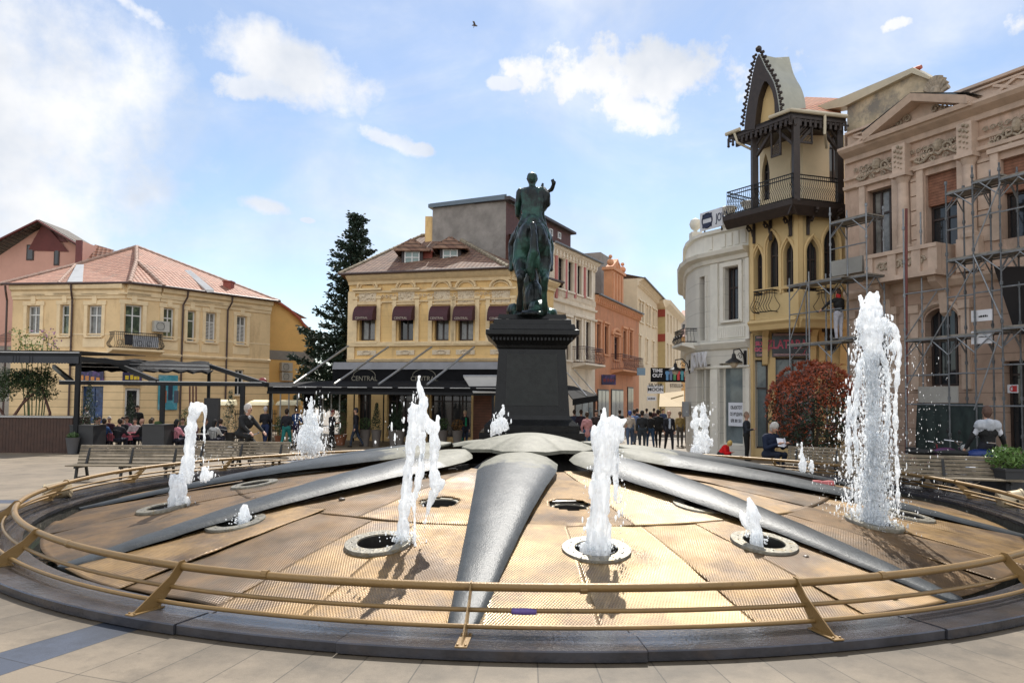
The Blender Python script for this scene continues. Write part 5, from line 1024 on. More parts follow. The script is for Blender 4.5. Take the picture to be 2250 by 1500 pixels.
t = thing('rooftop_sign', 'white rooftop billboard with dark round emblem reading JOVA', 'sign', tuple(FM.P(FM.uv(1562, 510)[0], vT, -.6))); Fs = Fac((1536, 30.0), (1590, 28.8)); q = Fs.rect(1538, 462, 1587, 502); mb = MB(); Fs.prof(mb, q[0], q[1], [(0, q[2]), (.0, q[3]+.0), (-.08, q[3]), (-.08, q[2])]); mb.build('panel', mat('white_board', (.6, .6, .62), .4), t)
mb = MB()
for u in (q[0]+.15, q[1]-.15): mb.bar(Fs.P(u, vT-.1, -.12), Fs.P(u, q[3]-.1, -.12), .05)
mb.build('strut', iron, t); hh = q[3]-q[2]; mb = MB(); mb.tube([Fs.P(q[0]+.42+.28*cos(a), q[2]+hh*.5+.3*sin(a), .012) for a in [2*pi*k/24 for k in range(24)]], .03, 4, closed=True); Fs.box(mb, q[0]+.16, q[0]+.68, q[2]+hh*.5+.08, q[2]+hh*.5+.28, .0, .02); Fs.box(mb, q[0]+.16, q[0]+.68, q[2]+hh*.5-.28, q[2]+hh*.5-.1, .0, .02); mb.build('emblem', mat('ink_blue', (.01, .015, .05), .5), t); text('JOVA', 'letters', mat('ink_blue', (.01, .015, .05)), hh*.62, Fs.M(q[0]+1.25, q[2]+hh*.48, .01), t, sx=.62)
t = thing('shop_letters', 'white raised letters JOXX on the rounded corner of the white building', 'sign', tuple(FJ[3].P(.3, vL-1.1, .3))); Fk = Fac((1518, 30.8), (1554, 29.3)); q = Fk.rect(1519, 772, 1553, 812); text('JOXX', 'letters', mat('white_board', (.6, .6, .62)), (q[3]-q[2])*1.15, Fk.M((q[0]+q[1])/2, (q[2]+q[3])/2, .0), t, .05, sx=.62, bold=.012)
t, q = signboard(FM, (1593, 884, 1628, 936), mat('white_paper', (.66, .68, .74), .6, var=.03), 'shop_notice', 'white to-let notice with black Cyrillic lines on the empty shop window', w=-.2, cat='notice', th=.02); um = (q[0]+q[1])/2; dv = (q[3]-q[2])
for k, s_ in enumerate(('ОБЈЕКТОТ', 'СЕ ИЗДАВА', '078 381 551')): text(s_, 'letters', mat('print_black', (.01, .01, .012), .6), dv*.19, FM.M(um, q[3]-dv*(.22+.28*k), -.195), t, .002, sx=.6, bold=.004)
def wall_lamp(F, px, py, lb, s=1.0, side=-1):
    u, v = F.uv(px, py); t = thing('wall_lamp', lb, 'street lamp', tuple(F.P(u, v, 0)), 0, 'curled bracket lamps'); mb = MB(); d = .75*s
    mb.tube([F.P(u, v-.5*s, .03), F.P(u, v-.1*s, .12), F.P(u, v+.15*s, d*.5), F.P(u, v+.1*s, d), F.P(u, v-.05*s, d)], .03*s, 6); mb.tube([F.P(u, v-.15*s+.16*s*sin(a)*(1-a/9), d*.45+.16*s*cos(a)*(1-a/9)) for a in [k*.6 for k in range(14)]], .016*s, 5); F.box(mb, u-.06, u+.06, v-.6*s, v+.1*s, 0, .04); mb.build('bracket', blackI, t)
    mb = MB(); mb.lathe(F.P(u, v-.05*s, d), [(.001, 0), (.07*s, -.02), (.1*s, -.2*s), (.34*s, -.36*s), (.36*s, -.4*s), (.08, -.38*s)], 18); mb.build('shade', iron, t); mb = MB(); mb.ball(F.P(u, v-.5*s, d), .17*s, 14); mb.build('globe', mat('milky_globe', (.5, .42, .3), .3), t, smooth=True)
wall_lamp(FM, 1638, 775, 'curled iron wall lamp beside the to-let shop window', .9); wall_lamp(FJ[2], 1516, 795, 'curled iron wall lamp at the mouth of the side street', .85)
mb = MB(); 
# ---------------------------------------------------------------- gothic building
gc = mat('cream_yellow_stucco', (.56, .42, .21), .85, var=.10, vs=1, bump=.06); gt = mat('gold_cream_trim', (.58, .42, .2), .75, var=.08); gs = mat('old_stained_render', (.50, .41, .28), .9, var=.3, vs=1.5, bump=.3, col2=(.22, .2, .17), c2=(.48, .62), c2s=.9)
Fb0 = Fac((1652, 27.6), (1757, 25.9)); Fb1 = Fac(Fb0.B, (1862, 26.1)); F0 = Fac((1643, 28.2), (1862, 27.2))
b = bldg('gothic_house', 'narrow cream house with pointed windows, dark timber balcony and steep crested gable', F0.P(2, 0, 0))
vB = Fb0.uv(1755, 705)[1]; vD = 8.9
def lancet(F, par, r, mbw, arch=.5, dep=.25, trim=True):
    u0, u1, v0, v1 = r; vs = v1-(v1-v0)*arch*.5; window(F, par, (u0, u1, v0, v1), brownP, glassD, dep, mull=1, tr=.62, fw=.06); arch_fill(mbw, F, u0, u1, vs, v1, 'pt', dep)
    if trim:
        pts = [(u0, v0)]+arch_pts(u0, u1, vs, v1, 'pt')+[(u1, v0)]; um = (u0+u1)/2
        T = MB(); T.tube([F.P(u+(-.09 if u < um-1e-3 else (.09 if u > um+1e-3 else 0)), v+(.12 if abs(u-um) < .01 else .04*(v > vs)), .03) for u, v in pts], .055, 5); T.build('window_surround', gt, par)
mw = MB(); r0 = [Fb0.rect(*q) for q in ((1658, 545, 1675, 650), (1686, 511, 1710, 640), (1721, 528, 1743, 642))]; r1 = [Fb1.rect(*q) for q in ((1773, 524, 1800, 640), (1811, 498, 1842, 642))]
Fb0.wall(mw, 0, Fb0.L, vB, vD, r0, .25); Fb1.wall(mw, 0, Fb1.L, vB, vD, r1, .25)
for q in r0: lancet(Fb0, b, q, mw)
for q in r1: lancet(Fb1, b, q, mw)
mw.poly([Fb0.A+Vector((0, 0, vB)), Fb1.A+Vector((0, 0, vB)), Fb1.B+Vector((0, 0, vB)), F0.P(F0.L, vB, -.5), F0.P(0, vB, -.5)]); mw.poly([Fb0.A+Vector((0, 0, vB)), F0.P(0, vB, -.5), F0.P(0, vD+3.5, -.5), Fb0.A+Vector((0, 0, vD+3.5))][:3]+[F0.P(0, vD, -.5)])
mw.poly([Fb0.P(0, vB), F0.P(0, vB, -.3), F0.P(0, vD, -.3), Fb0.P(0, vD)])
gops = [F0.rect(*q) for q in ((1659, 790, 1688, 985), (1698, 785, 1790, 985), (1806, 705, 1838, 770))]; F0.wall(mw, 0, F0.L, ZB, vB, gops, .3); mw.build('wall', gc, b)
window(F0, b, gops[0], brownP, shopG, .25, mull=0, tr=.68, name='shop_door'); window(F0, b, gops[1], brownP, shopG, .25, mull=1, tr=0, name='shop_window'); window(F0, b, gops[2], brownP, glassD, .2)
mb = MB()
for F in (Fb0, Fb1): F.prof(mb, 0, F.L, [(0, vB-.25), (.1, vB-.22), (.16, vB-.05), (.25, vB+.05), (.22, vB+.12), (0, vB+.2)], t1=.1); F.prof(mb, 0, F.L, [(0, vB+1.2), (.06, vB+1.22), (.08, vB+1.3), (0, vB+1.34)])
for F, u in ((Fb0, Fb0.L-.12), (Fb1, -.02), (Fb0, .0)): F.box(mb, u, u+.16, vB+.2, vD, 0, .07)
for u in (0, F0.uv(1692, 880)[0], F0.uv(1800, 880)[0]): F0.box(mb, u, u+.2, ZB, vB-.25, 0, .07)
for px in (1680, 1785, 1850):
    u = F0.uv(px, 720)[0]; F0.prof(mb, u-.1, u+.1, [(0, vB-1.5), (.1, vB-1.45), (.25, vB-.9), (.6, vB-.45), (1.1, vB-.25), (0, vB-.25)])
mb.build('trim', gt, b)
for F, px0, px1 in ((Fb0, 1668, 1708), (Fb1, 1795, 1838)):
    u0, u1, v0, v1 = F.rect(px0, 640, px1, 690); balcony(F, b, u0, u1, v0, .3, v1-v0, belly=.22, st=.11)
# shop sign
for (x0, x1) in ((1659, 1688), (1696, 1792)):
    u0, u1, v0, v1 = F0.rect(x0, 731 if x0 > 1680 else 738, x1, 784)
    t = thing('shop_sign', 'black jewellery shop sign with pink letters '+('ZLATARA and a rose above the shop window' if x0 > 1680 else 'SILVER GOLD above the narrow shop door'), 'sign', tuple(F0.P((u0+u1)/2, v0, .15))); mb = MB(); F0.box(mb, u0, u1, v0, v1, .04, .14); mb.build('board', mat('black_gloss', (.01, .008, .01), .25), t)
    pk = mat('pink_red_letters', (.50, .06, .12), .4); um = (u0+u1)/2; hh = v1-v0; mb = MB()
    for f in (.06, .11, .89, .94): F0.box(mb, u0+.05, u1-.05, v0+hh*f-.01, v0+hh*f+.012, .141, .15)
    mb.build('stripe', mat('pale_pink_line', (.5, .3, .3), .5), t)
    if x0 < 1680: text('SILVER', 'letters', pk, hh*.26, F0.M(um, v0+hh*.62, .145), t, .01, sx=.75, bold=.01); text('GOLD', 'letters', pk, hh*.26, F0.M(um, v0+hh*.33, .145), t, .01, sx=.9, bold=.01)
    else:
        text('ZLATARA', 'letters', pk, hh*.5, F0.M(um-.25, v0+hh*.5, .145), t, .01, sx=.72, bold=.012); mb = MB()
        for k in range(7): mb.ball(F0.P(u1-.15+.07*cos(k*.9), v1-.05+.07*sin(k*.9), .17), .06, 8, (1, .4, 1))
        mb.tube([F0.P(u1-.15, v1-.1, .16), F0.P(u1-.25, v0+hh*.5, .16), F0.P(u1-.45, v0+.1, .16)], .012, 5); mb.build('rose', pk, t)
# balcony deck, posts, upper storey
D0 = Fac((1590, 27.55), (1745, 25.0)); D1 = Fac(D0.B, (1868, 25.7)); tim = mat('dark_brown_timber', (.028, .018, .014), .55, var=.35, vs=7)
mb = MB()
top = [D0.P(0, vD), D0.P(D0.L, vD), D1.P(D1.L, vD), F0.P(F0.L+.2, vD, -1), F0.P(0, vD, -1)]
mb.add([p+Vector((0, 0, -.12)) for p in top]+top, [(4, 3, 2, 1, 0), (5, 6, 7, 8, 9)]+[(i, (i+1) % 5, 5+(i+1) % 5, 5+i) for i in range(5)])
for F in (D0, D1): F.prof(mb, 0, F.L, [(-.28, vD-.42), (-.2, vD-.42), (.0, vD-.13), (.02, vD+.05), (-.06, vD+.05), (-.1, vD-.12)])
mb.build('balcony_deck', tim, b)
def bracket(F, u, v, s=1.0, mbx=None, d=.8):
    mbx.bar(F.P(u, v, .03), F.P(u, v-.95*s, .03), .1); mbx.bar(F.P(u, v-.06, .03), F.P(u, v-.06, d*s), .1); mbx.tube([F.P(u, v-.1-.55*s*(1-cos(a))*.9-.05, d*s*.8*(1-sin(a))+.08) for a in [pi/2*k/6 for k in range(7)]], .045*s, 6); mbx.tube([F.P(u, v-.38*s+.14*s*sin(a)*(1-a/12), .36*s+.14*s*cos(a)*(1-a/12)) for a in [k*.6 for k in range(13)]], .035*s, 5)
for F, u in ((Fb0, .15), (Fb0, .9), (Fb0, 1.75), (Fb1, .35), (Fb1, 1.3)): mb = MB(); bracket(F, u, vD-.15, .9, mb); mb.build('bracket', tim, b)
U0 = Fac((1672, 28.6), (1768, 26.9)); U1 = Fac(U0.B, (1862, 27.0)); vE = 11.95
mw = MB(); ra = [U0.rect(*q) for q in ((1674, 337, 1691, 440), (1737, 305, 1756, 430))]; rb = [U1.rect(*q) for q in ((1822, 274, 1850, 400),)]
U0.wall(mw, 0, U0.L, vD, vE+.6, ra, .2); U1.wall(mw, 0, U1.L, vD, vE, rb, .2); mw.poly([U0.P(0, vD), U0.P(0, vD, -3), U0.P(0, vE+.6, -3), U0.P(0, vE+.6)])
for q in ra: lancet(U0, b, q, mw, .9, .2, False)
for q in rb: lancet(U1, b, q, mw, .9, .2, False)
mw.build('upper_wall', mat('pale_cream_stucco', (.64, .53, .35), .85, var=.08), b)
mb = MB()
def post(px, Y, m_=None): p = xy(px, Y); mb.box(p.x-.11, p.x+.11, p.y-.11, p.y+.11, vD, vE); return p
q0 = post(1661, 26.6); q1 = post(1753, 25.15); q2 = post(1850, 25.8)
for p, dv in ((q0, D0.U), (q1, -D0.U), (q1, D1.U), (q2, -D1.U)):
    mb.bar(p+Vector((0, 0, vE-1.1)), p+dv*.9+Vector((0, 0, vE-.12)), .11, .1); mb.bar(p+Vector((0, 0, vE-.7)), p+dv*.5+Vector((0, 0, vE-.15)), .07, .06)
mb.build('balcony_post', tim, b)
# railings of the upper balcony
def rail_run(F, u0, u1):
    mb = MB()
    for h in (.98, .84, .12): mb.bar(F.P(u0, vD+h, -.12), F.P(u1, vD+h, -.12), .035)
    k = int((u1-u0)/.085)
    for i in range(k+1):
        u = u0+(u1-u0)*i/k; mb.tube([F.P(u, vD+v, -.12+w) for v, w in ((.02, 0), (.12, .06), (.28, .13), (.45, .05), (.6, -.05), (.72, 0), (.98, 0))], .011, 4)
    mb.build('balcony_railing', blackI, b)
rail_run(D0, .1, D0.L-.05); rail_run(D1, .05, D1.L-.2)
mb = MB(); Dl = Fac(D0.P(0, 0, -.1), D0.P(0, 0, -2.2))
for h in (.98, .84, .12): mb.bar(D0.P(.1, vD+h, -.12), D0.P(.1, vD+h, -2.2), .035)
for i in range(22): mb.bar(D0.P(.1, vD+.05, -.12-i*.095), D0.P(.1, vD+.98, -.12-i*.095), .018)
mb.build('balcony_railing', blackI, b)
# eaves with hanging fretwork
mb = MB(); fr = MB(); gu = MB()
E0 = Fac((1602, 27.3), (1742, 24.95)); E1 = Fac(E0.B, (1866, 25.5))
pe = [E0.P(0, vE+.05), E0.P(E0.L, vE+.05), E1.P(E1.L, vE+.05), U1.P(U1.L, vE+.05, -1.5), U0.P(0, vE+.05, -1.5)]
mb.add([p+Vector((0, 0, -.1)) for p in pe]+pe, [(4, 3, 2, 1, 0), (5, 6, 7, 8, 9)]+[(i, (i+1) % 5, 5+(i+1) % 5, 5+i) for i in range(5)])
for F in (E0, E1): F.box(mb, 0, F.L, vE-.3, vE-.04, -.5, -.42)
for F in (E0, E1):
    k = int(F.L/.2)
    for i in range(k+1):
        u = F.L*i/k; fr.bar(F.P(u, vE-.05, -.03), F.P(u, vE-.34, -.03), .1, .02, up=F.N); fr.ball(F.P(u, vE-.36, -.03), .06, 6, (1, .4, 1)); fr.ball(F.P(u+.1, vE-.2, -.03), .05, 6, (1, .4, 1))
    F.box(mb, 0, F.L, vE-.14, vE+.05, -.04, .0)
for F, u0, u1, vv in ((E0, E0.uv(1690, 330)[0], E0.uv(1712, 330)[0], .95), (E1, .25, .95, .6)):
    F.box(fr, u0, u0+.05, vE-vv-.35, vE-.3, -.14, -.08); F.box(fr, u1-.05, u1, vE-vv-.35, vE-.3, -.14, -.08); F.box(fr, u0, u1, vE-vv-.37, vE-vv-.3, -.14, -.08)
    for k in range(-3, 7): a = u0+(u1-u0)*k/6; fr.bar(F.P(max(u0, a), vE-vv-.33+(max(u0, a)-a), -.11), F.P(min(u1, a+.6), vE-vv-.33+(min(u1, a+.6)-a), -.11), .022)
mb.build('eaves', tim, b); fr.build('fretwork', tim, b)
gu.tube([E0.P(-.05, vE+.1, .05), E0.P(E0.L*.22, vE+.1, .05)], .075, 8); gu.tube([E0.P(E0.L*.7, vE+.1, .05), E0.P(E0.L+.02, vE+.1, .05), E1.P(E1.L, vE+.1, .05)], .075, 8); gu.tube([E0.P(.35, vE+.05, .05), E0.P(.45, vE-.35, 0), E0.P(.9, vE-.75, -.6)], .05, 6); gu.tube([E1.P(1.35, vE+.05, .05), E1.P(1.35, vE-.6, .03), E1.P(1.9, vE-.85, -.6)], .05, 6); gu.build('gutter', mat('cream_gutter', (.5, .44, .32), .5), b)
# crested ogee gable and its sheet metal roof
GL = [(1636, 288), (1638, 262), (1642, 235), (1647, 205), (1652, 175), (1658, 148), (1664, 125), (1667, 117)]; GR = [(1672, 128), (1682, 150), (1692, 166), (1700, 182), (1706, 202), (1710, 225), (1713, 250)]
G = Fac((1604, 27.2), (1742, 25.0)); OL = [G.uv(*q) for q in GL]; OR = [G.uv(*q) for q in GR]; out = OL+OR
bL = (OL[0][0], vE-.02); bR = (OR[-1][0]+.03, vE-.02); OL[0] = bL; out = [bL]+OL[1:]+OR+[bR]
pn = [G.uv(*q) for q in ((1659, 284), (1662, 250), (1667, 215), (1675, 190), (1682, 176), (1690, 186), (1697, 200), (1702, 222), (1703, 262))]
mb = MB(); D_ = 1.65
# dark boarding ring between outline and panel
def near(a, k, n): return a[min(len(a)-1, int(k*(len(a)-1)/n+.5))]
n = 24
def sample(a, t):
    Ls = [0]
    for i in range(1, len(a)): Ls.append(Ls[-1]+sqrt((a[i][0]-a[i-1][0])**2+(a[i][1]-a[i-1][1])**2))
    x = t*Ls[-1]
    for i in range(1, len(a)):
        if x <= Ls[i]+1e-9: f = (x-Ls[i-1])/(Ls[i]-Ls[i-1]+1e-9); return (a[i-1][0]+(a[i][0]-a[i-1][0])*f, a[i-1][1]+(a[i][1]-a[i-1][1])*f)
    return a[-1]
So = [sample(out, i/n) for i in range(n+1)]; Si = [sample(pn, i/n) for i in range(n+1)]
for i in range(n):
    mb.poly([G.P(*So[i], .02), G.P(*So[i+1], .02), G.P(*Si[i+1], .02), G.P(*Si[i], .02)]); mb.poly([G.P(*Si[i], .02), G.P(*Si[i+1], .02), G.P(*Si[i+1], -.3), G.P(*Si[i], -.3)]); mb.poly([G.P(*So[i], .02), G.P(*So[i+1], .02), G.P(*So[i+1], -.06), G.P(*So[i], -.06)])
mb.build('gable_boards', tim, b)
mb = MB(); mb.poly([G.P(*q, -.28) for q in pn]); mb.build('gable_panel', gt, b)
mb = MB()
for i in range(1, n):
    for k in (.25,):
        q = sample(out, (i+k)/n); c = G.P(*q, 0); d = (Vector(sample(out, min(1, (i+k)/n+.01)))-Vector(sample(out, max(0, (i+k)/n-.01)))).normalized(); nn_ = Vector((-d.y, d.x)); 
        for s_ in (-.05, .05): mb.ball(G.P(q[0]+nn_.x*.09+d.x*s_*1.3, q[1]+nn_.y*.09+d.y*s_*1.3, 0), .058, 6)
        mb.ball(G.P(q[0]+nn_.x*.17, q[1]+nn_.y*.17, 0), .062, 6)
mb.ball(G.P(OL[-1][0], OL[-1][1]+.15, 0), .12, 8); mb.build('crest', tim, b)
mb = MB()
Gb = Fac(G.P(0, 0, -D_), G.P(G.L, 0, -D_)); bk3 = [Gb.uv(*q) for q in ((1734, 125), (1737, 138), (1742, 158), (1750, 176), (1759, 190), (1765, 205), (1769, 222), (1771, 240))]; tp3 = bk3[0]; ol3 = [(u+(tp3[0]-OL[-1][0])*max(0, (v-vE)/(OL[-1][1]-vE))**2, vE+(v-vE)*(tp3[1]-vE)/(OL[-1][1]-vE)) for u, v in [bL]+OL[1:]]
h3 = len([i for i in range(n+1) if sample(out, i/n)[0] <= OL[-1][0]+.001]); Sb = [sample(ol3, i/(h3-1)) for i in range(h3)]+[sample(bk3, (i+1)/(n+1-h3)) for i in range(n+1-h3)]
for i in range(n):
    for k in range(4):
        f0, f1 = k/4, (k+1)/4; lp = lambda q, f: G.P(So[q][0]+(Sb[q][0]-So[q][0])*f, So[q][1]+(Sb[q][1]-So[q][1])*f, -D_*f)
        mb.poly([lp(i, f0), lp(i+1, f0), lp(i+1, f1), lp(i, f1)])
mb.poly([G.P(*q, -D_) for q in Sb]); o = mb.build('gable_roof', mat('pale_green_sheet_metal', (.42, .40, .30), .38, .35, var=.12, vs=2, bump=.08, bs=4), b, smooth=radians(40))
mb = MB(); rz = G.P(bR[0], vE+.1, -D_); roofpoly(mb, [E1.P(0, vE+.12, -.2), E1.P(E1.L, vE+.12, -.2), W(1842, 216, 29.5), W(1770, 213, 29)]); roofpoly(mb, [rz, E1.P(0, vE+.12, -.2), W(1770, 213, 29)]); mb.build('tiled_roof', tileO, b)
# stained fire wall towards the pink building
Fp = Fac((1850, 25.05), (2250, 19.85)); dpx = Fp.B-Fp.A; Fp = Fac(Fp.A, Fp.A+dpx*1.9)
S_ = Fac(Fp.P(-.6, 0, -1.2), Fp.P(6, 0, -1.2)); q = [S_.uv(*p) for p in ((1860, 345), (1862, 232), (2011, 154), (2046, 172), (2062, 290))]; mb = MB(); mb.poly([S_.P(*p) for p in q]); mb.poly([S_.P(q[0][0], 5), S_.P(q[-1][0], 5), S_.P(*q[-1]), S_.P(*q[0])]); mb.build('fire_wall', gs, b)
mb = MB(); q2 = [S_.uv(*p) for p in ((1790, 248), (1795, 238), (1862, 214), (2013, 151), (2048, 170), (2046, 176), (2011, 163), (1862, 236))]
a_ = [S_.P(*p, .18) for p in q2]; c_ = [S_.P(*p, -.4) for p in q2]; mb.add(a_+c_, [list(range(8)), list(range(8, 16))[::-1]]+[(i, (i+1) % 8, 8+(i+1) % 8, 8+i) for i in range(8)]); mb.build('verge_coping', mat('cream_gutter', (.5, .44, .32)), b)
mb = MB(); p0 = S_.P(*S_.uv(1862, 212), -.1); p1 = S_.P(*S_.uv(2012, 149), -.1)
for i in range(18): p = p0.lerp(p1, i/17); mb.tube([p, p+(p1-p0)/20], [.09, .07], 6)
mb.build('ridge_tiles', mat('red_verge', (.38, .1, .06)), b)
# ---------------------------------------------------------------- ornate pink building
pk = mat('dirty_pink_stucco', (.50, .36, .275), .9, var=.16, vs=1.1, bump=.15, col2=(.28, .205, .155), c2=(.5, .68), c2s=1.3); pt = mat('pink_grey_trim', (.50, .38, .295), .85, var=.18, vs=2.5, bump=.15, bs=12); pr_ = mat('stone_relief', (.33, .27, .20), .9, var=.35, vs=9, bump=.5, bs=14)
pq = mat('dirty_pink_ashlar', (.44, .31, .235), .9, var=.18, vs=1.1, lines=(.55, .03, .4), col2=(.25, .19, .14), c2=(.52, .7), c2s=1.1)
b = bldg('ornate_pink_building', 'grand dirty pink building with pediment, columns and carved reliefs behind scaffolding', Fp.P(3, 0, 0))
V = lambda px, py: Fp.uv(px, py)[1]; Uu = lambda px: Fp.uv(px, 500)[0]
vc = V(2200, 220); vp = V(2200, 166); vst = V(2090, 612); R1 = Fp.rect(1906, 413, 1963, 574); R2 = Fp.rect(2034, 376, 2106, 541); R3 = Fp.rect(2200, 338, 2290, 519); R4 = Fp.rect(2033, 676, 2106, 848); R5 = Fp.rect(1893, 690, 1950, 840)
R6 = Fp.rect(2206, 792, 2262, 992); u3 = R3[1]+3.6
mb = MB(); Fp.wall(mb, .22, Fp.L, vst, vc, [R1, R2, R3, (u3, u3+1.2, R3[2], R3[3])], .35); mb.poly([Fp.P(.22, ZB), Fp.P(.22, ZB, -6), Fp.P(.22, vp, -6), Fp.P(.22, vp)]); mb.build('wall', pk, b)
mb = MB(); Fp.wall(mb, .22, Fp.L, ZB, vst, [R4, R5, R6], .35); arch_fill(mb, Fp, R4[0], R4[1], R4[3]-.35, R4[3], 'round', .35); mb.build('ground_floor_wall', pq, b)
brk = mat('brick_infill', (.22, .10, .06), .9, var=.3, vs=6, lines=(.09, .02, .4))
for i, (q, f) in enumerate(((R1, 0), (R2, .42), (R3, .42))):
    q2_ = (q[0], q[1], q[2], q[3]-(q[3]-q[2])*f)
    window(Fp, b, q2_, brownP, glassC if i == 0 else glassD, .33, mull=1 if i != 0 else 2, tr=.68)
    if f: mb = MB(); Fp.box(mb, q[0], q[1], q2_[3], q[3], -.34, -.14); mb.build('infill', brk, b)
window(Fp, b, R4, brownP, glassD, .35, mull=3, tr=.0); window(Fp, b, R5, brownP, glassD, .35, mull=1, tr=.7); window(Fp, b, R6, brownP, glassD, .35, mull=1, tr=.85, name='door')
mb = MB(); rl_ = MB()
UA, UB = Uu(1941), Uu(2139)
Fp.prof(mb, .32, Fp.L, [(0, vc-.42), (.12, vc-.4), (.15, vc-.25), (.4, vc-.12), (.5, vc-.02), (.5, vc+.06), (0, vc+.1)])
Fp.prof(mb, .25, Fp.L, [(0, vc-1.02), (.1, vc-.98), (.12, vc-.9), (0, vc-.88)]); Fp.prof(mb, .25, Fp.L, [(0, vc-1.35), (.14, vc-1.3), (.16, vc-1.2), (0, vc-1.15)])
Fp.prof(mb, .25, Fp.L, [(0, vst-.28), (.1, vst-.22), (.2, vst-.05), (.2, vst+.05), (0, vst+.1)])
# parapet with X lattice
Fp.prof(mb, .3, UA+.4, [(-.05, vc), (-.05, vp-.1), (.1, vp-.08), (.1, vp), (-.3, vp), (-.3, vc)]); Fp.prof(mb, UB-.5, Fp.L, [(-.05, vc), (-.05, vp-.1), (.1, vp-.08), (.1, vp), (-.3, vp), (-.3, vc)])
for (a0, a1) in ((.6, UA+.3), (UB+.0, Fp.L-.2)):
    k = int((a1-a0)/.62); w_ = (a1-a0)/k; z0, z1 = vc+.2, vp-.2
    for i in range(k):
        if a0 > 2 and i == 0: continue
        x0 = a0+i*w_; mb.bar(Fp.P(x0, z0, 0), Fp.P(x0+w_, z1, 0), .08, .07, up=Fp.N); mb.bar(Fp.P(x0, z1, 0.002), Fp.P(x0+w_, z0, 0.002), .08, .07, up=Fp.N)
    Fp.box(mb, a0, a1, z0-.08, z0, -.05, .05); Fp.box(mb, a0, a1, z1, z1+.06, -.05, .05)
# pediment
ap = Fp.uv(2024, 222); um = (UA+UB)/2; ap = (um, ap[1]); wv = .55
pts = [(UA, vc+.05), (UB, vc+.05), (um, ap[1]-.12)]; mb.add([Fp.P(*p, .1) for p in pts]+[Fp.P(*p, -.5) for p in pts], [(0, 1, 2), (5, 4, 3), (1, 4, 5, 2), (2, 5, 3, 0)])
for e in (UA-.25, UB+.25): mb.hexa([Fp.P(e, vc+.0, .1), Fp.P(e, vc+.0, wv+.05), Fp.P(um, ap[1]-.14, wv+.05), Fp.P(um, ap[1]-.14, .1), Fp.P(e, vc+.24, .1), Fp.P(e, vc+.24, wv+.12), Fp.P(um, ap[1]+.08, wv+.12), Fp.P(um, ap[1]+.08, .1)])
Fp.prof(mb, UA-.3, UB+.3, [(.1, vc-.1), (.55, vc-.05), (.6, vc+.08), (.1, vc+.1)])
# columns
for px0, px1 in ((1982, 2002), (2126, 2150)):
    u = (Uu(px0)+Uu(px1))/2; v0_ = R2[2]+.05; v1_ = vc-1.45
    mb.lathe(Fp.P(u, v0_, .14), [(.24, 0), (.24, .12), (.19, .2), (.18, (v1_-v0_)*.5), (.155, v1_-v0_-.2), (.22, v1_-v0_-.05), (.24, v1_-v0_)], 16); Fp.box(mb, u-.27, u+.27, v1_, v1_+.12, 0, .42); Fp.box(mb, u-.22, u+.22, v1_+.12, vc-.42, 0, .36); Fp.box(mb, u-.32, u+.32, vst+.1, v0_, 0, .3)
    for q in range(14): rl_.ball(Fp.P(u+.12*sin(q*2.1), vc-.5-.055*q, .38), .06*(1-q/22), 6)
# ashlar strips beside columns and window surrounds
for px0, px1 in ((1970, 1981), (2004, 2020), (2112, 2124), (2152, 2184)):
    a0, a1 = Uu(px0), Uu(px1); v = R2[2]-.1
    while v < vc-1.6: Fp.box(mb, a0, a1, v, min(v+.42, vc-1.55), 0, .05); v += .46
for q in (R1, R2, R3):
    Fp.box(mb, q[0]-.24, q[0]-.02, q[2], q[3]+.2, 0, .1); Fp.box(mb, q[1]+.02, q[1]+.24, q[2], q[3]+.2, 0, .1); Fp.box(mb, q[0]-.3, q[1]+.3, q[3]+.2, q[3]+.34, 0, .14)
    for k in range(5): Fp.box(mb, q[0]-.25+k*.06, q[0]-.22+k*.06, q[3]+.45, q[3]+.8, 0, .07); Fp.box(mb, q[1]-.0+k*.06, q[1]+.03+k*.06, q[3]+.45, q[3]+.8, 0, .07)
for q, a_ in ((R4, 1), (R5, 0)):
    Fp.box(mb, q[0]-.4, q[0]-.15, q[2]-.1, q[3]-.1, .0, .12); Fp.box(mb, q[1]+.15, q[1]+.4, q[2]-.1, q[3]-.1, .0, .12); Fp.box(mb, q[0]-.45, q[0]-.1, q[3]-.1, q[3]+.15, 0, .18); Fp.box(mb, q[1]+.1, q[1]+.45, q[3]-.1, q[3]+.15, 0, .18); mb.tube([Fp.P((q[0]+q[1])/2+((q[1]-q[0])/2+.12)*cos(t), q[3]-.3+.45*sin(t), .05) for t in [pi*k/10 for k in range(11)]], .09, 5)
mb.build('trim', pt, b)
def swirl(x, v, r, w=.1, k=13, s=1): rl_.tube([Fp.P(x+s*r*cos(a)*(1-a/10), v+r*sin(a)*(1-a/10), w) for a in [i*.62 for i in range(k)]], r*.24, 5)
for q in (R1, R2, R3):
    um_ = (q[0]+q[1])/2; vv = q[3]+.62
    rl_.ball(Fp.P(um_, vv+.18, .1), .17, 8, (1, .6, 1.2))
    for s_ in (-1, 1):
        for k, (dx, dy, r) in enumerate(((.24, .05, .16), (.48, -.05, .13), (.68, -.1, .09), (.2, -.2, .1), (.4, .2, .08))): swirl(um_+s_*dx, vv+dy, r, .1, s=s_)
        rl_.tube([Fp.P(um_+s_*t, vv-.1+.1*sin(t*8), .09) for t in [.1*k for k in range(9)]], .04, 5)
    for k in range(int((q[1]-q[0]+.8)/.2)): swirl(q[0]-.35+k*.2, vc-.72, .085, .08, s=1 if k % 2 else -1)
for k in range(7): rl_.tube([Fp.P(um, ap[1]-1.05, .15), Fp.P(um+.4*sin((k-3)*.38), ap[1]-1.05+.42*cos((k-3)*.38), .17)], [.03, .06], 5)
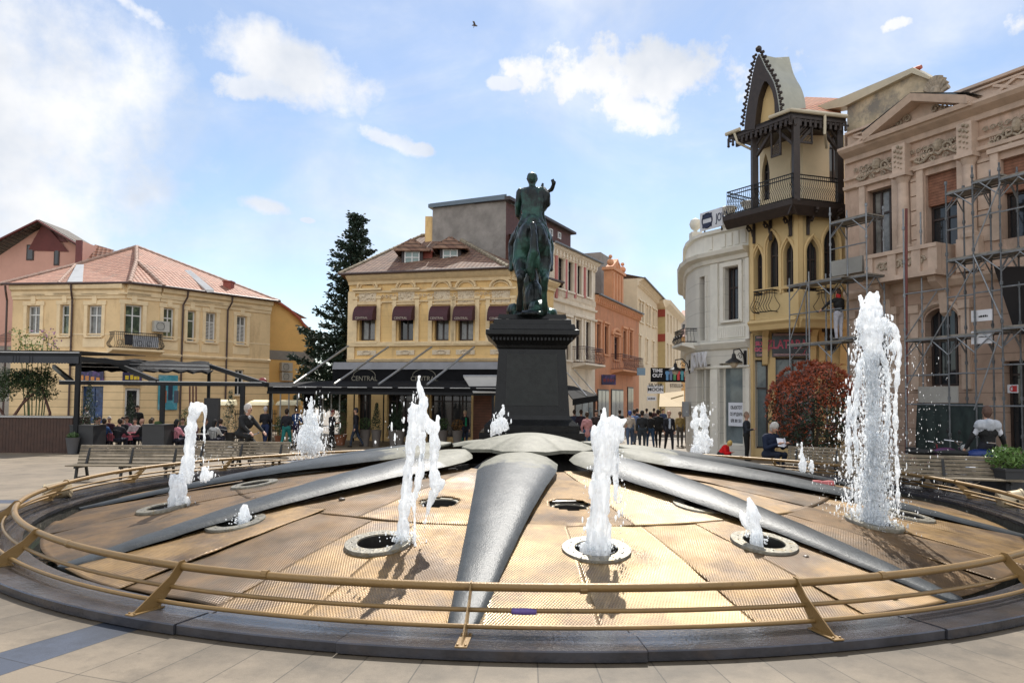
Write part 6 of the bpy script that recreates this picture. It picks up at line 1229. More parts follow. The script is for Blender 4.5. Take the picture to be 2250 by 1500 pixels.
for s_ in (-1, 1):
    for k in range(4): swirl(um+s_*(.45+.28*k), vc+.38-.06*k, .13-.018*k, .16, s=s_)
rl_.build('relief', pr_, b)
# palmette crest
c = W(2057, 210, Fp.P(UB-1.8, 0, -.6).y); mb = MB()
for k in range(9): a = (k-4)*.33; mb.tube([c, c+Vector((.42*sin(a)*Fp.U.x, .42*sin(a)*Fp.U.y, .62*cos(a)))], [.05, .1], 6)
mb.ball(c+Vector((0, 0, .12)), .2, 8); mb.build('crest', pr_, b)
mb = MB(); mb.poly([Fp.P(um, ap[1]+.1, wv+.1), Fp.P(UB+.3, vc+.3, wv+.1), Fp.P(UB+.3, vc+.35, -.3), Fp.P(um, ap[1]+.15, -.9)]); mb.poly([Fp.P(um, ap[1]+.1, wv+.1), Fp.P(UA-.3, vc+.3, wv+.1), Fp.P(UA-.3, vc+.35, -.3), Fp.P(um, ap[1]+.15, -.9)]); mb.build('pediment_roof', mat('blue_grey_sheet', (.10, .13, .16)), b)
# stone balcony under the middle window
mb = MB(); u0, u1 = Uu(1938), Uu(2098); v0, v1 = V(2040, 606), V(2040, 549); d = .85
Fp.box(mb, u0, u1, v0-.14, v0, 0, d+.1); Fp.box(mb, u0, u1, v1-.12, v1, .0 if 0 else d-.22, d+.05)
for u in (u0, (u0*2+u1)/3, (u0+u1*2)/3, u1-.28): Fp.box(mb, u, u+.28, v0, v1-.12, d-.2, d+.02)
Fp.box(mb, u0+.1, u1-.1, v0, v1-.12, d-.14, d-.06); Fp.box(mb, u0, u0+.2, v0, v1, 0, d-.22); Fp.box(mb, u1-.2, u1, v0, v1, 0, d-.22)
for u in (u0+.15, u1-.4): Fp.prof(mb, u, u+.25, [(0, v0-1.3), (.15, v0-1.2), (.25, v0-.6), (.7, v0-.3), (.75, v0-.14), (0, v0-.14)])
o = mb.build('stone_balcony', pt, b); rl_ = MB()
for k in range(8): swirl(u0+.55+k*(u1-u0-1)/7.5, (v0+v1)/2-.05, .15, d-.04, s=1 if k % 2 else -1)
rl_.build('relief', pr_, o)
mb = MB(); ua, ub = Uu(1838), Uu(1918); Fp.box(mb, max(ua, .02), ub, V(1880, 606), V(1880, 592), .0, .55); Fp.box(mb, max(ua, .02), ub, V(1880, 592), V(1880, 572), .45, .55); mb.build('side_balcony', mat('grey_board', (.32, .31, .28), .7, var=.15), b)
# shop front awning stay, notices
mb = MB(); mb.hexa([Fp.P(*Fp.uv(2226, 592), .9), Fp.P(*Fp.uv(2300, 592), .9), Fp.P(*Fp.uv(2330, 735), .3), Fp.P(*Fp.uv(2245, 735), .3)]+[Fp.P(*Fp.uv(2226, 590), .6), Fp.P(*Fp.uv(2300, 590), .6), Fp.P(*Fp.uv(2330, 735), .1), Fp.P(*Fp.uv(2245, 735), .1)]); mb.build('shop_canopy', mat('dark_canvas', (.02, .018, .02), .6), b)
for i, r in enumerate(((2206, 688, 2252, 712), (2206, 732, 2252, 760))):
    t, q = signboard(Fp, r, mat('white_board', (.6, .6, .62)), 'notice_board', ('upper' if i == 0 else 'lower')+' white notice board hung on the scaffolding at the right edge', w=1.5, cat='notice', th=.03); print_line(Fp, t, q[0]+.2, q[1]-.1, q[3]-.17, .06 if i == 0 else .03, 1.5, mat('print_black', (.01, .01, .012)))
t, q = signboard(Fp, (2223, 845, 2246, 863), mat('white_board', (.6, .6, .62)), 'warning_sign', 'small red and white warning sign by the dark doorway at the right edge', w=.2, cat='sign', th=.03); mb = MB(); Fp.box(mb, (q[0]+q[1])/2, q[1]-.02, q[2]+.03, q[3]-.03, .201, .206); mb.tube([Fp.P(q[0]+.14+.07*cos(a), (q[2]+q[3])/2+.07*sin(a), .205) for a in [2*pi*k/14 for k in range(14)]], .014, 4, closed=True); mb.build('warning_mark', mat('sign_red', (.45, .02, .02), .4), t)
# ---------------------------------------------------------------- scaffolding
gal = mat('scaffold_steel', (.22, .235, .25), .45, .5, var=.3, vs=6); plank = mat('scaffold_plank', (.20, .18, .15), .7, var=.3, vs=5)
sc = thing('scaffolding', 'grey steel tube scaffolding with plank decks in front of the ornate pink building', 'scaffolding', tuple(Fp.P(4, gz(12, 22), 1.5)))
def pole(mbx, u, v0, v1, w, r=.028): mbx.tube([Fp.P(u, v0, w), Fp.P(u, v1, w)], r, 7)
WO = 1.55; WI = .75
def bay(x0, x1, decks, top, base=None, rails=(), wo=WO, wi=WI):
    a, c = Fp.uv(x0, 600)[0], Fp.uv(x1, 600)[0]
    for u, t_ in ((a, top[0]), (c, top[1])):
        for w in (wo, wi):
            mb = MB(); mb.tube([Fp.P(u, base if base is not None else -.2, w), Fp.P(u, t_, w)], .024, 7)
            v = 1.0
            while v < t_: mb.tube([Fp.P(u, v, w), Fp.P(u, v+.09, w)], .042, 7); v += 1.0
            mb.build('standard', gal, sc)
    for v in decks:
        mb = MB()
        for k in range(3): Fp.box(mb, a-.05, c+.05, v-.05, v, wi+.02+k*(wo-wi)/3, wi-.02+(k+1)*(wo-wi)/3)
        mb.build('deck', plank, sc)
        mb = MB(); mb.tube([Fp.P(a, v-.08, wo), Fp.P(c, v-.08, wo)], .026, 6); mb.tube([Fp.P(a, v-.08, wi), Fp.P(c, v-.08, wi)], .026, 6)
        for u in (a, c):
            mb.tube([Fp.P(u, v-.08, wi), Fp.P(u, v-.08, wo)], .026, 6); mb.tube([Fp.P(u, v-.5, wo), Fp.P(u, v-.12, wo-.35)], .018, 5); mb.tube([Fp.P(u, v-.5, wi), Fp.P(u, v-.12, wi+.35)], .018, 5)
        mb.tube([Fp.P(a, v-.55, wo), Fp.P(a+.5, v-.1, wo)], .018, 5); mb.tube([Fp.P(c, v-.55, wo), Fp.P(c-.5, v-.1, wo)], .018, 5); mb.build('ledger', gal, sc)
    for v in rails: mb = MB(); mb.tube([Fp.P(a, v, wo), Fp.P(c, v, wo)], .022, 6); mb.build('guard_rail', gal, sc)
def SV(px, py): # height on the scaffold's outer plane
    d = ray(px, py); o = Vector((0, 0, CH)); t = ((Fp.A+Fp.N*WO)-o).dot(Fp.N)/d.dot(Fp.N); return (o+d*t).z
Fo_ = Fp; _uv = Fp.uv
def SU(px): d = ray(px, 700); o = Vector((0, 0, CH)); t = ((Fp.A+Fp.N*WO)-o).dot(Fp.N)/d.dot(Fp.N); return (o+d*t-Fp.A).dot(Fp.U)
class _S: pass
Fq = Fac(Fp.P(-3, 0, WO), Fp.P(12, 0, WO)); off = 3.0
def sbay(x0, x1, decks, tops, rails=(), base=None):
    a, c = Fq.uv(x0, 700)[0]-off, Fq.uv(x1, 700)[0]-off
    sv_ = Fp.uv; Fp.uv = lambda px, py: ((a if px == x0 else c), 0)
    bay(x0, x1, [SV((x0+x1)/2, y) for y in decks], [SV(x0, tops[0]), SV(x1, tops[1])], base, [SV((x0+x1)/2, y) for y in rails]); Fp.uv = sv_
sbay(1826, 1906, (477, 606, 738), (455, 445), (540, 680))
sbay(1988, 2083, (740,), (458, 400), (640, 824, 888))
sbay(2083, 2142, (413, 563, 733), (400, 366), (500, 650, 820, 890))
sbay(2142, 2202, (388, 552, 722), (362, 355), (470, 640, 810, 892))
sbay(2202, 2290, (376, 542, 712), (355, 340), (455, 625, 800, 892))
mb = MB()
for (xa, ya, xb, yb) in ((1990, 855, 2083, 690), (2083, 690, 2138, 590), (2142, 545, 2200, 400), (2202, 700, 2140, 560), (1990, 745, 2060, 640), (2142, 900, 2200, 730)):
    mb = MB(); mb.tube([Fq.P(*Fq.uv(xa, ya), .03), Fq.P(*Fq.uv(xb, yb), .03)], .02, 5); mb.build('brace', gal, sc)
# small scaffold tower before the gothic house
Ft = Fac(Fq.P(off-3.4, 0, .3), Fq.P(off-.3, 0, .3)); t2 = thing('scaffold_tower', 'small scaffold tower standing at the corner of the gothic house', 'scaffolding', tuple(Ft.P(1, gz(10, 24), 0)))
tu = [Ft.uv(px, 700)[0] for px in (1735, 1778, 1826)]
for u, ty in zip(tu, (603, 596, 545)):
    for w in (0, -.8): mb = MB(); mb.tube([Ft.P(u, -.2, w), Ft.P(u, Ft.uv(1780, ty)[1], w)], .024, 7); mb.build('standard', gal, t2)
for y in (618, 752):
    v = Ft.uv(1780, y)[1]; mb = MB(); Ft.box(mb, tu[0]-.1, tu[2]+.5, v-.05, v, -.82, .02); mb.build('deck', plank, t2); mb = MB(); mb.tube([Ft.P(tu[0], v-.08, 0), Ft.P(tu[2]+.4, v-.08, 0)], .026, 6); mb.tube([Ft.P(tu[0], v-.55, 0), Ft.P(tu[0]+.5, v-.1, 0)], .018, 5); mb.tube([Ft.P(tu[2], v-.55, 0), Ft.P(tu[2]-.5, v-.1, 0)], .018, 5); mb.tube([Ft.P(tu[0], v-.08, -.8), Ft.P(tu[0], v-.08, 0)], .026, 6); mb.build('ledger', gal, t2)
mb = MB(); v = Ft.uv(1780, 686)[1]; mb.tube([Ft.P(tu[0], v, 0), Ft.P(tu[2]+.4, v, 0)], .022, 6); mb.tube([Ft.P(tu[0], Ft.uv(1735, 752)[1], .01), Ft.P(tu[1], Ft.uv(1778, 620)[1], .01)], .02, 5); mb.build('guard_rail', gal, t2)
mb = MB(); mb.tube([Fq.P(*Fq.uv(1989, 1000), -.05), Fq.P(*Fq.uv(1989, 458), -.05)], .04, 7); tag(single(mb.build('red_pole', mat('rusty_red_paint', (.14, .035, .03), .6, var=.3))), 'single rusty red pole rising in front of the pink building', 'pole')
# dark net behind the lower scaffold
mb = MB(); n_ = 24
pts = []
for i in range(n_+1):
    u = Fq.uv(1995+(2140-1995)*i/n_, 950)[0]; pts.append([Fq.P(u, v, -.4+.06*sin(i*1.3+v*2)) for v in (-.15, .5, 1.1, SV(2050, 885))])
mb.v = [p for r in pts for p in r]
for i in range(n_):
    for j in range(3): mb.f.append([i*4+j, (i+1)*4+j, (i+1)*4+j+1, i*4+j+1])
o = mb.build('debris_net', mat('dark_green_net', (.012, .022, .02), .8, var=.4, vs=5), smooth=True); md = o.modifiers.new('t', 'SOLIDIFY'); md.thickness = .01; tag(single(o), 'dark green debris net hanging at the foot of the scaffolding', 'net')
mb = MB(); Fq.box(mb, Fq.uv(1995, 855)[0], Fq.uv(2082, 855)[0], SV(2040, 884), SV(2040, 848), -.5, -.46); tag(single(mb.build('hoarding', mat('grey_board', (.32, .31, .28)))), 'plain grey board fixed along the lower scaffold beneath the arched window', 'hoarding')
# ================================================================ statue
import numpy as np
gran = mat('black_granite', (.008, .0085, .009), .25, var=.4, vs=3, spec=.25, bump=.04); ped_Y = 26.0; kx = ped_Y/FPX
pc = W(1167, 800, ped_Y+1.35); t = thing('monument_pedestal', 'tall tapered black granite pedestal with heavy cornice under the rider statue', 'pedestal', (pc.x, pc.y, -.25))
def sq(mb, prof, m=0):
    o = len(mb.v)
    for h_, z in prof:
        for sx, sy in ((-1, -1), (1, -1), (1, 1), (-1, 1)): mb.v.append(Vector((pc.x+sx*h_, pc.y+sy*h_, z)))
    for i in range(len(prof)-1):
        for j in range(4): mb.f.append([o+i*4+j, o+i*4+(j+1) % 4, o+(i+1)*4+(j+1) % 4, o+(i+1)*4+j])
    mb.f.append([o+j for j in range(4)][::-1]); mb.f.append([o+(len(prof)-1)*4+j for j in range(4)])
mb = MB(); sq(mb, [(2.0, -.6), (2.0, .3), (1.85, .32), (1.85, .75), (1.68, .78), (1.68, 1.0), (1.45, 1.2), (1.36, 1.35)]); mb.build('base', gran, t)
mb = MB(); sq(mb, [(1.35, 1.35), (1.2, 3.72)]); mb.build('die', gran, t)
mb = MB(); sq(mb, [(1.2, 3.72), (1.26, 3.76), (1.28, 3.86), (1.5, 4.1), (1.62, 4.2), (1.66, 4.22), (1.66, 4.38), (1.55, 4.42), (1.5, 4.6), (1.4, 4.62), (1.38, 4.78), (1.25, 4.82), (1.2, 4.98)])
for k in range(22): x = pc.x-1.4+k*2.8/21; mb.box(x-.035, x+.035, pc.y-1.53, pc.y-1.42, 4.02, 4.12)
mb.build('cornice', gran, t)
mb = MB(); y0 = pc.y-1.35; f = lambda x, z, d: (pc.x+x, y0-d+(z-1.35)*.0633, z)
mb.hexa([f(-.95, 1.7, .03), f(.95, 1.7, .03), f(.95, 1.7, -.02), f(-.95, 1.7, -.02), f(-.9, 3.55, .03), f(.9, 3.55, .03), f(.9, 3.55, -.02), f(-.9, 3.55, -.02)])
mb.build('panel', mat('dull_granite', (.02, .022, .021), .5, spec=.3, var=.3, vs=5, bump=.1), t)
br = mat('flare_tinted_bronze', (.016, .02, .02), .36, .45, var=.5, vs=1.6, spec=.35, bump=.35, bs=9, col2=(.03, .085, .066), c2=(.47, .62), c2s=.9)  # green patches are lens flare put into the colour of the dark bronze
s_ = 2.32; st = thing('equestrian_statue', 'dark bronze statue of a rider on horseback seen from behind, one arm raised', 'statue', (pc.x-.02, pc.y-.1, 4.98)); mb = MB()
def cap(pts, rs, n=10): mb.tube([Vector(p)*s_ for p in pts], [r*s_ for r in rs], n); [mb.ball(Vector(p)*s_, r*s_, 10) for p, r in zip(pts, rs)]
def el(c, sc): mb.ball(Vector(c)*s_, s_, 16, sc)
# ground rock
el((0, .1, .0), (.42, .75, .1)); el((-.3, -.1, .08), (.14, .3, .13)); el((.32, .0, .06), (.14, .3, .1)); el((.05, .1, .28), (.19, .3, .34)); el((-.02, .2, .65), (.15, .25, .35)); el((.12, -.2, .12), (.18, .25, .14))
# horse
el((0, .05, 1.12), (.27, .62, .29)); el((-.105, -.42, 1.16), (.165, .27, .29)); el((.105, -.42, 1.16), (.165, .27, .29)); el((0, -.3, 1.25), (.2, .3, .2)); el((0, .55, 1.15), (.24, .3, .3))
for sx in (-1, 1):
    y = -.05 if sx > 0 else -.18
    cap([(.14*sx, -.42, 1.08), (.19*sx, -.40+y*.3, .82), (.19*sx, -.5+y, .6), (.20*sx, -.66+y, .50), (.20*sx, -.58+y, .32), (.21*sx, -.5+y, .13), (.21*sx, -.44+y, .06)], [.19, .155, .10, .065, .045, .05, .06])
    cap([(.13*sx, .6, 1.0), (.15*sx, .72, .75), (.15*sx, .85 if sx > 0 else .65, .5), (.15*sx, .75 if sx > 0 else .66, .25), (.15*sx, .68, .06)], [.13, .08, .05, .045, .06])
cap([(0, -.60, 1.36), (0, -.74, 1.33), (.02, -.84, 1.15), (.01, -.85, .9), (-.04, -.8, .65), (.0, -.78, .48)], [.045, .05, .06, .085, .08, .03])
cap([(.04, -.82, 1.0), (.07, -.83, .8), (.1, -.79, .6)], [.04, .05, .02]); cap([(0, .6, 1.3), (0, .85, 1.6), (0, .98, 1.85)], [.2, .15, .12]); cap([(0, .98, 1.88), (0, 1.15, 1.75), (0, 1.32, 1.55)], [.12, .1, .07]); cap([(.06, .95, 1.95), (.07, .96, 2.05)], [.03, .01]); cap([(-.06, .95, 1.95), (-.07, .96, 2.05)], [.03, .01])
# rider
el((0, -.05, 1.5), (.185, .17, .16)); cap([(0, -.04, 1.55), (0, -.03, 1.78), (0, -.02, 1.98)], [.155, .15, .17]); el((0, -.02, 2.03), (.235, .13, .11))
cap([(0, 0, 2.08), (0, .01, 2.2)], [.07, .06]); el((0, .02, 2.275), (.088, .10, .115)); el((0, .03, 2.32), (.095, .108, .075)); cap([(.088, .02, 2.26), (.092, .02, 2.285)], [.018, .018]); cap([(-.088, .02, 2.26), (-.092, .02, 2.285)], [.018, .018])
cap([(.2, 0, 2.07), (.235, .06, 2.07), (.27, .08, 2.07)], [.075, .06, .05]); cap([(.27, .08, 2.07), (.35, .06, 2.12), (.38, .03, 2.18)], [.048, .04, .034]); el((.385, .01, 2.215), (.045, .04, .045))
for k in range(4): cap([(.36+.016*k, .02, 2.22), (.33+.016*k, -.02, 2.25+.008*k)], [.016, .013])
cap([(.40, .0, 2.2), (.43, -.03, 2.24)], [.016, .012])
cap([(-.21, 0, 2.04), (-.25, -.03, 1.83), (-.24, .03, 1.68)], [.075, .06, .05]); cap([(-.24, .03, 1.68), (-.2, .25, 1.68)], [.05, .04])
cap([(-.19, .0, 1.68), (-.21, -.03, 1.3), (-.25, -.08, .95)], [.022, .025, .014])
for sx in (-1, 1): cap([(.1*sx, 0, 1.5), (.27*sx, .22, 1.34), (.34*sx, .3, 1.22), (.33*sx, .22, 1.0), (.35*sx, .16, .84)], [.13, .11, .08, .07, .045]); cap([(.35*sx, .14, .82), (.37*sx, .32, .84)], [.045, .03])
# cloak: folds down the back, over the rump and on the right side
for k in range(9):
    x = -.17+.042*k; w = .5+.5*(k % 2); cap([(x*1.0, -.1, 2.02), (x*1.0+.01, -.15-.02*w, 1.85), (x*.85, -.17-.03*w, 1.65), (x*1.05, -.25-.03*w, 1.5), (x*1.3, -.38, 1.42)], [.035, .03, .035, .04, .03], 6)
cap([(.18, -.02, 2.08), (.25, -.06, 1.98), (.27, -.05, 1.85), (.2, -.05, 1.72)], [.07, .08, .06, .03]); cap([(.2, -.02, 2.04), (.22, -.08, 1.9), (.18, -.08, 1.7), (.22, -.02, 1.45)], [.05, .06, .05, .05]); cap([(.19, 0, 2.1), (.19, .02, 2.2), (.22, .02, 2.2)], [.04, .025, .012])
cap([(.2, -.05, 1.5), (.27, -.1, 1.3), (.28, -.08, 1.05)], [.06, .07, .04]); cap([(-.18, -.1, 1.5), (-.26, -.12, 1.3), (-.27, -.1, 1.1)], [.05, .05, .03]); cap([(0, -.1, 1.47), (0, -.35, 1.45)], [.2, .14])
o = mb.build('bronze_figure', br, st, local=True); remesh(o, .042, 1, .5)
nr_ = [v.normal.copy() for v in o.data.vertices]
for v, q in zip(o.data.vertices, nr_): v.co += q*(noise.noise(v.co*2.6)*.025+noise.noise(Vector((v.co.x*9, v.co.y*9, v.co.z*2)))*.03); v.co.x *= .92
# ================================================================ people
def pm(c, r=.8): return mat('cloth_%02d_%02d_%02d' % tuple(int(x*99) for x in c), c, r, var=.25, vs=7, bump=.25, bs=25, spec=.15)
SK = mat('skin', (.46, .26, .18), .5, var=.12, vs=12); EY = mat('eye_dark', (.02, .015, .012), .3)
def person(label, pos, rz, H=1.74, top=(.02, .02, .025), legs=(.03, .04, .07), hair=(.03, .02, .015), shoes=(.015, .012, .01), pose='stand', arms=None, group=None, voxel=.024, lean=0, skin=None, head=(0, 0), hlen=0, fem=False, sleeves=True, extra=None, shirt=None, ph=0, bulk=1.0, name='person'):
    """figure facing local -Y; pose gives the joints; one continuous remeshed body, materials by nearest limb"""
    t = thing(name, label, 'person', pos, rz, group); k = H/1.74; SG = []
    def seg(reg, pts, rs): SG.append((reg, [Vector(p)*k for p in pts], [r*k*(1 if reg in ('skin', 'shoe', 'eye', 'hand') else bulk) for r in rs]))
    hip = .93; sw = .19 if not fem else .165; hw = .095
    if pose == 'sit': hip = .50
    if pose == 'cycle': hip = 1.0
    ln = lean; c0 = Vector((0, 0, hip)); up = Vector((0, -sin(ln), cos(ln))); ch = c0+up*.42; nk = c0+up*.56; hd = c0+up*.56+Vector((0, -sin(ln+head[0])*.17, cos(ln+head[0])*.17))
    seg('legs', [(-.05, 0, hip), (.05, 0, hip)], [.125, .125]); seg('top', [c0+up*.08, c0+up*.24, c0+up*.40], [.125, .13, .145]); seg('top', [ch+Vector((-sw*.72, 0, .02)), ch+Vector((sw*.72, 0, .02))], [.095, .095]); seg('top', [ch+Vector((-.06, 0, -.12)), ch+Vector((.06, 0, -.12))], [.135, .135])
    if shirt: seg('shirt', [ch+Vector((0, -.115, .05)), c0+up*.12+Vector((0, -.115, 0))], [.045, .04])
    seg('skin', [nk+up*-.06, nk+up*.06], [.058, .054])
    hx, hy = sin(head[1]), -cos(head[1]); F_ = Vector((hx, hy, -sin(ln*.3+head[0]))).normalized(); Sx = Vector((-hy, hx, 0)); Uh = Sx.cross(F_)*-1; Uh = Uh if Uh.z > 0 else -Uh
    seg('skin', [hd-Uh*.03+F_*.02, hd+Uh*.04], [.078, .088]); seg('skin', [hd-Uh*.085+F_*.045, hd-Uh*.03+F_*.04], [.045, .06]); seg('skin', [hd-Uh*.0+F_*.095, hd-Uh*.03+F_*.112], [.012, .016])
    for s in (-1, 1): seg('skin', [hd+Sx*.087*s-Uh*.02, hd+Sx*.09*s+Uh*.02], [.014, .016]); seg('eye', [hd+Sx*.032*s+F_*.093+Uh*.018, hd+Sx*.034*s+F_*.093+Uh*.018], [.010, .010])
    seg('eye', [hd-Uh*.058+F_*.098-Sx*.018, hd-Uh*.058+F_*.098+Sx*.018], [.006, .006])
    if hair: 
        seg('hair', [hd+Uh*.035-F_*.012, hd+Uh*.055-F_*.0], [.095, .086]); seg('hair', [hd-F_*.035, hd-F_*.03-Uh*.05], [.082, .065])
        if hlen: seg('hair', [hd-F_*.06, hd-F_*.08-Uh*(.1+hlen)], [.085, .07])
    else: seg('skin', [hd+Uh*.03-F_*.02, hd+Uh*.04-F_*.03], [.092, .088])
    if pose in ('stand', 'walk'):
        a = .0 if pose == 'stand' else .34; b_ = .06+.02*(ph % 3)
        for s in (-1, 1):
            q = a*s*(1 if ph % 2 else -1); kn = Vector((hw*s+s*.01, -sin(q)*.43-.02, hip-.05-cos(q)*.42)); an = Vector((hw*s+s*.02*b_, kn.y+(.02 if q > 0 else .12 if a else .02)-sin(q)*.2, .09 if q >= 0 or not a else .13))
            seg('legs', [(hw*s, 0, hip-.02), kn, an+Vector((0, 0, .04))], [.098, .066, .048]); seg('shoe', [an+Vector((0, .03, -.045)), an+Vector((s*.02, -.13, -.052))], [.042, .036])
    elif pose == 'sit':
        for s in (-1, 1): seg('legs', [(hw*s, 0, hip), (.12*s, -.42, hip+.02), (.11*s, -.40+.08*(ph % 3), .13)], [.095, .07, .05]); seg('shoe', [(.11*s, -.38+.08*(ph % 3), .05), (.12*s, -.53+.08*(ph % 3), .04)], [.042, .034])
    elif pose == 'cycle':
        for s in (-1, 1): kn = (.10*s, -.40, .72 if s > 0 else .92); an = (.1*s, -.22, .30 if s > 0 else .52); seg('legs', [(hw*s, 0, hip), kn, an], [.1, .072, .05]); seg('shoe', [(an[0], an[1]+.03, an[2]-.06), (an[0], an[1]-.14, an[2]-.07)], [.04, .035])
    for s in (-1, 1):
        sh = ch+Vector((sw*s, 0, .02)); A_ = (arms or {}).get(s, 'down')
        if A_ == 'down': el_ = sh+Vector((.05*s, .03, -.28)); ha = el_+Vector((.01*s, -.07, -.24))
        elif A_ == 'swing': el_ = sh+Vector((.05*s, .10*(s if ph % 2 else -s), -.27)); ha = el_+Vector((0, -.10-.05*s, -.22))
        elif A_ == 'front': el_ = sh+Vector((.06*s, -.06, -.27)); ha = el_+Vector((-.10*s, -.22, .06))
        elif A_ == 'pocket': el_ = sh+Vector((.09*s, .06, -.27)); ha = el_+Vector((-.06*s, -.08, -.2))
        elif A_ == 'table': el_ = sh+Vector((.07*s, -.14, -.24)); ha = el_+Vector((-.06*s, -.24, .0))
        elif A_ == 'face': el_ = sh+Vector((.03*s, -.2, -.2)); ha = hd+F_*.09+Sx*.05*s-Uh*.05
        elif A_ == 'bars': el_ = sh+Vector((.06*s, -.18, -.20)); ha = sh+Vector((.04*s, -.42, -.36))
        else: el_ = sh+Vector(A_[0]); ha = sh+Vector(A_[1])
        seg('top', [sh, el_], [.062, .05])
        d = (ha-el_); d = d.normalized() if d.length else Vector((0, 0, -1)); seg('top' if sleeves else 'skin', [el_, ha-d*.02], [.05, .036]); seg('skin', [ha-d*.04, ha+d*.05], [.028, .036])
        x_ = d.orthogonal().normalized() if abs(d.z) > .95 else d.cross(Vector((0, 0, 1))).normalized(); y_ = d.cross(x_)
        for f, ln_ in zip((-1.5, -.5, .5, 1.5), (.075, .09, .085, .065)): p = ha+d*.07+x_*.019*f; seg('skin', [p, p+d*ln_*.5-y_*.004, p+d*ln_*.8+y_*.03], [.0115, .0105, .009])
        p = ha+d*.01-x_*.03*s; seg('skin', [p, p+d*.045-x_*.03*s], [.013, .011])
    if fem and pose != 'sit': seg('top', [c0, c0+Vector((0, 0, -.12))], [.15, .15])
    if extra: extra(seg, hd, ch, c0, F_, Uh)
    mb = MB()
    for reg, pts, rs in SG:
        mb.tube(pts, rs, 10)
        for p, r in zip(pts, rs): mb.ball(p, r, 8)
    regs = sorted({r for r, _, _ in SG}); cm = {'top': pm(top), 'legs': pm(legs), 'skin': skin or SK, 'hair': pm(hair or (.3, .3, .3), .6), 'shoe': pm(shoes, .5), 'eye': EY, 'shirt': pm(shirt or (.5, .5, .5)), 'bag': pm((.35, .3, .22)), 'trim': pm((.4, .42, .45))}
    o = mb.build('body', [cm[r] for r in regs], t, local=True); remesh(o, voxel*k, 1, .4); me = o.data; n = len(me.polygons); cen = np.empty(n*3); me.polygons.foreach_get('center', cen); cen = cen.reshape(-1, 3); best = np.full(n, 9e9); idx = np.zeros(n, dtype=np.int32)
    for reg, pts, rs in SG:
        for i in range(len(pts)-1):
            a = np.array(pts[i]); d = np.array(pts[i+1])-a; L2 = float(d @ d)+1e-9; tt = np.clip(((cen-a) @ d)/L2, 0, 1); ds = np.linalg.norm(cen-a-tt[:, None]*d, axis=1)-(rs[i]+(rs[i+1]-rs[i])*tt)
            if reg in ('hair', 'shirt', 'eye'): ds = ds-.006
            m_ = ds < best; best[m_] = ds[m_]; idx[m_] = regs.index(reg)
    me.polygons.foreach_set('material_index', idx); me.update(); return t
def stand_at(px, ytop, H=1.74, feet=None):
    """ground point where a figure of height H has its head top at ytop"""
    for i in range(400):
        Y = 16+i*.1; p = xy(px, Y); z = gz(p.x, p.y); d = ray(px, ytop); zt = CH+d.z/d.y*Y
        if feet is None: break
    return None
def at(px, Y): p = xy(px, Y); return (p.x, p.y, gz(p.x, p.y))
A = radians
# walkers left and centre
person('man in dark jacket and jeans walking away left of the white spray', at(584, 33), A(178), 1.8, pose='walk', arms={-1: 'front', 1: 'front'}, hair=(.45, .42, .4), legs=(.02, .03, .07), ph=1)
person('person in black jacket and teal trousers walking away by the white spray', at(631, 32.5), A(170), 1.7, legs=(.02, .14, .13), pose='walk', ph=2, bulk=1.12)
person('person in blue jacket half hidden behind the left spray', at(652, 34), A(160), 1.78, top=(.02, .05, .14), legs=(.04, .03, .06), pose='stand', arms={-1: 'front', 1: 'down'})
person('person in a dark red cap and black coat looking down at a phone', at(730, 33), A(75), 1.68, legs=(.02, .02, .02), hair=(.10, .02, .02), arms={-1: 'front', 1: 'front'}, head=(.3, 0))
def vest(seg, hd, ch, c0, F_, Uh): seg('hair', [hd+Uh*.06+F_*.1, hd+Uh*.06], [.02, .09]); seg('bag', [Vector((-.27, -.08, .78)), Vector((-.28, -.05, .5))], [.05, .12]); seg('trim', [ch+Vector((-.2, .0, -.0)), ch+Vector((-.25, .02, -.25))], [.075, .06])
person('man in cap and white sleeved dark vest carrying a pale bag, walking left', at(783, 33.5), A(-80), 1.76, legs=(.03, .04, .06), pose='walk', ph=1, extra=vest, hair=(.04, .04, .05))
def gbag(seg, hd, ch, c0, F_, Uh): seg('shirt', [Vector((-.25, -.12, .55)), Vector((-.25, -.12, .38))], [.03, .09])
person('fair haired woman in a long dark coat carrying a green bag by the topiaries', at(1022, 34.5), A(30), 1.68, hair=(.5, .38, .24), fem=True, shirt=(.02, .25, .12), extra=gbag)
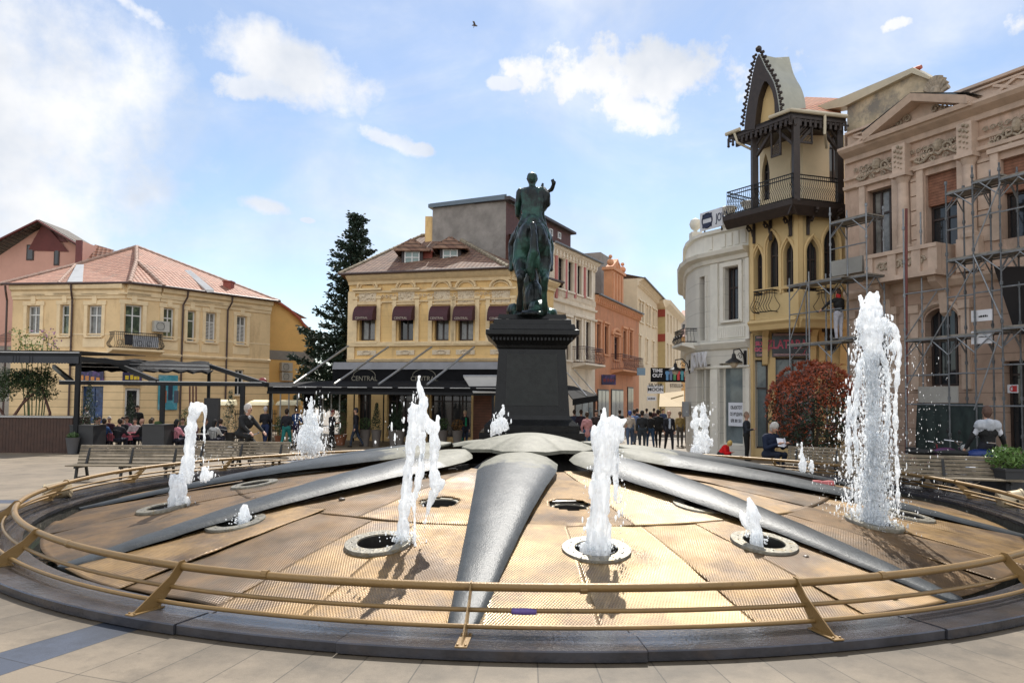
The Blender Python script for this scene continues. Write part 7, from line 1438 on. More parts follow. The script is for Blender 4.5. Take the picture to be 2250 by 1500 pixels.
# street crowd
for px, Y, a, H, tp, lg, hr, ps, lb, kw in (
    (1290, 31.5, 185, 1.7, (.50, .25, .25), (.05, .09, .16), (.05, .03, .02), 'stand', 'woman in a pale pink sweater and blue jeans seen from behind', dict(fem=True, arms={-1: 'down', 1: 'pocket'})),
    (1262, 37, 190, 1.72, (.05, .06, .10), (.02, .02, .03), (.06, .04, .03), 'stand', 'dark clothed person just right of the pedestal foot', {}), (1277, 36, 170, 1.74, (.03, .02, .03), (.03, .03, .04), (.05, .03, .02), 'walk', 'dark clothed walker close behind the woman in pink', {}),
    (1310, 35, 10, 1.74, (.04, .03, .03), (.02, .02, .03), (.03, .02, .02), 'walk', 'person in black between the woman in pink and the foamy jet', {}), (1322, 40, 180, 1.72, (.02, .02, .02), (.04, .04, .05), (.04, .03, .02), 'stand', 'dark figure against the shop glass left of the foamy jet', {}), (1362, 40, 180, 1.7, (.03, .03, .03), (.02, .02, .02), (.03, .02, .02), 'walk', 'dark figure just right of the foamy jet head', {}),
    (1384, 34, 175, 1.74, (.42, .36, .30), (.07, .10, .16), (.04, .08, .25), 'walk', 'person in a beige jacket and blue cap walking up the side street', {}), (1394, 37, 185, 1.76, (.12, .18, .34), (.08, .1, .14), (.05, .03, .02), 'walk', 'walker in light blue behind the beige jacket', {}),
    (1411, 33.5, 180, 1.76, (.03, .032, .035), (.04, .05, .06), (.03, .02, .02), 'stand', 'broad back in dark grey leather jacket in the middle of the street crowd', dict(bulk=1.08)), (1429, 34, 182, 1.7, (.012, .012, .015), (.03, .06, .11), (.02, .015, .01), 'walk', 'person in black top and blue jeans between dark grey jacket and suited man', {}), (1446, 34.5, 175, 1.8, (.02, .018, .018), (.015, .015, .02), (.03, .02, .02), 'walk', 'tall person all in black left of the suited man', {}),
    (1470, 32, 3, 1.78, (.02, .02, .028), (.02, .02, .03), None, 'walk', 'balding man in dark suit and pale checked shirt walking towards the fountain', dict(shirt=(.45, .5, .58), arms={-1: 'swing', 1: 'swing'}, ph=1)), (1494, 36, 190, 1.7, (.28, .20, .08), (.1, .09, .08), (.2, .15, .1), 'stand', 'person in a mustard jacket at the right of the crowd', {}), (1503, 37, 170, 1.72, (.15, .13, .1), (.05, .05, .05), None, 'stand', 'bareheaded person at the wall of the white corner shop', {}),
    (1400, 44, 180, 1.75, (.03, .03, .04), (.03, .03, .04), (.03, .02, .02), 'walk', 'far dark walker seen over the light blue one', {}), (1421, 47, 180, 1.72, (.25, .22, .2), (.03, .03, .04), (.03, .02, .02), 'walk', 'far walker in pale grey deeper in the street', {}), (1437, 50, 175, 1.7, (.06, .03, .03), (.03, .03, .04), (.03, .02, .02), 'walk', 'far small walker in maroon deep in the street', {}), (1457, 46, 5, 1.72, (.03, .04, .08), (.03, .03, .04), (.03, .02, .02), 'walk', 'far walker in navy approaching behind the suited man', {}),
    (1640, 27, 60, 1.76, (.03, .035, .045), (.012, .012, .015), (.25, .18, .14), 'stand', 'man in a dark grey and blue jacket standing before the shop corner', dict(arms={-1: 'front', 1: 'pocket'}))):
    person(lb, at(px, Y), A(a), H, top=tp, legs=lg, hair=hr, pose=ps, group='people in the street crowd' if px < 1510 else None, **{'ph': int(px), **kw})
# child in red, crouching by the right back jets
person('child in a bright red puffy jacket bending behind the twin jet', at(1582, 24.5), A(60), 1.2, top=(.55, .012, .015), legs=(.03, .03, .03), hair=(.55, .38, .12), pose='sit', lean=.7, bulk=1.35, arms={-1: 'front', 1: 'front'})
# reading man
rp = ring_pt(1688, 9.5).to_3d(); rp.z = gz(rp.x, rp.y)
rm = person('grey haired man in navy jacket reading folded papers by the right bench', (rp.x, rp.y, gz(rp.x, rp.y)-.0), A(25), 1.95, top=(.014, .02, .04), legs=(.02, .025, .04), hair=(.42, .40, .37), pose='sit', lean=.18, head=(.45, .3), voxel=.013, arms={-1: ((-.10, -.12, -.26), (.10, -.36, -.14)), 1: ((.10, -.12, -.26), (-.04, -.38, -.14))}, bulk=1.1)
rm.location.z += .0
pp = thing('paper', 'white folded papers held open by the grey haired man', 'paper', (rp.x, rp.y, rp.z)); M_ = Matrix.Translation((rp.x, rp.y, gz(rp.x, rp.y))) @ Matrix.Rotation(A(25), 4, 'Z')
mb = MB(); ph_ = [(-.14, -.50, .80), (.02, -.56, .78), (.17, -.50, .82), (.16, -.44, 1.02), (.02, -.50, 1.0), (-.14, -.44, 1.02)]; mb.add([M_ @ (Vector(p)*1.03) for p in ph_], [(0, 1, 4, 5), (1, 2, 3, 4)]); o = mb.build('sheet', mat('white_paper', (.66, .68, .74)), pp); md = o.modifiers.new('t', 'SOLIDIFY'); md.thickness = .006
# man with grey and white hood at the right
def hood(seg, hd, ch, c0, F_, Uh):
    seg('trim', [ch+Vector((-.15, .03, .03)), ch+Vector((.15, .03, .03))], [.115, .115]); seg('trim', [ch+Vector((0, .10, .07)), ch+Vector((0, .1, .0))], [.1, .09]); seg('shirt', [ch+Vector((-.1, .0, -.07)), ch+Vector((.1, .0, -.07))], [.106, .106]); [seg('shirt', [ch+Vector((.2*s, 0, -.02)), ch+Vector((.24*s, .0, -.13))], [.058, .056]) for s in (-1, 1)]
person('man in grey, white and black hooded top seen from behind at the right', at(2168, 16.6), A(172), 1.85, top=(.012, .012, .014), legs=(.02, .02, .03), hair=(.10, .06, .045), shirt=(.55, .56, .6), extra=hood, voxel=.016, arms={-1: ((-.12, -.02, -.27), (-.22, -.1, -.5)), 1: ((.12, -.02, -.27), (.2, -.12, -.5))}, bulk=1.1)
# scaffold worker
wp = Ft.P(tu[2]+.0, Ft.uv(1780, 752)[1], -.35)
def red_(seg, hd, ch, c0, F_, Uh): seg('shirt', [hd-Uh*.12, hd-Uh*.1], [.09, .08])
person('worker in white trousers and dark top standing on the scaffold tower', tuple(wp), A(200), 1.66, top=(.02, .015, .015), legs=(.42, .42, .46), hair=(.05, .03, .02), shirt=(.4, .03, .03), extra=red_, arms={-1: 'front', 1: ((.15, -.1, -.1), (.3, -.25, -.3))})
# cyclist on his bicycle
cy = xy(533, 20.5); cyz = gz(cy.x, cy.y); RC_ = A(62)
def num(seg, hd, ch, c0, F_, Uh): seg('shirt', [ch+Vector((-.07, .125, .0)), ch+Vector((.07, .125, .0))], [.02, .02])
person('grey haired man in black riding a bicycle past the benches', (cy.x, cy.y, cyz), RC_, 1.78, top=(.012, .012, .013), legs=(.014, .014, .016), hair=(.5, .46, .42), pose='cycle', lean=.38, head=(-.25, .2), voxel=.015, arms={-1: 'bars', 1: 'bars'}, bulk=1.15, extra=num, shirt=(.3, .3, .3))
bk_m = mat('bicycle_black', (.015, .015, .018), .35, .4); chrome = mat('chrome', (.5, .5, .52), .2, 1.0); rub = mat('rubber', (.012, .012, .012), .8)
def bicycle(loc, rz, lb, col=None, group=None):
    t = thing('bicycle', lb, 'bicycle', loc, rz, group); fm = col or bk_m
    for y in (-.62, .45):
        mb = MB(); mb.tube([(0, y+.33*cos(a), .34+.33*sin(a)) for a in [2*pi*k/28 for k in range(28)]], .018, 6, closed=True); w = mb.build('wheel', rub, t, local=True); mb = MB(); mb.tube([(0, y+.305*cos(a), .34+.305*sin(a)) for a in [2*pi*k/24 for k in range(24)]], .008, 4, closed=True)
        for k in range(14): a = 2*pi*k/14; mb.tube([(0, y, .34), (0, y+.3*cos(a), .34+.3*sin(a))], .003, 3)
        mb.build('rim', chrome, w, local=True)
    mb = MB(); BB = (0, -.02, .3); ST = (0, .12, .82); HT = (0, -.45, .86)
    for a_, b_ in ((BB, ST), (BB, HT), (ST, HT), (BB, (0, .45, .34)), ((0, .1, .75), (0, .45, .34)), (HT, (0, -.62, .34)), (HT, (0, -.43, 1.0))): mb.tube([a_, b_], .017, 6)
    mb.build('frame', fm, t, local=True); mb = MB(); mb.tube([(-.28, -.36, 1.06), (-.2, -.45, 1.04), (0, -.44, 1.0), (.2, -.45, 1.04), (.28, -.36, 1.06)], .013, 6); mb.build('handlebar', chrome, t, local=True)
    mb = MB(); mb.ball((0, .16, .90), .1, 10, (.8, 1.4, .3)); mb.build('saddle', rub, t, smooth=True, local=True); return t
bicycle((cy.x, cy.y, cyz), RC_, 'bicycle ridden by the grey haired man in black')
# ================================================================ cafes
dg = mat('dark_grey_metal', (.012, .013, .015), .5, .2, var=.15, spec=.25); canv = mat('black_canvas', (.007, .007, .008), .85, var=.3, vs=3, spec=.15); lite = mat('light_aluminium', (.42, .42, .42), .35, .6); bwood = mat('brown_boards', (.05, .022, .013), .6, var=.35, vs=4)
t = thing('counter_wall', 'long brown boarded service counter with pale rim at the left edge', 'counter', at(80, 28)); t['kind'] = 'thing'; F = Fac((-60, 28), (161, 28)); zt = F.uv(80, 914)[1]
mb = MB(); n = int(F.L/.12)
for i in range(n): F.box(mb, i*F.L/n+.004, (i+1)*F.L/n-.004, -.3, zt-.05, -.04, 0)
F.box(mb, 0, F.L, -.3, zt-.05, -1.2, -.05); mb.build('boards', bwood, t); mb = MB(); F.box(mb, -.1, F.L+.04, zt-.05, zt, -1.3, .05); mb.build('rim', lite, t)
# pergola at the left edge
t = thing('pergola', 'dark flat awning pergola at the left edge above the counter', 'pergola', at(80, 28.4)); F = Fac((-90, 27.8), (172, 27.8)); za, zb = F.uv(100, 797)[1], F.uv(100, 770)[1]
mb = MB(); F.box(mb, 0, F.L, zb-.22, zb-.05, -.1, .05); F.box(mb, F.L-.16, F.L, -.3, zb-.22, -.13, .0); F.box(mb, F.L-.14, F.L-.02, zb-.4, zb-.2, -5, -.1); F.box(mb, 0, F.L, zb-.25, zb-.1, -5.1, -5); mb.build('frame', dg, t)
mb = MB(); k = 40
for i in range(k):
    for (s0, s1) in ((0, .5), (.5, 1)): u0, u1 = F.L*(i+s0)/k, F.L*(i+s1)/k; d0 = .04*sin(2*pi*s0+pi/2 if s0 == 0 else 0); mb.poly([F.P(u0, zb-.22, .06), F.P(u1, zb-.22, .06), F.P(u1, za-.03*(s1 == .5), .06), F.P(u0, za-.03*(s0 == .5), .06)])
mb.poly([F.P(0, zb, .06), F.P(F.L, zb, .06), F.P(F.L, zb+.12, -5), F.P(0, zb+.12, -5)]); o = mb.build('canvas', mat('slate_canvas', (.03, .034, .042), .7, var=.2), t); md = o.modifiers.new('t', 'SOLIDIFY'); md.thickness = .02
mb = MB(); F.box(mb, 0, F.L+.03, zb-.09, zb-.05, .06, .1); mb.build('trim_strip', lite, t)
# retractable awning pergola
t = thing('awning_pergola', 'black pergola with folded awning and slanting arms over the terrace tables', 'pergola', at(360, 30)); Ff = Fac((128, 28.2), (589, 28.6)); Fr = Fac((165, 33), (462, 33.2)); zf = Ff.uv(360, 840)[1]; zr = Fr.uv(320, 800)[1]
mb = MB(); Ff.box(mb, 0, Ff.L, zf-.12, zf+.02, -.12, 0); Fr.box(mb, -.3, Fr.L, zr-.12, zr+.05, -.1, .05)
for px, py in ((355, 985), (531, 950)):
    u = Ff.uv(px, 900)[0]; Ff.box(mb, u-.08, u+.08, -.35, zf-.12, -.14, -.0)
u = Fr.uv(462, 800)[0]; Fr.box(mb, u-.12, u, -.35, zr-.1, -.1, .0); Fr.box(mb, 0, .12, -.35, zr-.1, -.1, 0)
for (x0, y0, x1, y1) in ((118, 805, 158, 838), (232, 790, 346, 838), (455, 802, 586, 845)): mb.bar(W(x0, y0, 32.9), W(x1, y1, 28.4), .12, .18)
mb.build('frame', dg, t)
mb = MB(); rows = []
for i in range(29):
    s = i/28; a_ = W(172+288*s, 786+9*s+2*sin(i*.9), 33); b_ = W(172+290*s, 797+9*s+4*abs(sin(i*1.6)), 32.2); c_ = W(172+292*s, 812+4*s+5*abs(sin(i*1.1)), 31.5); rows.append([a_, b_, c_, c_+Vector((0, .25, .1))])
mb.v = [p for r in rows for p in r]
for i in range(28):
    for j in range(3): mb.f.append([i*4+j, (i+1)*4+j, (i+1)*4+j+1, i*4+j+1])
o = mb.build('folded_canvas', canv, t, smooth=True); md = o.modifiers.new('t', 'SOLIDIFY'); md.thickness = .05
mb = MB()
for y0 in (797, 805): mb.bar(W(175, y0, 31.4), W(460, y0+6, 31.6), .03)
Ff.box(mb, 0, Ff.L, zf+.02, zf+.05, -.1, .005); mb.build('trim_strip', lite, t)
mb = MB(); mb.ball(W(577, 838, 28.9), .16, 12, (1.1, .5, 1)); mb.build('end_lamp', mat('dark_red_plastic', (.2, .02, .02), .4), t)
mb = MB()
for px in (417, 424, 431): mb.bar(W(px, 985, 30.5), W(px, 848, 30.5), .05)
mb.build('timber_posts', mat('red_brown_post', (.09, .03, .02), .6), t)
# planters
leafG = mat('leaf_green', (.05, .095, .025), .55, var=.5, vs=5); leafD = mat('leaf_dark_green', (.022, .045, .018), .6, var=.5, vs=5); leafY = mat('leaf_yellow_green', (.16, .19, .04), .55, var=.4, vs=5); bark = mat('bark', (.09, .065, .045), .85, var=.4, vs=9, bump=.5)
def leaves(mb, c, sc, n, size, rd, shell=.55, m=None, squash=.6):
    c = Vector(c)
    for _ in range(n):
        v = Vector((rd.gauss(0, 1), rd.gauss(0, 1), rd.gauss(0, 1))).normalized(); r = shell+(1-shell)*rd.random()**.5
        nz = 1+.28*noise.noise(v*2.2+c)+.14*noise.noise(v*5+c); p = c+Vector((v.x*sc[0], v.y*sc[1], v.z*sc[2]))*r*nz
        n_ = (v+Vector((rd.gauss(0, .6), rd.gauss(0, .6), rd.gauss(0, .6)))).normalized(); a = n_.orthogonal().normalized(); a.rotate(Matrix.Rotation(rd.uniform(0, 6.3), 3, n_)); b_ = n_.cross(a); s = size*rd.uniform(.6, 1.3)
        mb.poly([p-a*s, p-b_*s*squash*.5+n_*s*.15, p+a*s, p+b_*s*squash*.5+n_*s*.15], m=(m(p, v, r) if m else 0))
def pot(px, Y, h, r, lb, plant, group='potted plants along the terrace', pm_=None, s=1.0, round_=True):
    p = at(px, Y); t = thing('potted_plant', lb, 'potted plant', p, 0, group); mb = MB()
    if round_: mb.lathe((0, 0, 0), [(r*.62, 0), (r, h-.03), (r*1.06, h), (r*.9, h), (r*.85, h-.06), (.001, h-.06)], 20)
    else: mb.box(-r, r, -r, r, 0, h); mb.box(-r*1.05, r*1.05, -r*1.05, r*1.05, h, h+.04)
    mb.build('pot', pm_ or mat('taupe_pot', (.16, .14, .125), .6, var=.15), t, local=True, smooth=radians(35)); rd = random.Random(int(px)); mb = MB(); m = leafG
    if plant == 'ball': leaves(mb, (0, 0, h+.3*s), (.3*s, .3*s, .28*s), 420, .04, rd, .8)
    elif plant == 'cone':
        m = leafD
        for k in range(8): leaves(mb, (0, 0, h+.1+k*.15*s), (.30*s*(1-k/9), .30*s*(1-k/9), .14*s), 90, .05, rd, .5)
    elif plant == 'grass': leaves(mb, (0, 0, h+.1*s), (.25*s, .25*s, .14*s), 180, .06, rd, .3)
    elif plant == 'tall': leaves(mb, (0, 0, h+.6*s), (.3*s, .3*s, .6*s), 380, .055, rd, .3); mb.tube([(0, 0, h-.1), (0, 0, h+.5)], .02, 5)
    elif plant == 'orange': m = mat('leaf_orange', (.20, .10, .02), .55, var=.4, vs=5); leaves(mb, (0, 0, h+.28*s), (.28*s, .28*s, .26*s), 380, .04, rd, .8)
    mb.build('foliage', m, t, local=True); return t
blk = mat('charcoal_planter', (.025, .026, .028), .55, var=.2)
pot(163, 27.6, .62, .24, 'grey tapered pot with sparse green sprig beside the counter end', 'grass', s=.8, pm_=mat('grey_pot', (.09, .09, .095), .6))
pot(196, 28.3, 1.05, .45, 'large square charcoal planter with dark clipped conifer behind the counter', 'cone', pm_=blk, round_=False, s=1.3); pot(350, 28.4, 1.1, .42, 'large square charcoal planter in front of the terrace post', 'grass', pm_=blk, round_=False, s=.6)
pot(287, 33.5, .9, .3, 'slim conifer in a dark pot before the white door', 'cone', pm_=blk, s=1.2); pot(412, 33, .5, .3, 'leafy young shrub beside the timber posts', 'tall', pm_=blk, s=1.1)
pot(506, 34, .6, .28, 'narrow dark conifer between the yellow gate pillars', 'cone', pm_=blk, s=1.6)
for px, kind, lb in ((804, 'ball', 'pot with round green topiary, leftmost of the round ones'), (828, 'cone', 'pot with upright conifer right of the leftmost round topiary'), (866, 'cone', 'dark conifer pot, left one of the close pair under the cafe canopy'), (880, 'cone', 'dark conifer pot, right one of the close pair under the cafe canopy'), (974, 'ball', 'pot with round green topiary beside the split jet'), (1006, 'orange', 'pot with round orange leaved topiary')):
    pot(px, 34.2, .78, .25, lb, kind, s=1.0)
pot(750, 35, .5, .3, 'loose leafy shrub in a terracotta pot under the canopy edge', 'tall', pm_=mat('terracotta', (.3, .12, .06), .7)); pot(615, 35.5, .4, .22, 'small terracotta pot with a green tuft behind the black jacket walker', 'tall', pm_=mat('terracotta', (.3, .12, .06)), s=.8)
# cafe chairs and tables
def chair(loc, rz, lb): 
    t = thing('cafe_chair', lb, 'chair', loc, rz, 'black terrace chairs'); mb = MB(); mb.box(-.22, .22, -.22, .22, .42, .45); mb.build('seat', dg, t, local=True)
    mb = MB(); mb.tube([(-.24, .2, .45), (-.25, .26, .85), (0, .3, .9), (.25, .26, .85), (.24, .2, .45)], .015, 5)
    for k in range(7): x = -.18+.06*k; mb.tube([(x, .21, .45), (x, .28, .87)], .008, 4)
    mb.build('backrest', dg, t, local=True)
    for sx in (-1, 1):
        for sy in (-1, 1): mb = MB(); mb.tube([(.19*sx, .19*sy, .43), (.24*sx, .24*sy, 0)], .013, 5); mb.build('leg', dg, t, local=True)
    return t
ch0 = None
def put_chair(px, Y, rz, lb):
    global ch0
    if ch0 is None: ch0 = chair(at(px, Y), rz, lb); return
    c = copy_tree(ch0); c.location = at(px, Y); c.rotation_euler = (0, 0, rz); c['label'] = lb
pink = mat('pink_tablecloth', (.45, .10, .13), .75, var=.3, vs=4); glassW = mat('drinking_glass_clear', (.5, .52, .5), .1, var=.1)
def table(px, Y, lb, cloth=True):
    p = at(px, Y); t = thing('cafe_table', lb, 'table', p, 0, 'terrace tables'); mb = MB(); mb.lathe((0, 0, 0), [(.25, 0), (.25, .03), (.03, .05), (.03, .70)], 12); mb.build('leg', dg, t, local=True); mb = MB(); mb.lathe((0, 0, .7), [(.42, 0), (.42, .03), (.001, .03)], 20); mb.build('tabletop', lite, t, local=True)
    if cloth:
        mb = MB(); n = 32; rs = [[(r*(1+(.12*sin(k*pi/4)*(j > 1)))*cos(2*pi*k/n), r*(1+(.12*sin(k*pi/4)*(j > 1)))*sin(2*pi*k/n), z) for k in range(n)] for j, (r, z) in enumerate(((.001, .738), (.43, .738), (.45, .6), (.48, .45)))]
        for i in range(3):
            for k in range(n): mb.poly([rs[i][k], rs[i][(k+1) % n], rs[i+1][(k+1) % n], rs[i+1][k]])
        o = mb.build('tablecloth', pink, t, smooth=True, local=True)
        o.parent = None; o.location = p; tag(o, 'pink cloth draped over the '+lb.replace('covered with a pink cloth ', ''), 'tablecloth', 'pink tablecloths')
    g = thing('drinking_glass', 'clear glass standing on the '+lb.replace('covered with a pink cloth ', ''), 'glass', (p[0]+.1, p[1]-.05, p[2]+.742), 0, 'glasses on the terrace tables'); mb = MB(); mb.lathe((0, 0, 0), [(.03, 0), (.038, .13), (.034, .13), (.028, .01), (.001, .01)], 12); mb.build('tumbler', glassW, g, local=True)
table(293, 30.6, 'round table covered with a pink cloth in the middle of the terrace'); table(262, 29.6, 'round table covered with a pink cloth nearer the counter'); table(412, 30, 'small round table behind the hooked jet', False); table(455, 30.2, 'small round table left of the cyclist', False)
SP = [(228, 29.2, 175, (.03, .07, .17), (.03, .025, .02), 'man in blue shirt seated with his back to us on the terrace', {}), (262, 28.9, 178, (.018, .02, .03), (.03, .02, .015), 'seated person in dark navy between the blue shirt and the pink cloth', dict(head=(.1, .6))), (300, 31.3, 5, (.38, .33, .32), (.07, .05, .04), 'seated person in a pale grey top facing us over the pink table', {}), (208, 30.8, 90, (.30, .27, .27), (.05, .03, .02), 'seated person in light clothes beside the large planter', {}), (243, 33, 10, (.05, .02, .03), (.55, .5, .45), 'white haired person in dark wine coat seated farther back', {}), (282, 33.2, 0, (.40, .15, .2), (.05, .03, .02), 'small seated person in pink deep in the terrace', {}), (318, 30.2, -90, (.015, .015, .02), None, 'bald man in black seated left of the square planter', {}), (338, 32, 0, (.2, .14, .1), (.08, .06, .04), 'seated person in brown behind the square planter', {}),
      (387, 28.9, 170, (.50, .20, .24), (.02, .015, .012), 'woman in a pink top with dark curly hair seated by the hooked jet', dict(fem=True, hlen=.06, arms={-1: 'table', 1: 'face'})), (448, 31.2, 120, (.03, .03, .03), (.1, .05, .03), 'seated woman in black with red brown hair right of the hooked jet', dict(fem=True)), (471, 29.3, 175, (.36, .36, .35), (.02, .015, .012), 'seated person in pale grey with dark hair left of the cyclist', dict(fem=True, hlen=.03)), (405, 31.6, 0, (.05, .05, .06), (.05, .03, .02), 'dark seated person beyond the table of the woman in pink', {}),
      (272, 32.2, 20, (.02, .02, .025), (.03, .02, .015), 'seated person in black beyond the pink cloth', {}), (330, 29.4, 165, (.06, .05, .05), (.04, .03, .02), 'seated person in dark brown right before the square planter', {}), (430, 30.6, -20, (.08, .03, .03), (.1, .06, .04), 'seated person in dark red by the small round table', {}), (486, 31, 200, (.03, .03, .04), (.03, .02, .02), 'seated person in black against the charcoal panel', {}), (219, 32, 30, (.12, .12, .14), (.06, .04, .03), 'seated person in slate grey near the navy sign', {})]
for px, Y, a, tp, hr, lb, kw in SP:
    kw = dict(kw); kw.setdefault('arms', {-1: 'table', 1: 'table'}); person(lb, at(px, Y), A(a), 1.72, top=tp, hair=hr, pose='sit', lean=.12, ph=px, group='people seated on the terrace', legs=(.03, .03, .045), **kw)
    c = Vector(at(px, Y)); put_chair(px, Y, A(a), 'black wire chair under the '+lb.replace('seated ', '', 1) if len(lb.split()) < 11 else 'black wire chair of the '+' '.join(lb.split()[:9]))
person('standing waiter in a grey top among the terrace tables', at(192, 34), A(-60), 1.78, top=(.25, .24, .24), legs=(.02, .02, .02), hair=(.04, .03, .02)); person('standing person in black before the white door', at(303, 34.5), A(20), 1.78, top=(.015, .015, .02), legs=(.02, .02, .02), hair=(.03, .02, .02))
# yellow gate pillars and fence of the annexe
for px, Y, lb in ((489, 36, 'yellow gate pillar with pale cap nearest the cyclist'), (573, 37.5, 'yellow gate pillar with pale cap left of the dark canopy'), (634, 38.5, 'yellow gate pillar with pale cap behind the black backpack')):
    p = at(px, Y); t = thing('gate_pillar', lb, 'pillar', p, 0, 'yellow gate pillars'); t['kind'] = 'thing'; mb = MB(); mb.box(-.45, .45, -.4, .4, -.1, 1.85); mb.build('shaft', yel, t, local=True); mb = MB(); mb.hexa([(-.55, -.5, 1.85), (.55, -.5, 1.85), (.55, .5, 1.85), (-.55, .5, 1.85), (-.5, -.3, 2.02), (.5, -.3, 2.02), (.5, .5, 2.12), (-.5, .5, 2.12)]); mb.build('cap', mat('pale_cap', (.7, .62, .4), .7), t, local=True)
t = thing('iron_fence', 'low black iron bar fence between the yellow gate pillars', 'fence', at(540, 38)); mb = MB(); a_, b_ = Vector(at(470, 36.5)), Vector(at(680, 39.5)); n = 60
for i in range(n+1): p = a_.lerp(b_, i/n); mb.bar(p, p+Vector((0, 0, 1.6)), .025)
mb.build('bars', blackI, t); mb = MB(); mb.bar(a_+Vector((0, 0, .3)), b_+Vector((0, 0, .3)), .04); mb.bar(a_+Vector((0, 0, 1.4)), b_+Vector((0, 0, 1.4)), .04); mb.build('rails', blackI, t)
mb = MB(); p = at(468, 32); mb.box(p[0]-.35, p[0]+.3, p[1]-.1, p[1]+.1, p[2], p[2]+2.2); mb.box(p[0]-.4, p[0]+.35, p[1]-.2, p[1]+.2, p[2], p[2]+.06); tag(single(mb.build('menu_panel', blk)), 'tall plain charcoal panel standing behind the seated group', 'panel')
# ---------------------------------------------------------------- central cafe canopy
t = thing('cafe_canopy', 'wide black cafe canopy with CENTRAL lettering and four diagonal stays', 'canopy', at(850, 35)); Fc = Fac((738, 37.6), (1140, 35.6)); F0_ = Fac((587, 33.4), (1090, 32.0)); z1 = Fc.uv(900, 796)[1]; z2 = Fc.uv(900, 812)[1]; z3 = F0_.uv(850, 851)[1]
mb = MB(); Fc.prof(mb, 0, Fc.L, [(0, z2), (.5, z2), (.35, z1), (0, z1)]); mb.build('awning_box', mat('grey_fabric_box', (.20, .20, .21), .6, var=.15), t)
mb = MB(); zb_ = Fc.uv(900, 846)[1]; Fc.box(mb, 0, Fc.L, zb_, z2, .38, .44); mb.build('lettered_valance', canv, t)
for px in (808, 938): u = Fc.uv(px, 830)[0]; text('CENTRAL', 'letters', mat('dull_gold_print', (.22, .20, .15), .6), .34, Fc.M(u, (z2+zb_)/2-.08, .445), t, .004, sx=.95); mb = MB(); mb.tube([Fc.P(u+.6*cos(a), (z2+zb_)/2+.06+.34*sin(a), .447) for a in [pi*k/10 for k in range(11)]], .015, 4); mb.build('letter_arch', mat('dull_gold_print', (.22, .20, .15)), t)
mb = MB(); q = [F0_.P(0, z3), F0_.P(F0_.L, z3), Fc.P(Fc.L, zb_+.25, .4), Fc.P(0, zb_+.2, .4)]; lft = Vector(at(590, 37.5)); lft.z = zb_+.1
mb.add([p for p in q]+[lft], [(0, 1, 2, 3), (0, 3, 4)]); mb.add([p+Vector((0, 0, -.28)) for p in q[:2]]+[p for p in q[:2]], [(0, 1, 3, 2)]); o = mb.build('canvas', canv, t); md = o.modifiers.new('t', 'SOLIDIFY'); md.thickness = .04
mb = MB(); F0_.box(mb, 0, F0_.L, z3-.32, z3-.2, -.1, .05)
for px in (590, 700, 1080): u = F0_.uv(px, 900)[0]; F0_.box(mb, u, u+.1, -.35, z3-.3, -.12, -.02)
mb.build('frame', dg, t); mb = MB()
for i, (x0, y0, x1, y1) in enumerate(((645, 843, 765, 760), (735, 843, 853, 762), (832, 844, 948, 762), (938, 845, 1042, 762))): mb2 = MB(); mb2.tube([W(x0, y0, 33.0), W(x1, y1, 38.3-.4*i)], .055, 7); mb2.build('stay', mat('grey_steel_tube', (.30, .30, .29), .4, .5), t)
for k in range(9): u = .3+k*F0_.L/9; F0_.box(mb, u, u+.9, z3-.02, z3+.015, .0, .07)
mb.build('edge_strip', lite, t)
mb = MB(); k = 12
for i in range(k): u = Fc.L*i/k+.2; Fc.box(mb, u, u+.05, -.3, zb_-.3, .0, .06)
mb.build('glazing_bars', dg, t)
mb = MB(); F = Fac((596, 36), (745, 36)); 
for i in range(9): F.box(mb, i*F.L/8, i*F.L/8+.06, -.3, 2.3, -.05, 0)
F.box(mb, 0, F.L, 2.3, 2.4, -.06, .01); F.box(mb, 0, F.L, .5, .56, -.04, .0); mb.build('glass_screen_frame', mat('pale_steel', (.4, .4, .38), .4, .4), t)
mb = MB(); F = Fac((668, 34.6), (690, 34.6)); F.box(mb, 0, F.L, 1.3, F.uv(680, 852)[1], -.1, 0); mb.build('hanging_speaker', canv, t)
bar_ = Fac((1040, 35.6), (1082, 35.4)); mb = MB(); bar_.box(mb, 0, bar_.L, -.3, 2.2, -.1, 0); tag(single(mb.build('timber_screen', mat('red_timber', (.16, .06, .03), .6, var=.3, vs=4, lines=(.13, .02, .5)))), 'red brown timber screen beside the pedestal under the pale awning', 'screen')
t = thing('small_awning', 'small pale fabric awning left of the statue pedestal', 'awning', at(1050, 33)); mb = MB(); q = [W(1018, 827, 34.5), W(1130, 827, 34.3), W(1130, 862, 31.8), W(1040, 862, 31.9)]; mb.add(q, [(0, 1, 2, 3)]); o = mb.build('canvas', mat('pale_canvas', (.42, .40, .36), .75, var=.1), t); md = o.modifiers.new('t', 'SOLIDIFY'); md.thickness = .03
mb = MB(); mb.tube([W(1018, 826, 34.5), W(1130, 826, 34.3)], .05, 6); mb.build('roller', lite, t)
t = thing('side_awning', 'black street awning on thin white arms just right of the pedestal', 'awning', at(1280, 36)); mb = MB(); q = [W(1235, 845, 37), W(1262, 848, 40), W(1312, 868, 37.5), W(1258, 876, 34)]; mb.add(q, [(0, 1, 2, 3)]); mb.add([q[3], q[2], q[2]-Vector((0, 0, .3)), q[3]-Vector((0, 0, .3))], [(0, 1, 2, 3)]); o = mb.build('canvas', canv, t); md = o.modifiers.new('t', 'SOLIDIFY'); md.thickness = .04
mb = MB(); mb.tube([W(1240, 812, 38), W(1290, 870, 36)], .04, 5); mb.tube([W(1262, 812, 40), W(1310, 866, 37.5)], .04, 5); mb.build('arms', lite, t); mb = MB(); mb.bar(Vector(at(1306, 37.4)), W(1306, 872, 37.4), .12); mb.build('post', bwood, t)
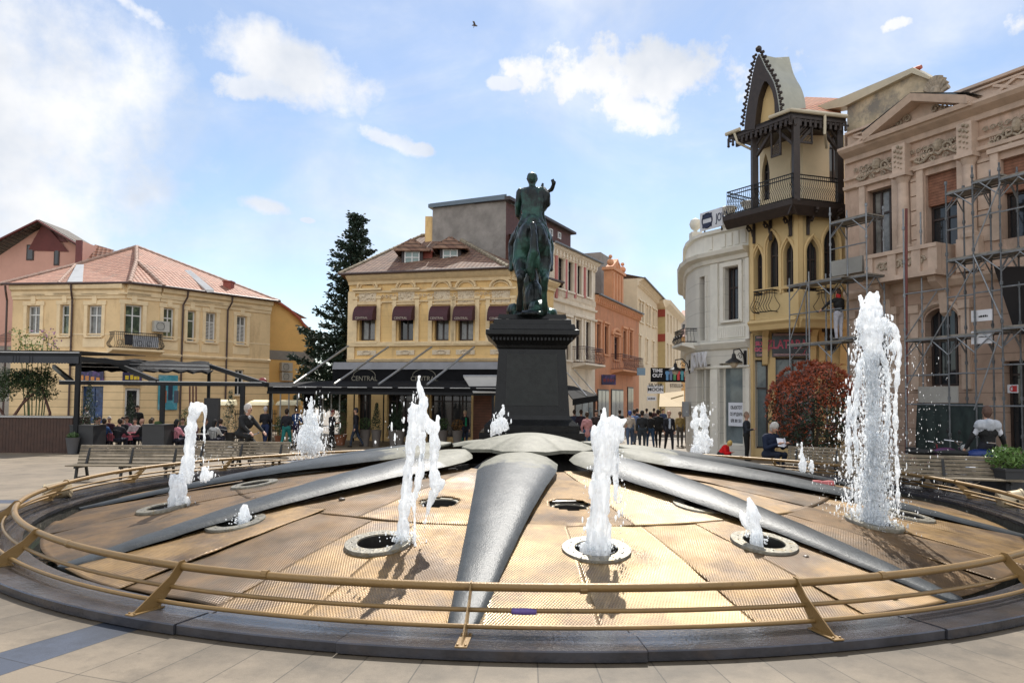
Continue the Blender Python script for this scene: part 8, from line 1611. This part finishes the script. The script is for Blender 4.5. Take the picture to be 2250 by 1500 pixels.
# street signs
def hang(px0, py0, px1, py1, Y, m, name, lb, th=.1, cat='sign'):
    F = Fac((px0, Y), (px1, Y)); q = F.rect(px0, py0, px1, py1); t = thing(name, lb, cat, tuple(F.P((q[0]+q[1])/2, q[2], 0))); mb = MB(); F.box(mb, q[0], q[1], q[2], q[3], -th, 0); mb.build('board', m, t); return F, q, t
prb = mat('print_black', (.01, .01, .012)); F, q, t = hang(1430, 808, 1511, 839, 46, canv, 'banner', 'black street banner with TIME OUT and six hanging shirts')
text('TIME\nOUT', 'letters', mat('white_board', (.6, .6, .62)), .3, F.M(q[0]+.42, (q[2]+q[3])/2+.1, .01), t, .004, bold=.008)
for k, c_ in enumerate(((.10, .22, .38), (.12, .16, .25), (.08, .22, .10), (.42, .06, .06), (.07, .22, .25), (.45, .10, .09))):
    mb = MB(); u = q[0]+.95+k*.235; F.box(mb, u-.0, u+.16, q[2]+.12, q[3]-.2, .01, .04); F.box(mb, u-.04, u, q[3]-.4, q[3]-.22, .01, .035); F.box(mb, u+.16, u+.2, q[3]-.4, q[3]-.22, .01, .035); mb.build('shirt', pm(c_), t)
F, q, t = hang(1423, 846, 1458, 864, 44, mat('white_board', (.6, .6, .62)), 'hanging_sign', 'white hanging sign with black letters SILVER MOON'); text('SILVER\nMOON', 'letters', prb, .27, F.M((q[0]+q[1])/2, (q[2]+q[3])/2+.12, .01), t, .004, sx=1.1, bold=.006)
F, q, t = hang(1422, 870, 1442, 880, 44, mat('white_board', (.6, .6, .62)), 'hanging_sign', 'small white plate below the SILVER MOON sign'); print_line(F, t, q[0]+.06, q[1]-.06, (q[2]+q[3])/2, .1, .0, prb)
F, q, t = hang(1473, 842, 1500, 852, 50, mat('cream_board', (.5, .45, .36), .5), 'shop_sign', 'cream sign with dark letters STELLA far up the street'); text('STELLA', 'letters', mat('brown_print', (.08, .03, .01), .5), .3, F.M((q[0]+q[1])/2, (q[2]+q[3])/2, .01), t, .004)
F, q, t = hang(1322, 823, 1353, 845, 48.2, mat('navy_board', (.02, .02, .07)), 'shop_sign', 'dark shop sign with dim red letters on the terracotta building'); print_line(F, t, q[0]+.1, q[1]-.1, (q[2]+q[3])/2, .26, .0, mat('dim_red_print', (.15, .02, .03), .5))
F, q, t = hang(1400, 808, 1418, 824, 52, mat('blue_grey_board', (.16, .25, .33), .5), 'shop_sign', 'small blue grey picture sign at the cream building')
t = thing('yellow_awning', 'yellow shop awning stretched low across the side street', 'awning', at(1475, 48)); mb = MB(); mb.add([W(1450, 864, 52), W(1503, 858, 51), W(1503, 893, 46), W(1448, 893, 47)], [(0, 1, 2, 3)]); o = mb.build('canvas', mat('yellow_canvas', (.22, .14, .03), .7, var=.1), t); md = o.modifiers.new('t', 'SOLIDIFY'); md.thickness = .03
mb = MB()
for px in (1452, 1500): mb.bar(Vector(at(px, 47)), W(px, 894, 47), .06)
mb.build('post', dg, t)
Fg = Fac((1502, 31.5), (1514, 31.5)); mb = MB(); q = Fg.rect(1502, 882, 1514, 915); Fg.box(mb, q[0], q[1], q[2], q[3], -.3, 0); Fg.box(mb, q[0]+.04, q[1]-.04, q[2]+.04, q[3]-.04, 0, .02); tag(single(mb.build('electric_box', mat('grey_cabinet', (.25, .26, .27), .5))), 'grey electric cabinet fixed at the mouth of the side street', 'cabinet')
# street level shop fronts
for (F, b_, r, gm_) in ((Fw, b6, (1262, 870, 1304, 950), shopG), (Fo, b7, (1312, 855, 1336, 950), shopG), (Fo, b7, (1342, 855, 1368, 950), shopG), (Fo, b7, (1378, 850, 1390, 945), glassD)):
    q = F.rect(*r); q = (q[0], q[1], max(q[2], -.2), q[3]); mb = MB(); F.box(mb, *q, .004, .06); o = mb.build('shop_window', brownP, b_); mb = MB(); n = 3; w = (q[1]-q[0])/n
    for k in range(n): F.box(mb, q[0]+k*w+.08, q[0]+(k+1)*w-.04, q[2]+.1, q[3]-.1, .055, .07)
    mb.build('pane', gm_, o)
# ---------------------------------------------------------------- greenery
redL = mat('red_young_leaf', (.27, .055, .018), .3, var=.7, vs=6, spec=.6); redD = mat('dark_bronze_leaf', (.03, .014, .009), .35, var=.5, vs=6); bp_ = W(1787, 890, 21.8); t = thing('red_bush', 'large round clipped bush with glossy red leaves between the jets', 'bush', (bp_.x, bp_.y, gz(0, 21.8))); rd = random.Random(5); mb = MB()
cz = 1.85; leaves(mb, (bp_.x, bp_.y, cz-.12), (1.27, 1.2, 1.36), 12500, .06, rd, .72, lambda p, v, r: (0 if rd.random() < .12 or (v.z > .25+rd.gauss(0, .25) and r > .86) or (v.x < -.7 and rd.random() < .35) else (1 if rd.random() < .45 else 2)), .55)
for _ in range(260):
    v = Vector((rd.gauss(0, 1), rd.gauss(0, 1), abs(rd.gauss(0, 1))*.9+.1)).normalized(); p = Vector((bp_.x, bp_.y, cz-.12))+Vector((v.x*1.27, v.y*1.2, v.z*1.36))
    for k in range(6): d = (v+Vector((rd.gauss(0, .5), rd.gauss(0, .5), rd.gauss(0, .5)))).normalized(); a = d.orthogonal().normalized()*.025; mb.poly([p, p+d*.06-a, p+d*.15, p+d*.06+a])
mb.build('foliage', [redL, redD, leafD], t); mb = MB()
for k in range(7): a = k*.9; mb.tube([(bp_.x+.1*cos(a), bp_.y+.1*sin(a), -.15), (bp_.x+.25*cos(a), bp_.y+.25*sin(a), .5), (bp_.x+.7*cos(a), bp_.y+.7*sin(a), 1.4)], [.05, .04, .015], 6)
mb.build('trunk', bark, t)
# conifer
ncol = mat('conifer_needles', (.02, .04, .024), .6, var=.5, vs=3, col2=(.03, .05, .03), c2=(.5, .62), c2s=2); ct = W(786, 466, 46); t = thing('conifer_tree', 'tall dark ragged conifer standing between the ochre annexe and the corner building', 'tree', (ct.x-.5, 46, -.34)); rd = random.Random(12); mb = MB(); bm_ = MB(); H_ = ct.z
bm_.tube([(ct.x-.7, 46, -.4), (ct.x-.5, 46, H_*.5), (ct.x, 46, H_-.2)], [.28, .18, .03], 8)
N_ = 120
for i in range(N_):
    f = i/N_; z = 1.2+(H_-1.4)*f; L_ = (3.5*(1-f)**1.0+.35)*rd.uniform(.55, 1.15); a = i*2.4+rd.uniform(-.4, .4); ox = ct.x-.7+.7*f
    if cos(a) < 0 and f < .55: L_ *= 1.12
    if f > .45 and f < .62: L_ *= .75
    n = max(5, int(L_*9)); drp = rd.uniform(.02, .22); pts = []
    for k in range(n+1): s = k/n; pts.append(Vector((ox+L_*s*cos(a), 46+L_*s*sin(a)*.9, z-drp*L_*s+.28*L_*s*s)))
    bm_.tube([pts[0], pts[n//2], pts[-1]], [.045, .03, .01], 4, cap=False)
    for k, p in enumerate(pts[1:]):
        s = (k+1)/n; w = .42*(1-s*.55)
        for _ in range(17):
            d = Vector((cos(a)+rd.gauss(0, .7), sin(a)+rd.gauss(0, .7), rd.gauss(.15, .35))).normalized(); q = p+Vector((rd.gauss(0, w*.45), rd.gauss(0, w*.45), rd.gauss(0, .11))); sz = rd.uniform(.14, .32); e = d.orthogonal().normalized(); e.rotate(Matrix.Rotation(rd.uniform(0, 6.3), 3, d)); mb.poly([q, q+d*sz*.5+e*sz*.26, q+d*sz, q+d*sz*.5-e*sz*.26])
mb.build('foliage', ncol, t); bm_.build('trunk', bark, t)
# olive-like small tree and flowering shrub at the left
p = at(58, 30.5); t = thing('small_tree', 'small gnarled leafy tree under the pergola at the left edge', 'tree', p); rd = random.Random(3); mb = MB(); bm_ = MB(); x, y = p[0], p[1]
for (pts, r) in (([(x-.9, y, -.2), (x-.7, y, .7), (x-.2, y, 1.5), (x+.5, y, 2.2)], .09), ([(x-.7, y, .7), (x-1.2, y, 1.5), (x-1.4, y, 2.4)], .06), ([(x+1.1, y, -.2), (x+1.0, y, 1.2), (x+.6, y, 2.3)], .07), ([(x-.2, y, 1.5), (x+.1, y+.2, 2.3), (x-.3, y, 2.9)], .04)): bm_.tube(pts, [r*(1-.22*i) for i in range(len(pts))], 7)
bm_.build('trunk', mat('red_brown_bark', (.12, .06, .045), .8, var=.4, vs=9), t)
for c_, s3, n in (((x-.9, y, 2.5), (1.1, .7, .6), 1900), ((x+.3, y, 2.6), (1.0, .6, .5), 1900), ((x+.6, y, 2.0), (.7, .5, .35), 500), ((x-1.1, y, 1.9), (.6, .5, .3), 350)): leaves(mb, c_, s3, n, .07, rd, .2, lambda p, v, r: int(rd.random() < .4))
mb.build('foliage', [leafG, leafD], t)
mb = MB(); rd = random.Random(8); t = thing('flowering_shrub', 'pale green branches with lilac flowers rising above the pergola', 'plant', at(75, 31.5)); st_ = MB()
for (x0, y0) in ((42, 722), (55, 735), (70, 745), (97, 720), (108, 730), (60, 755), (85, 755), (115, 752)):
    top_ = W(x0, y0, 31.5); b0_ = W(75+(x0-75)*.4, 900, 31.5); b0_.z = -.3; md_ = b0_.lerp(top_, .7)+Vector((0, 0, .2)); st_.tube([b0_, md_, top_], [.03, .018, .008], 5)
    for k in range(46): s = rd.random()**.6; q = md_.lerp(top_, s)+Vector((rd.gauss(0, .17), rd.gauss(0, .17), rd.gauss(0, .1))); d = Vector((rd.gauss(0, 1), rd.gauss(0, 1), rd.gauss(.5, 1))).normalized(); e = d.orthogonal().normalized()*.03; mb.poly([q, q+d*.06+e, q+d*.13, q+d*.06-e], m=(1 if s > .8 and x0 > 90 else 0))
mb.build('foliage', [leafY, mat('lilac_petal', (.35, .16, .28), .6)], t); st_.build('stem', leafG, t)
# planter, motorcycle and bicycles at the right
p = Vector(at(2222, 15.4)); t = thing('planter_box', 'black square planter with a bright green bush at the right edge', 'planter', tuple(p)); mb = MB(); mb.box(-.42, .42, -.4, .4, 0, .55); mb.box(-.45, .45, -.43, .43, .55, .6); mb.build('box', blk, t, local=True); mb = MB(); rd = random.Random(2); leaves(mb, (-.1, 0, .78), (.42, .36, .26), 1100, .055, rd, .4); mb.build('foliage', mat('bright_leaf', (.09, .17, .03), .5, var=.4, vs=6), t, local=True)
def motorbike(loc, rz, lb, col):
    t = thing('motorcycle', lb, 'motorcycle', loc, rz, 'two wheelers behind the right bench')
    for y in (-.68, .62):
        mb = MB(); mb.tube([(0, y+.27*cos(a), .31+.27*sin(a)) for a in [2*pi*k/24 for k in range(24)]], .05, 8, closed=True); w = mb.build('wheel', rub, t, local=True); mb = MB(); mb.lathe((0, y, .31), [(.2, -.02), (.2, .02)], 16, ax=Matrix.Rotation(pi/2, 4, 'Y')); mb.build('rim', chrome, w, local=True)
    mb = MB(); mb.ball((0, -.1, .8), .22, 14, (.75, 1.3, .65)); mb.build('tank', col, t, smooth=True, local=True); mb = MB(); mb.ball((0, .42, .82), .2, 12, (.8, 1.9, .35)); mb.build('seat', rub, t, smooth=True, local=True)
    mb = MB(); mb.ball((0, 0, .45), .2, 10, (.8, 1.1, .9)); mb.tube([(0, -.68, .31), (0, -.4, .95)], .035, 6); mb.tube([(0, .62, .31), (0, .1, .5)], .03, 6); mb.tube([(.15, .1, .3), (.17, .8, .38)], .045, 8); mb.build('engine', chrome, t, local=True)
    mb = MB(); mb.tube([(-.36, -.22, 1.1), (-.2, -.38, 1.08), (0, -.4, 1.0), (.2, -.38, 1.08), (.36, -.22, 1.1)], .016, 6); mb.build('handlebar', chrome, t, local=True); mb = MB(); mb.ball((0, -.52, .92), .1, 12); mb.build('headlight', mat('lamp_glass', (.4, .4, .38), .1), t, smooth=True, local=True)
    for sx in (-1, 1): mb = MB(); mb.tube([(.28*sx, -.28, 1.1), (.32*sx, -.28, 1.26)], .008, 4); mb.ball((.33*sx, -.28, 1.32), .065, 8, (1, .3, .8)); mb.build('mirror', rub, t, local=True)
motorbike(at(2140, 16.6), A(60), 'dark motorcycle with round mirror before the man in the hooded top', mat('deep_blue_paint', (.01, .03, .14), .25, .3)); motorbike(at(2065, 17.2), A(80), 'motorcycle with violet tank behind the far right bench', mat('violet_paint', (.09, .03, .09), .25, .3)); bicycle(at(2015, 17.5), A(85), 'bicycle parked beside the violet motorcycle', mat('bicycle_red', (.2, .02, .03), .3), 'two wheelers behind the right bench')
# bird
bp2 = W(1044, 57, 60); t = thing('bird', 'small dark bird gliding high above the statue', 'bird', tuple(bp2)); mb = MB(); mb.tube([(-.28, 0, .03), (-.1, 0, .05), (.1, 0, 0), (.2, 0, -.03)], [.02, .08, .07, .02], 8); mb.build('body', mat('grey_feather', (.12, .1, .09), .7), t, local=True, smooth=True)
mb = MB(); mb.add([(-.1, 0, .05), (.08, 0, .02), (-.05, -.35, .2), (-.2, -.6, .1)], [(0, 1, 2), (0, 2, 3)]); mb.add([(-.1, 0, .05), (.08, 0, .02), (-.05, .35, .2), (-.2, .6, .1)], [(0, 1, 2), (0, 2, 3)]); o = mb.build('wing', mat('grey_feather', (.12, .1, .09)), t, local=True); md = o.modifiers.new('t', 'SOLIDIFY'); md.thickness = .015
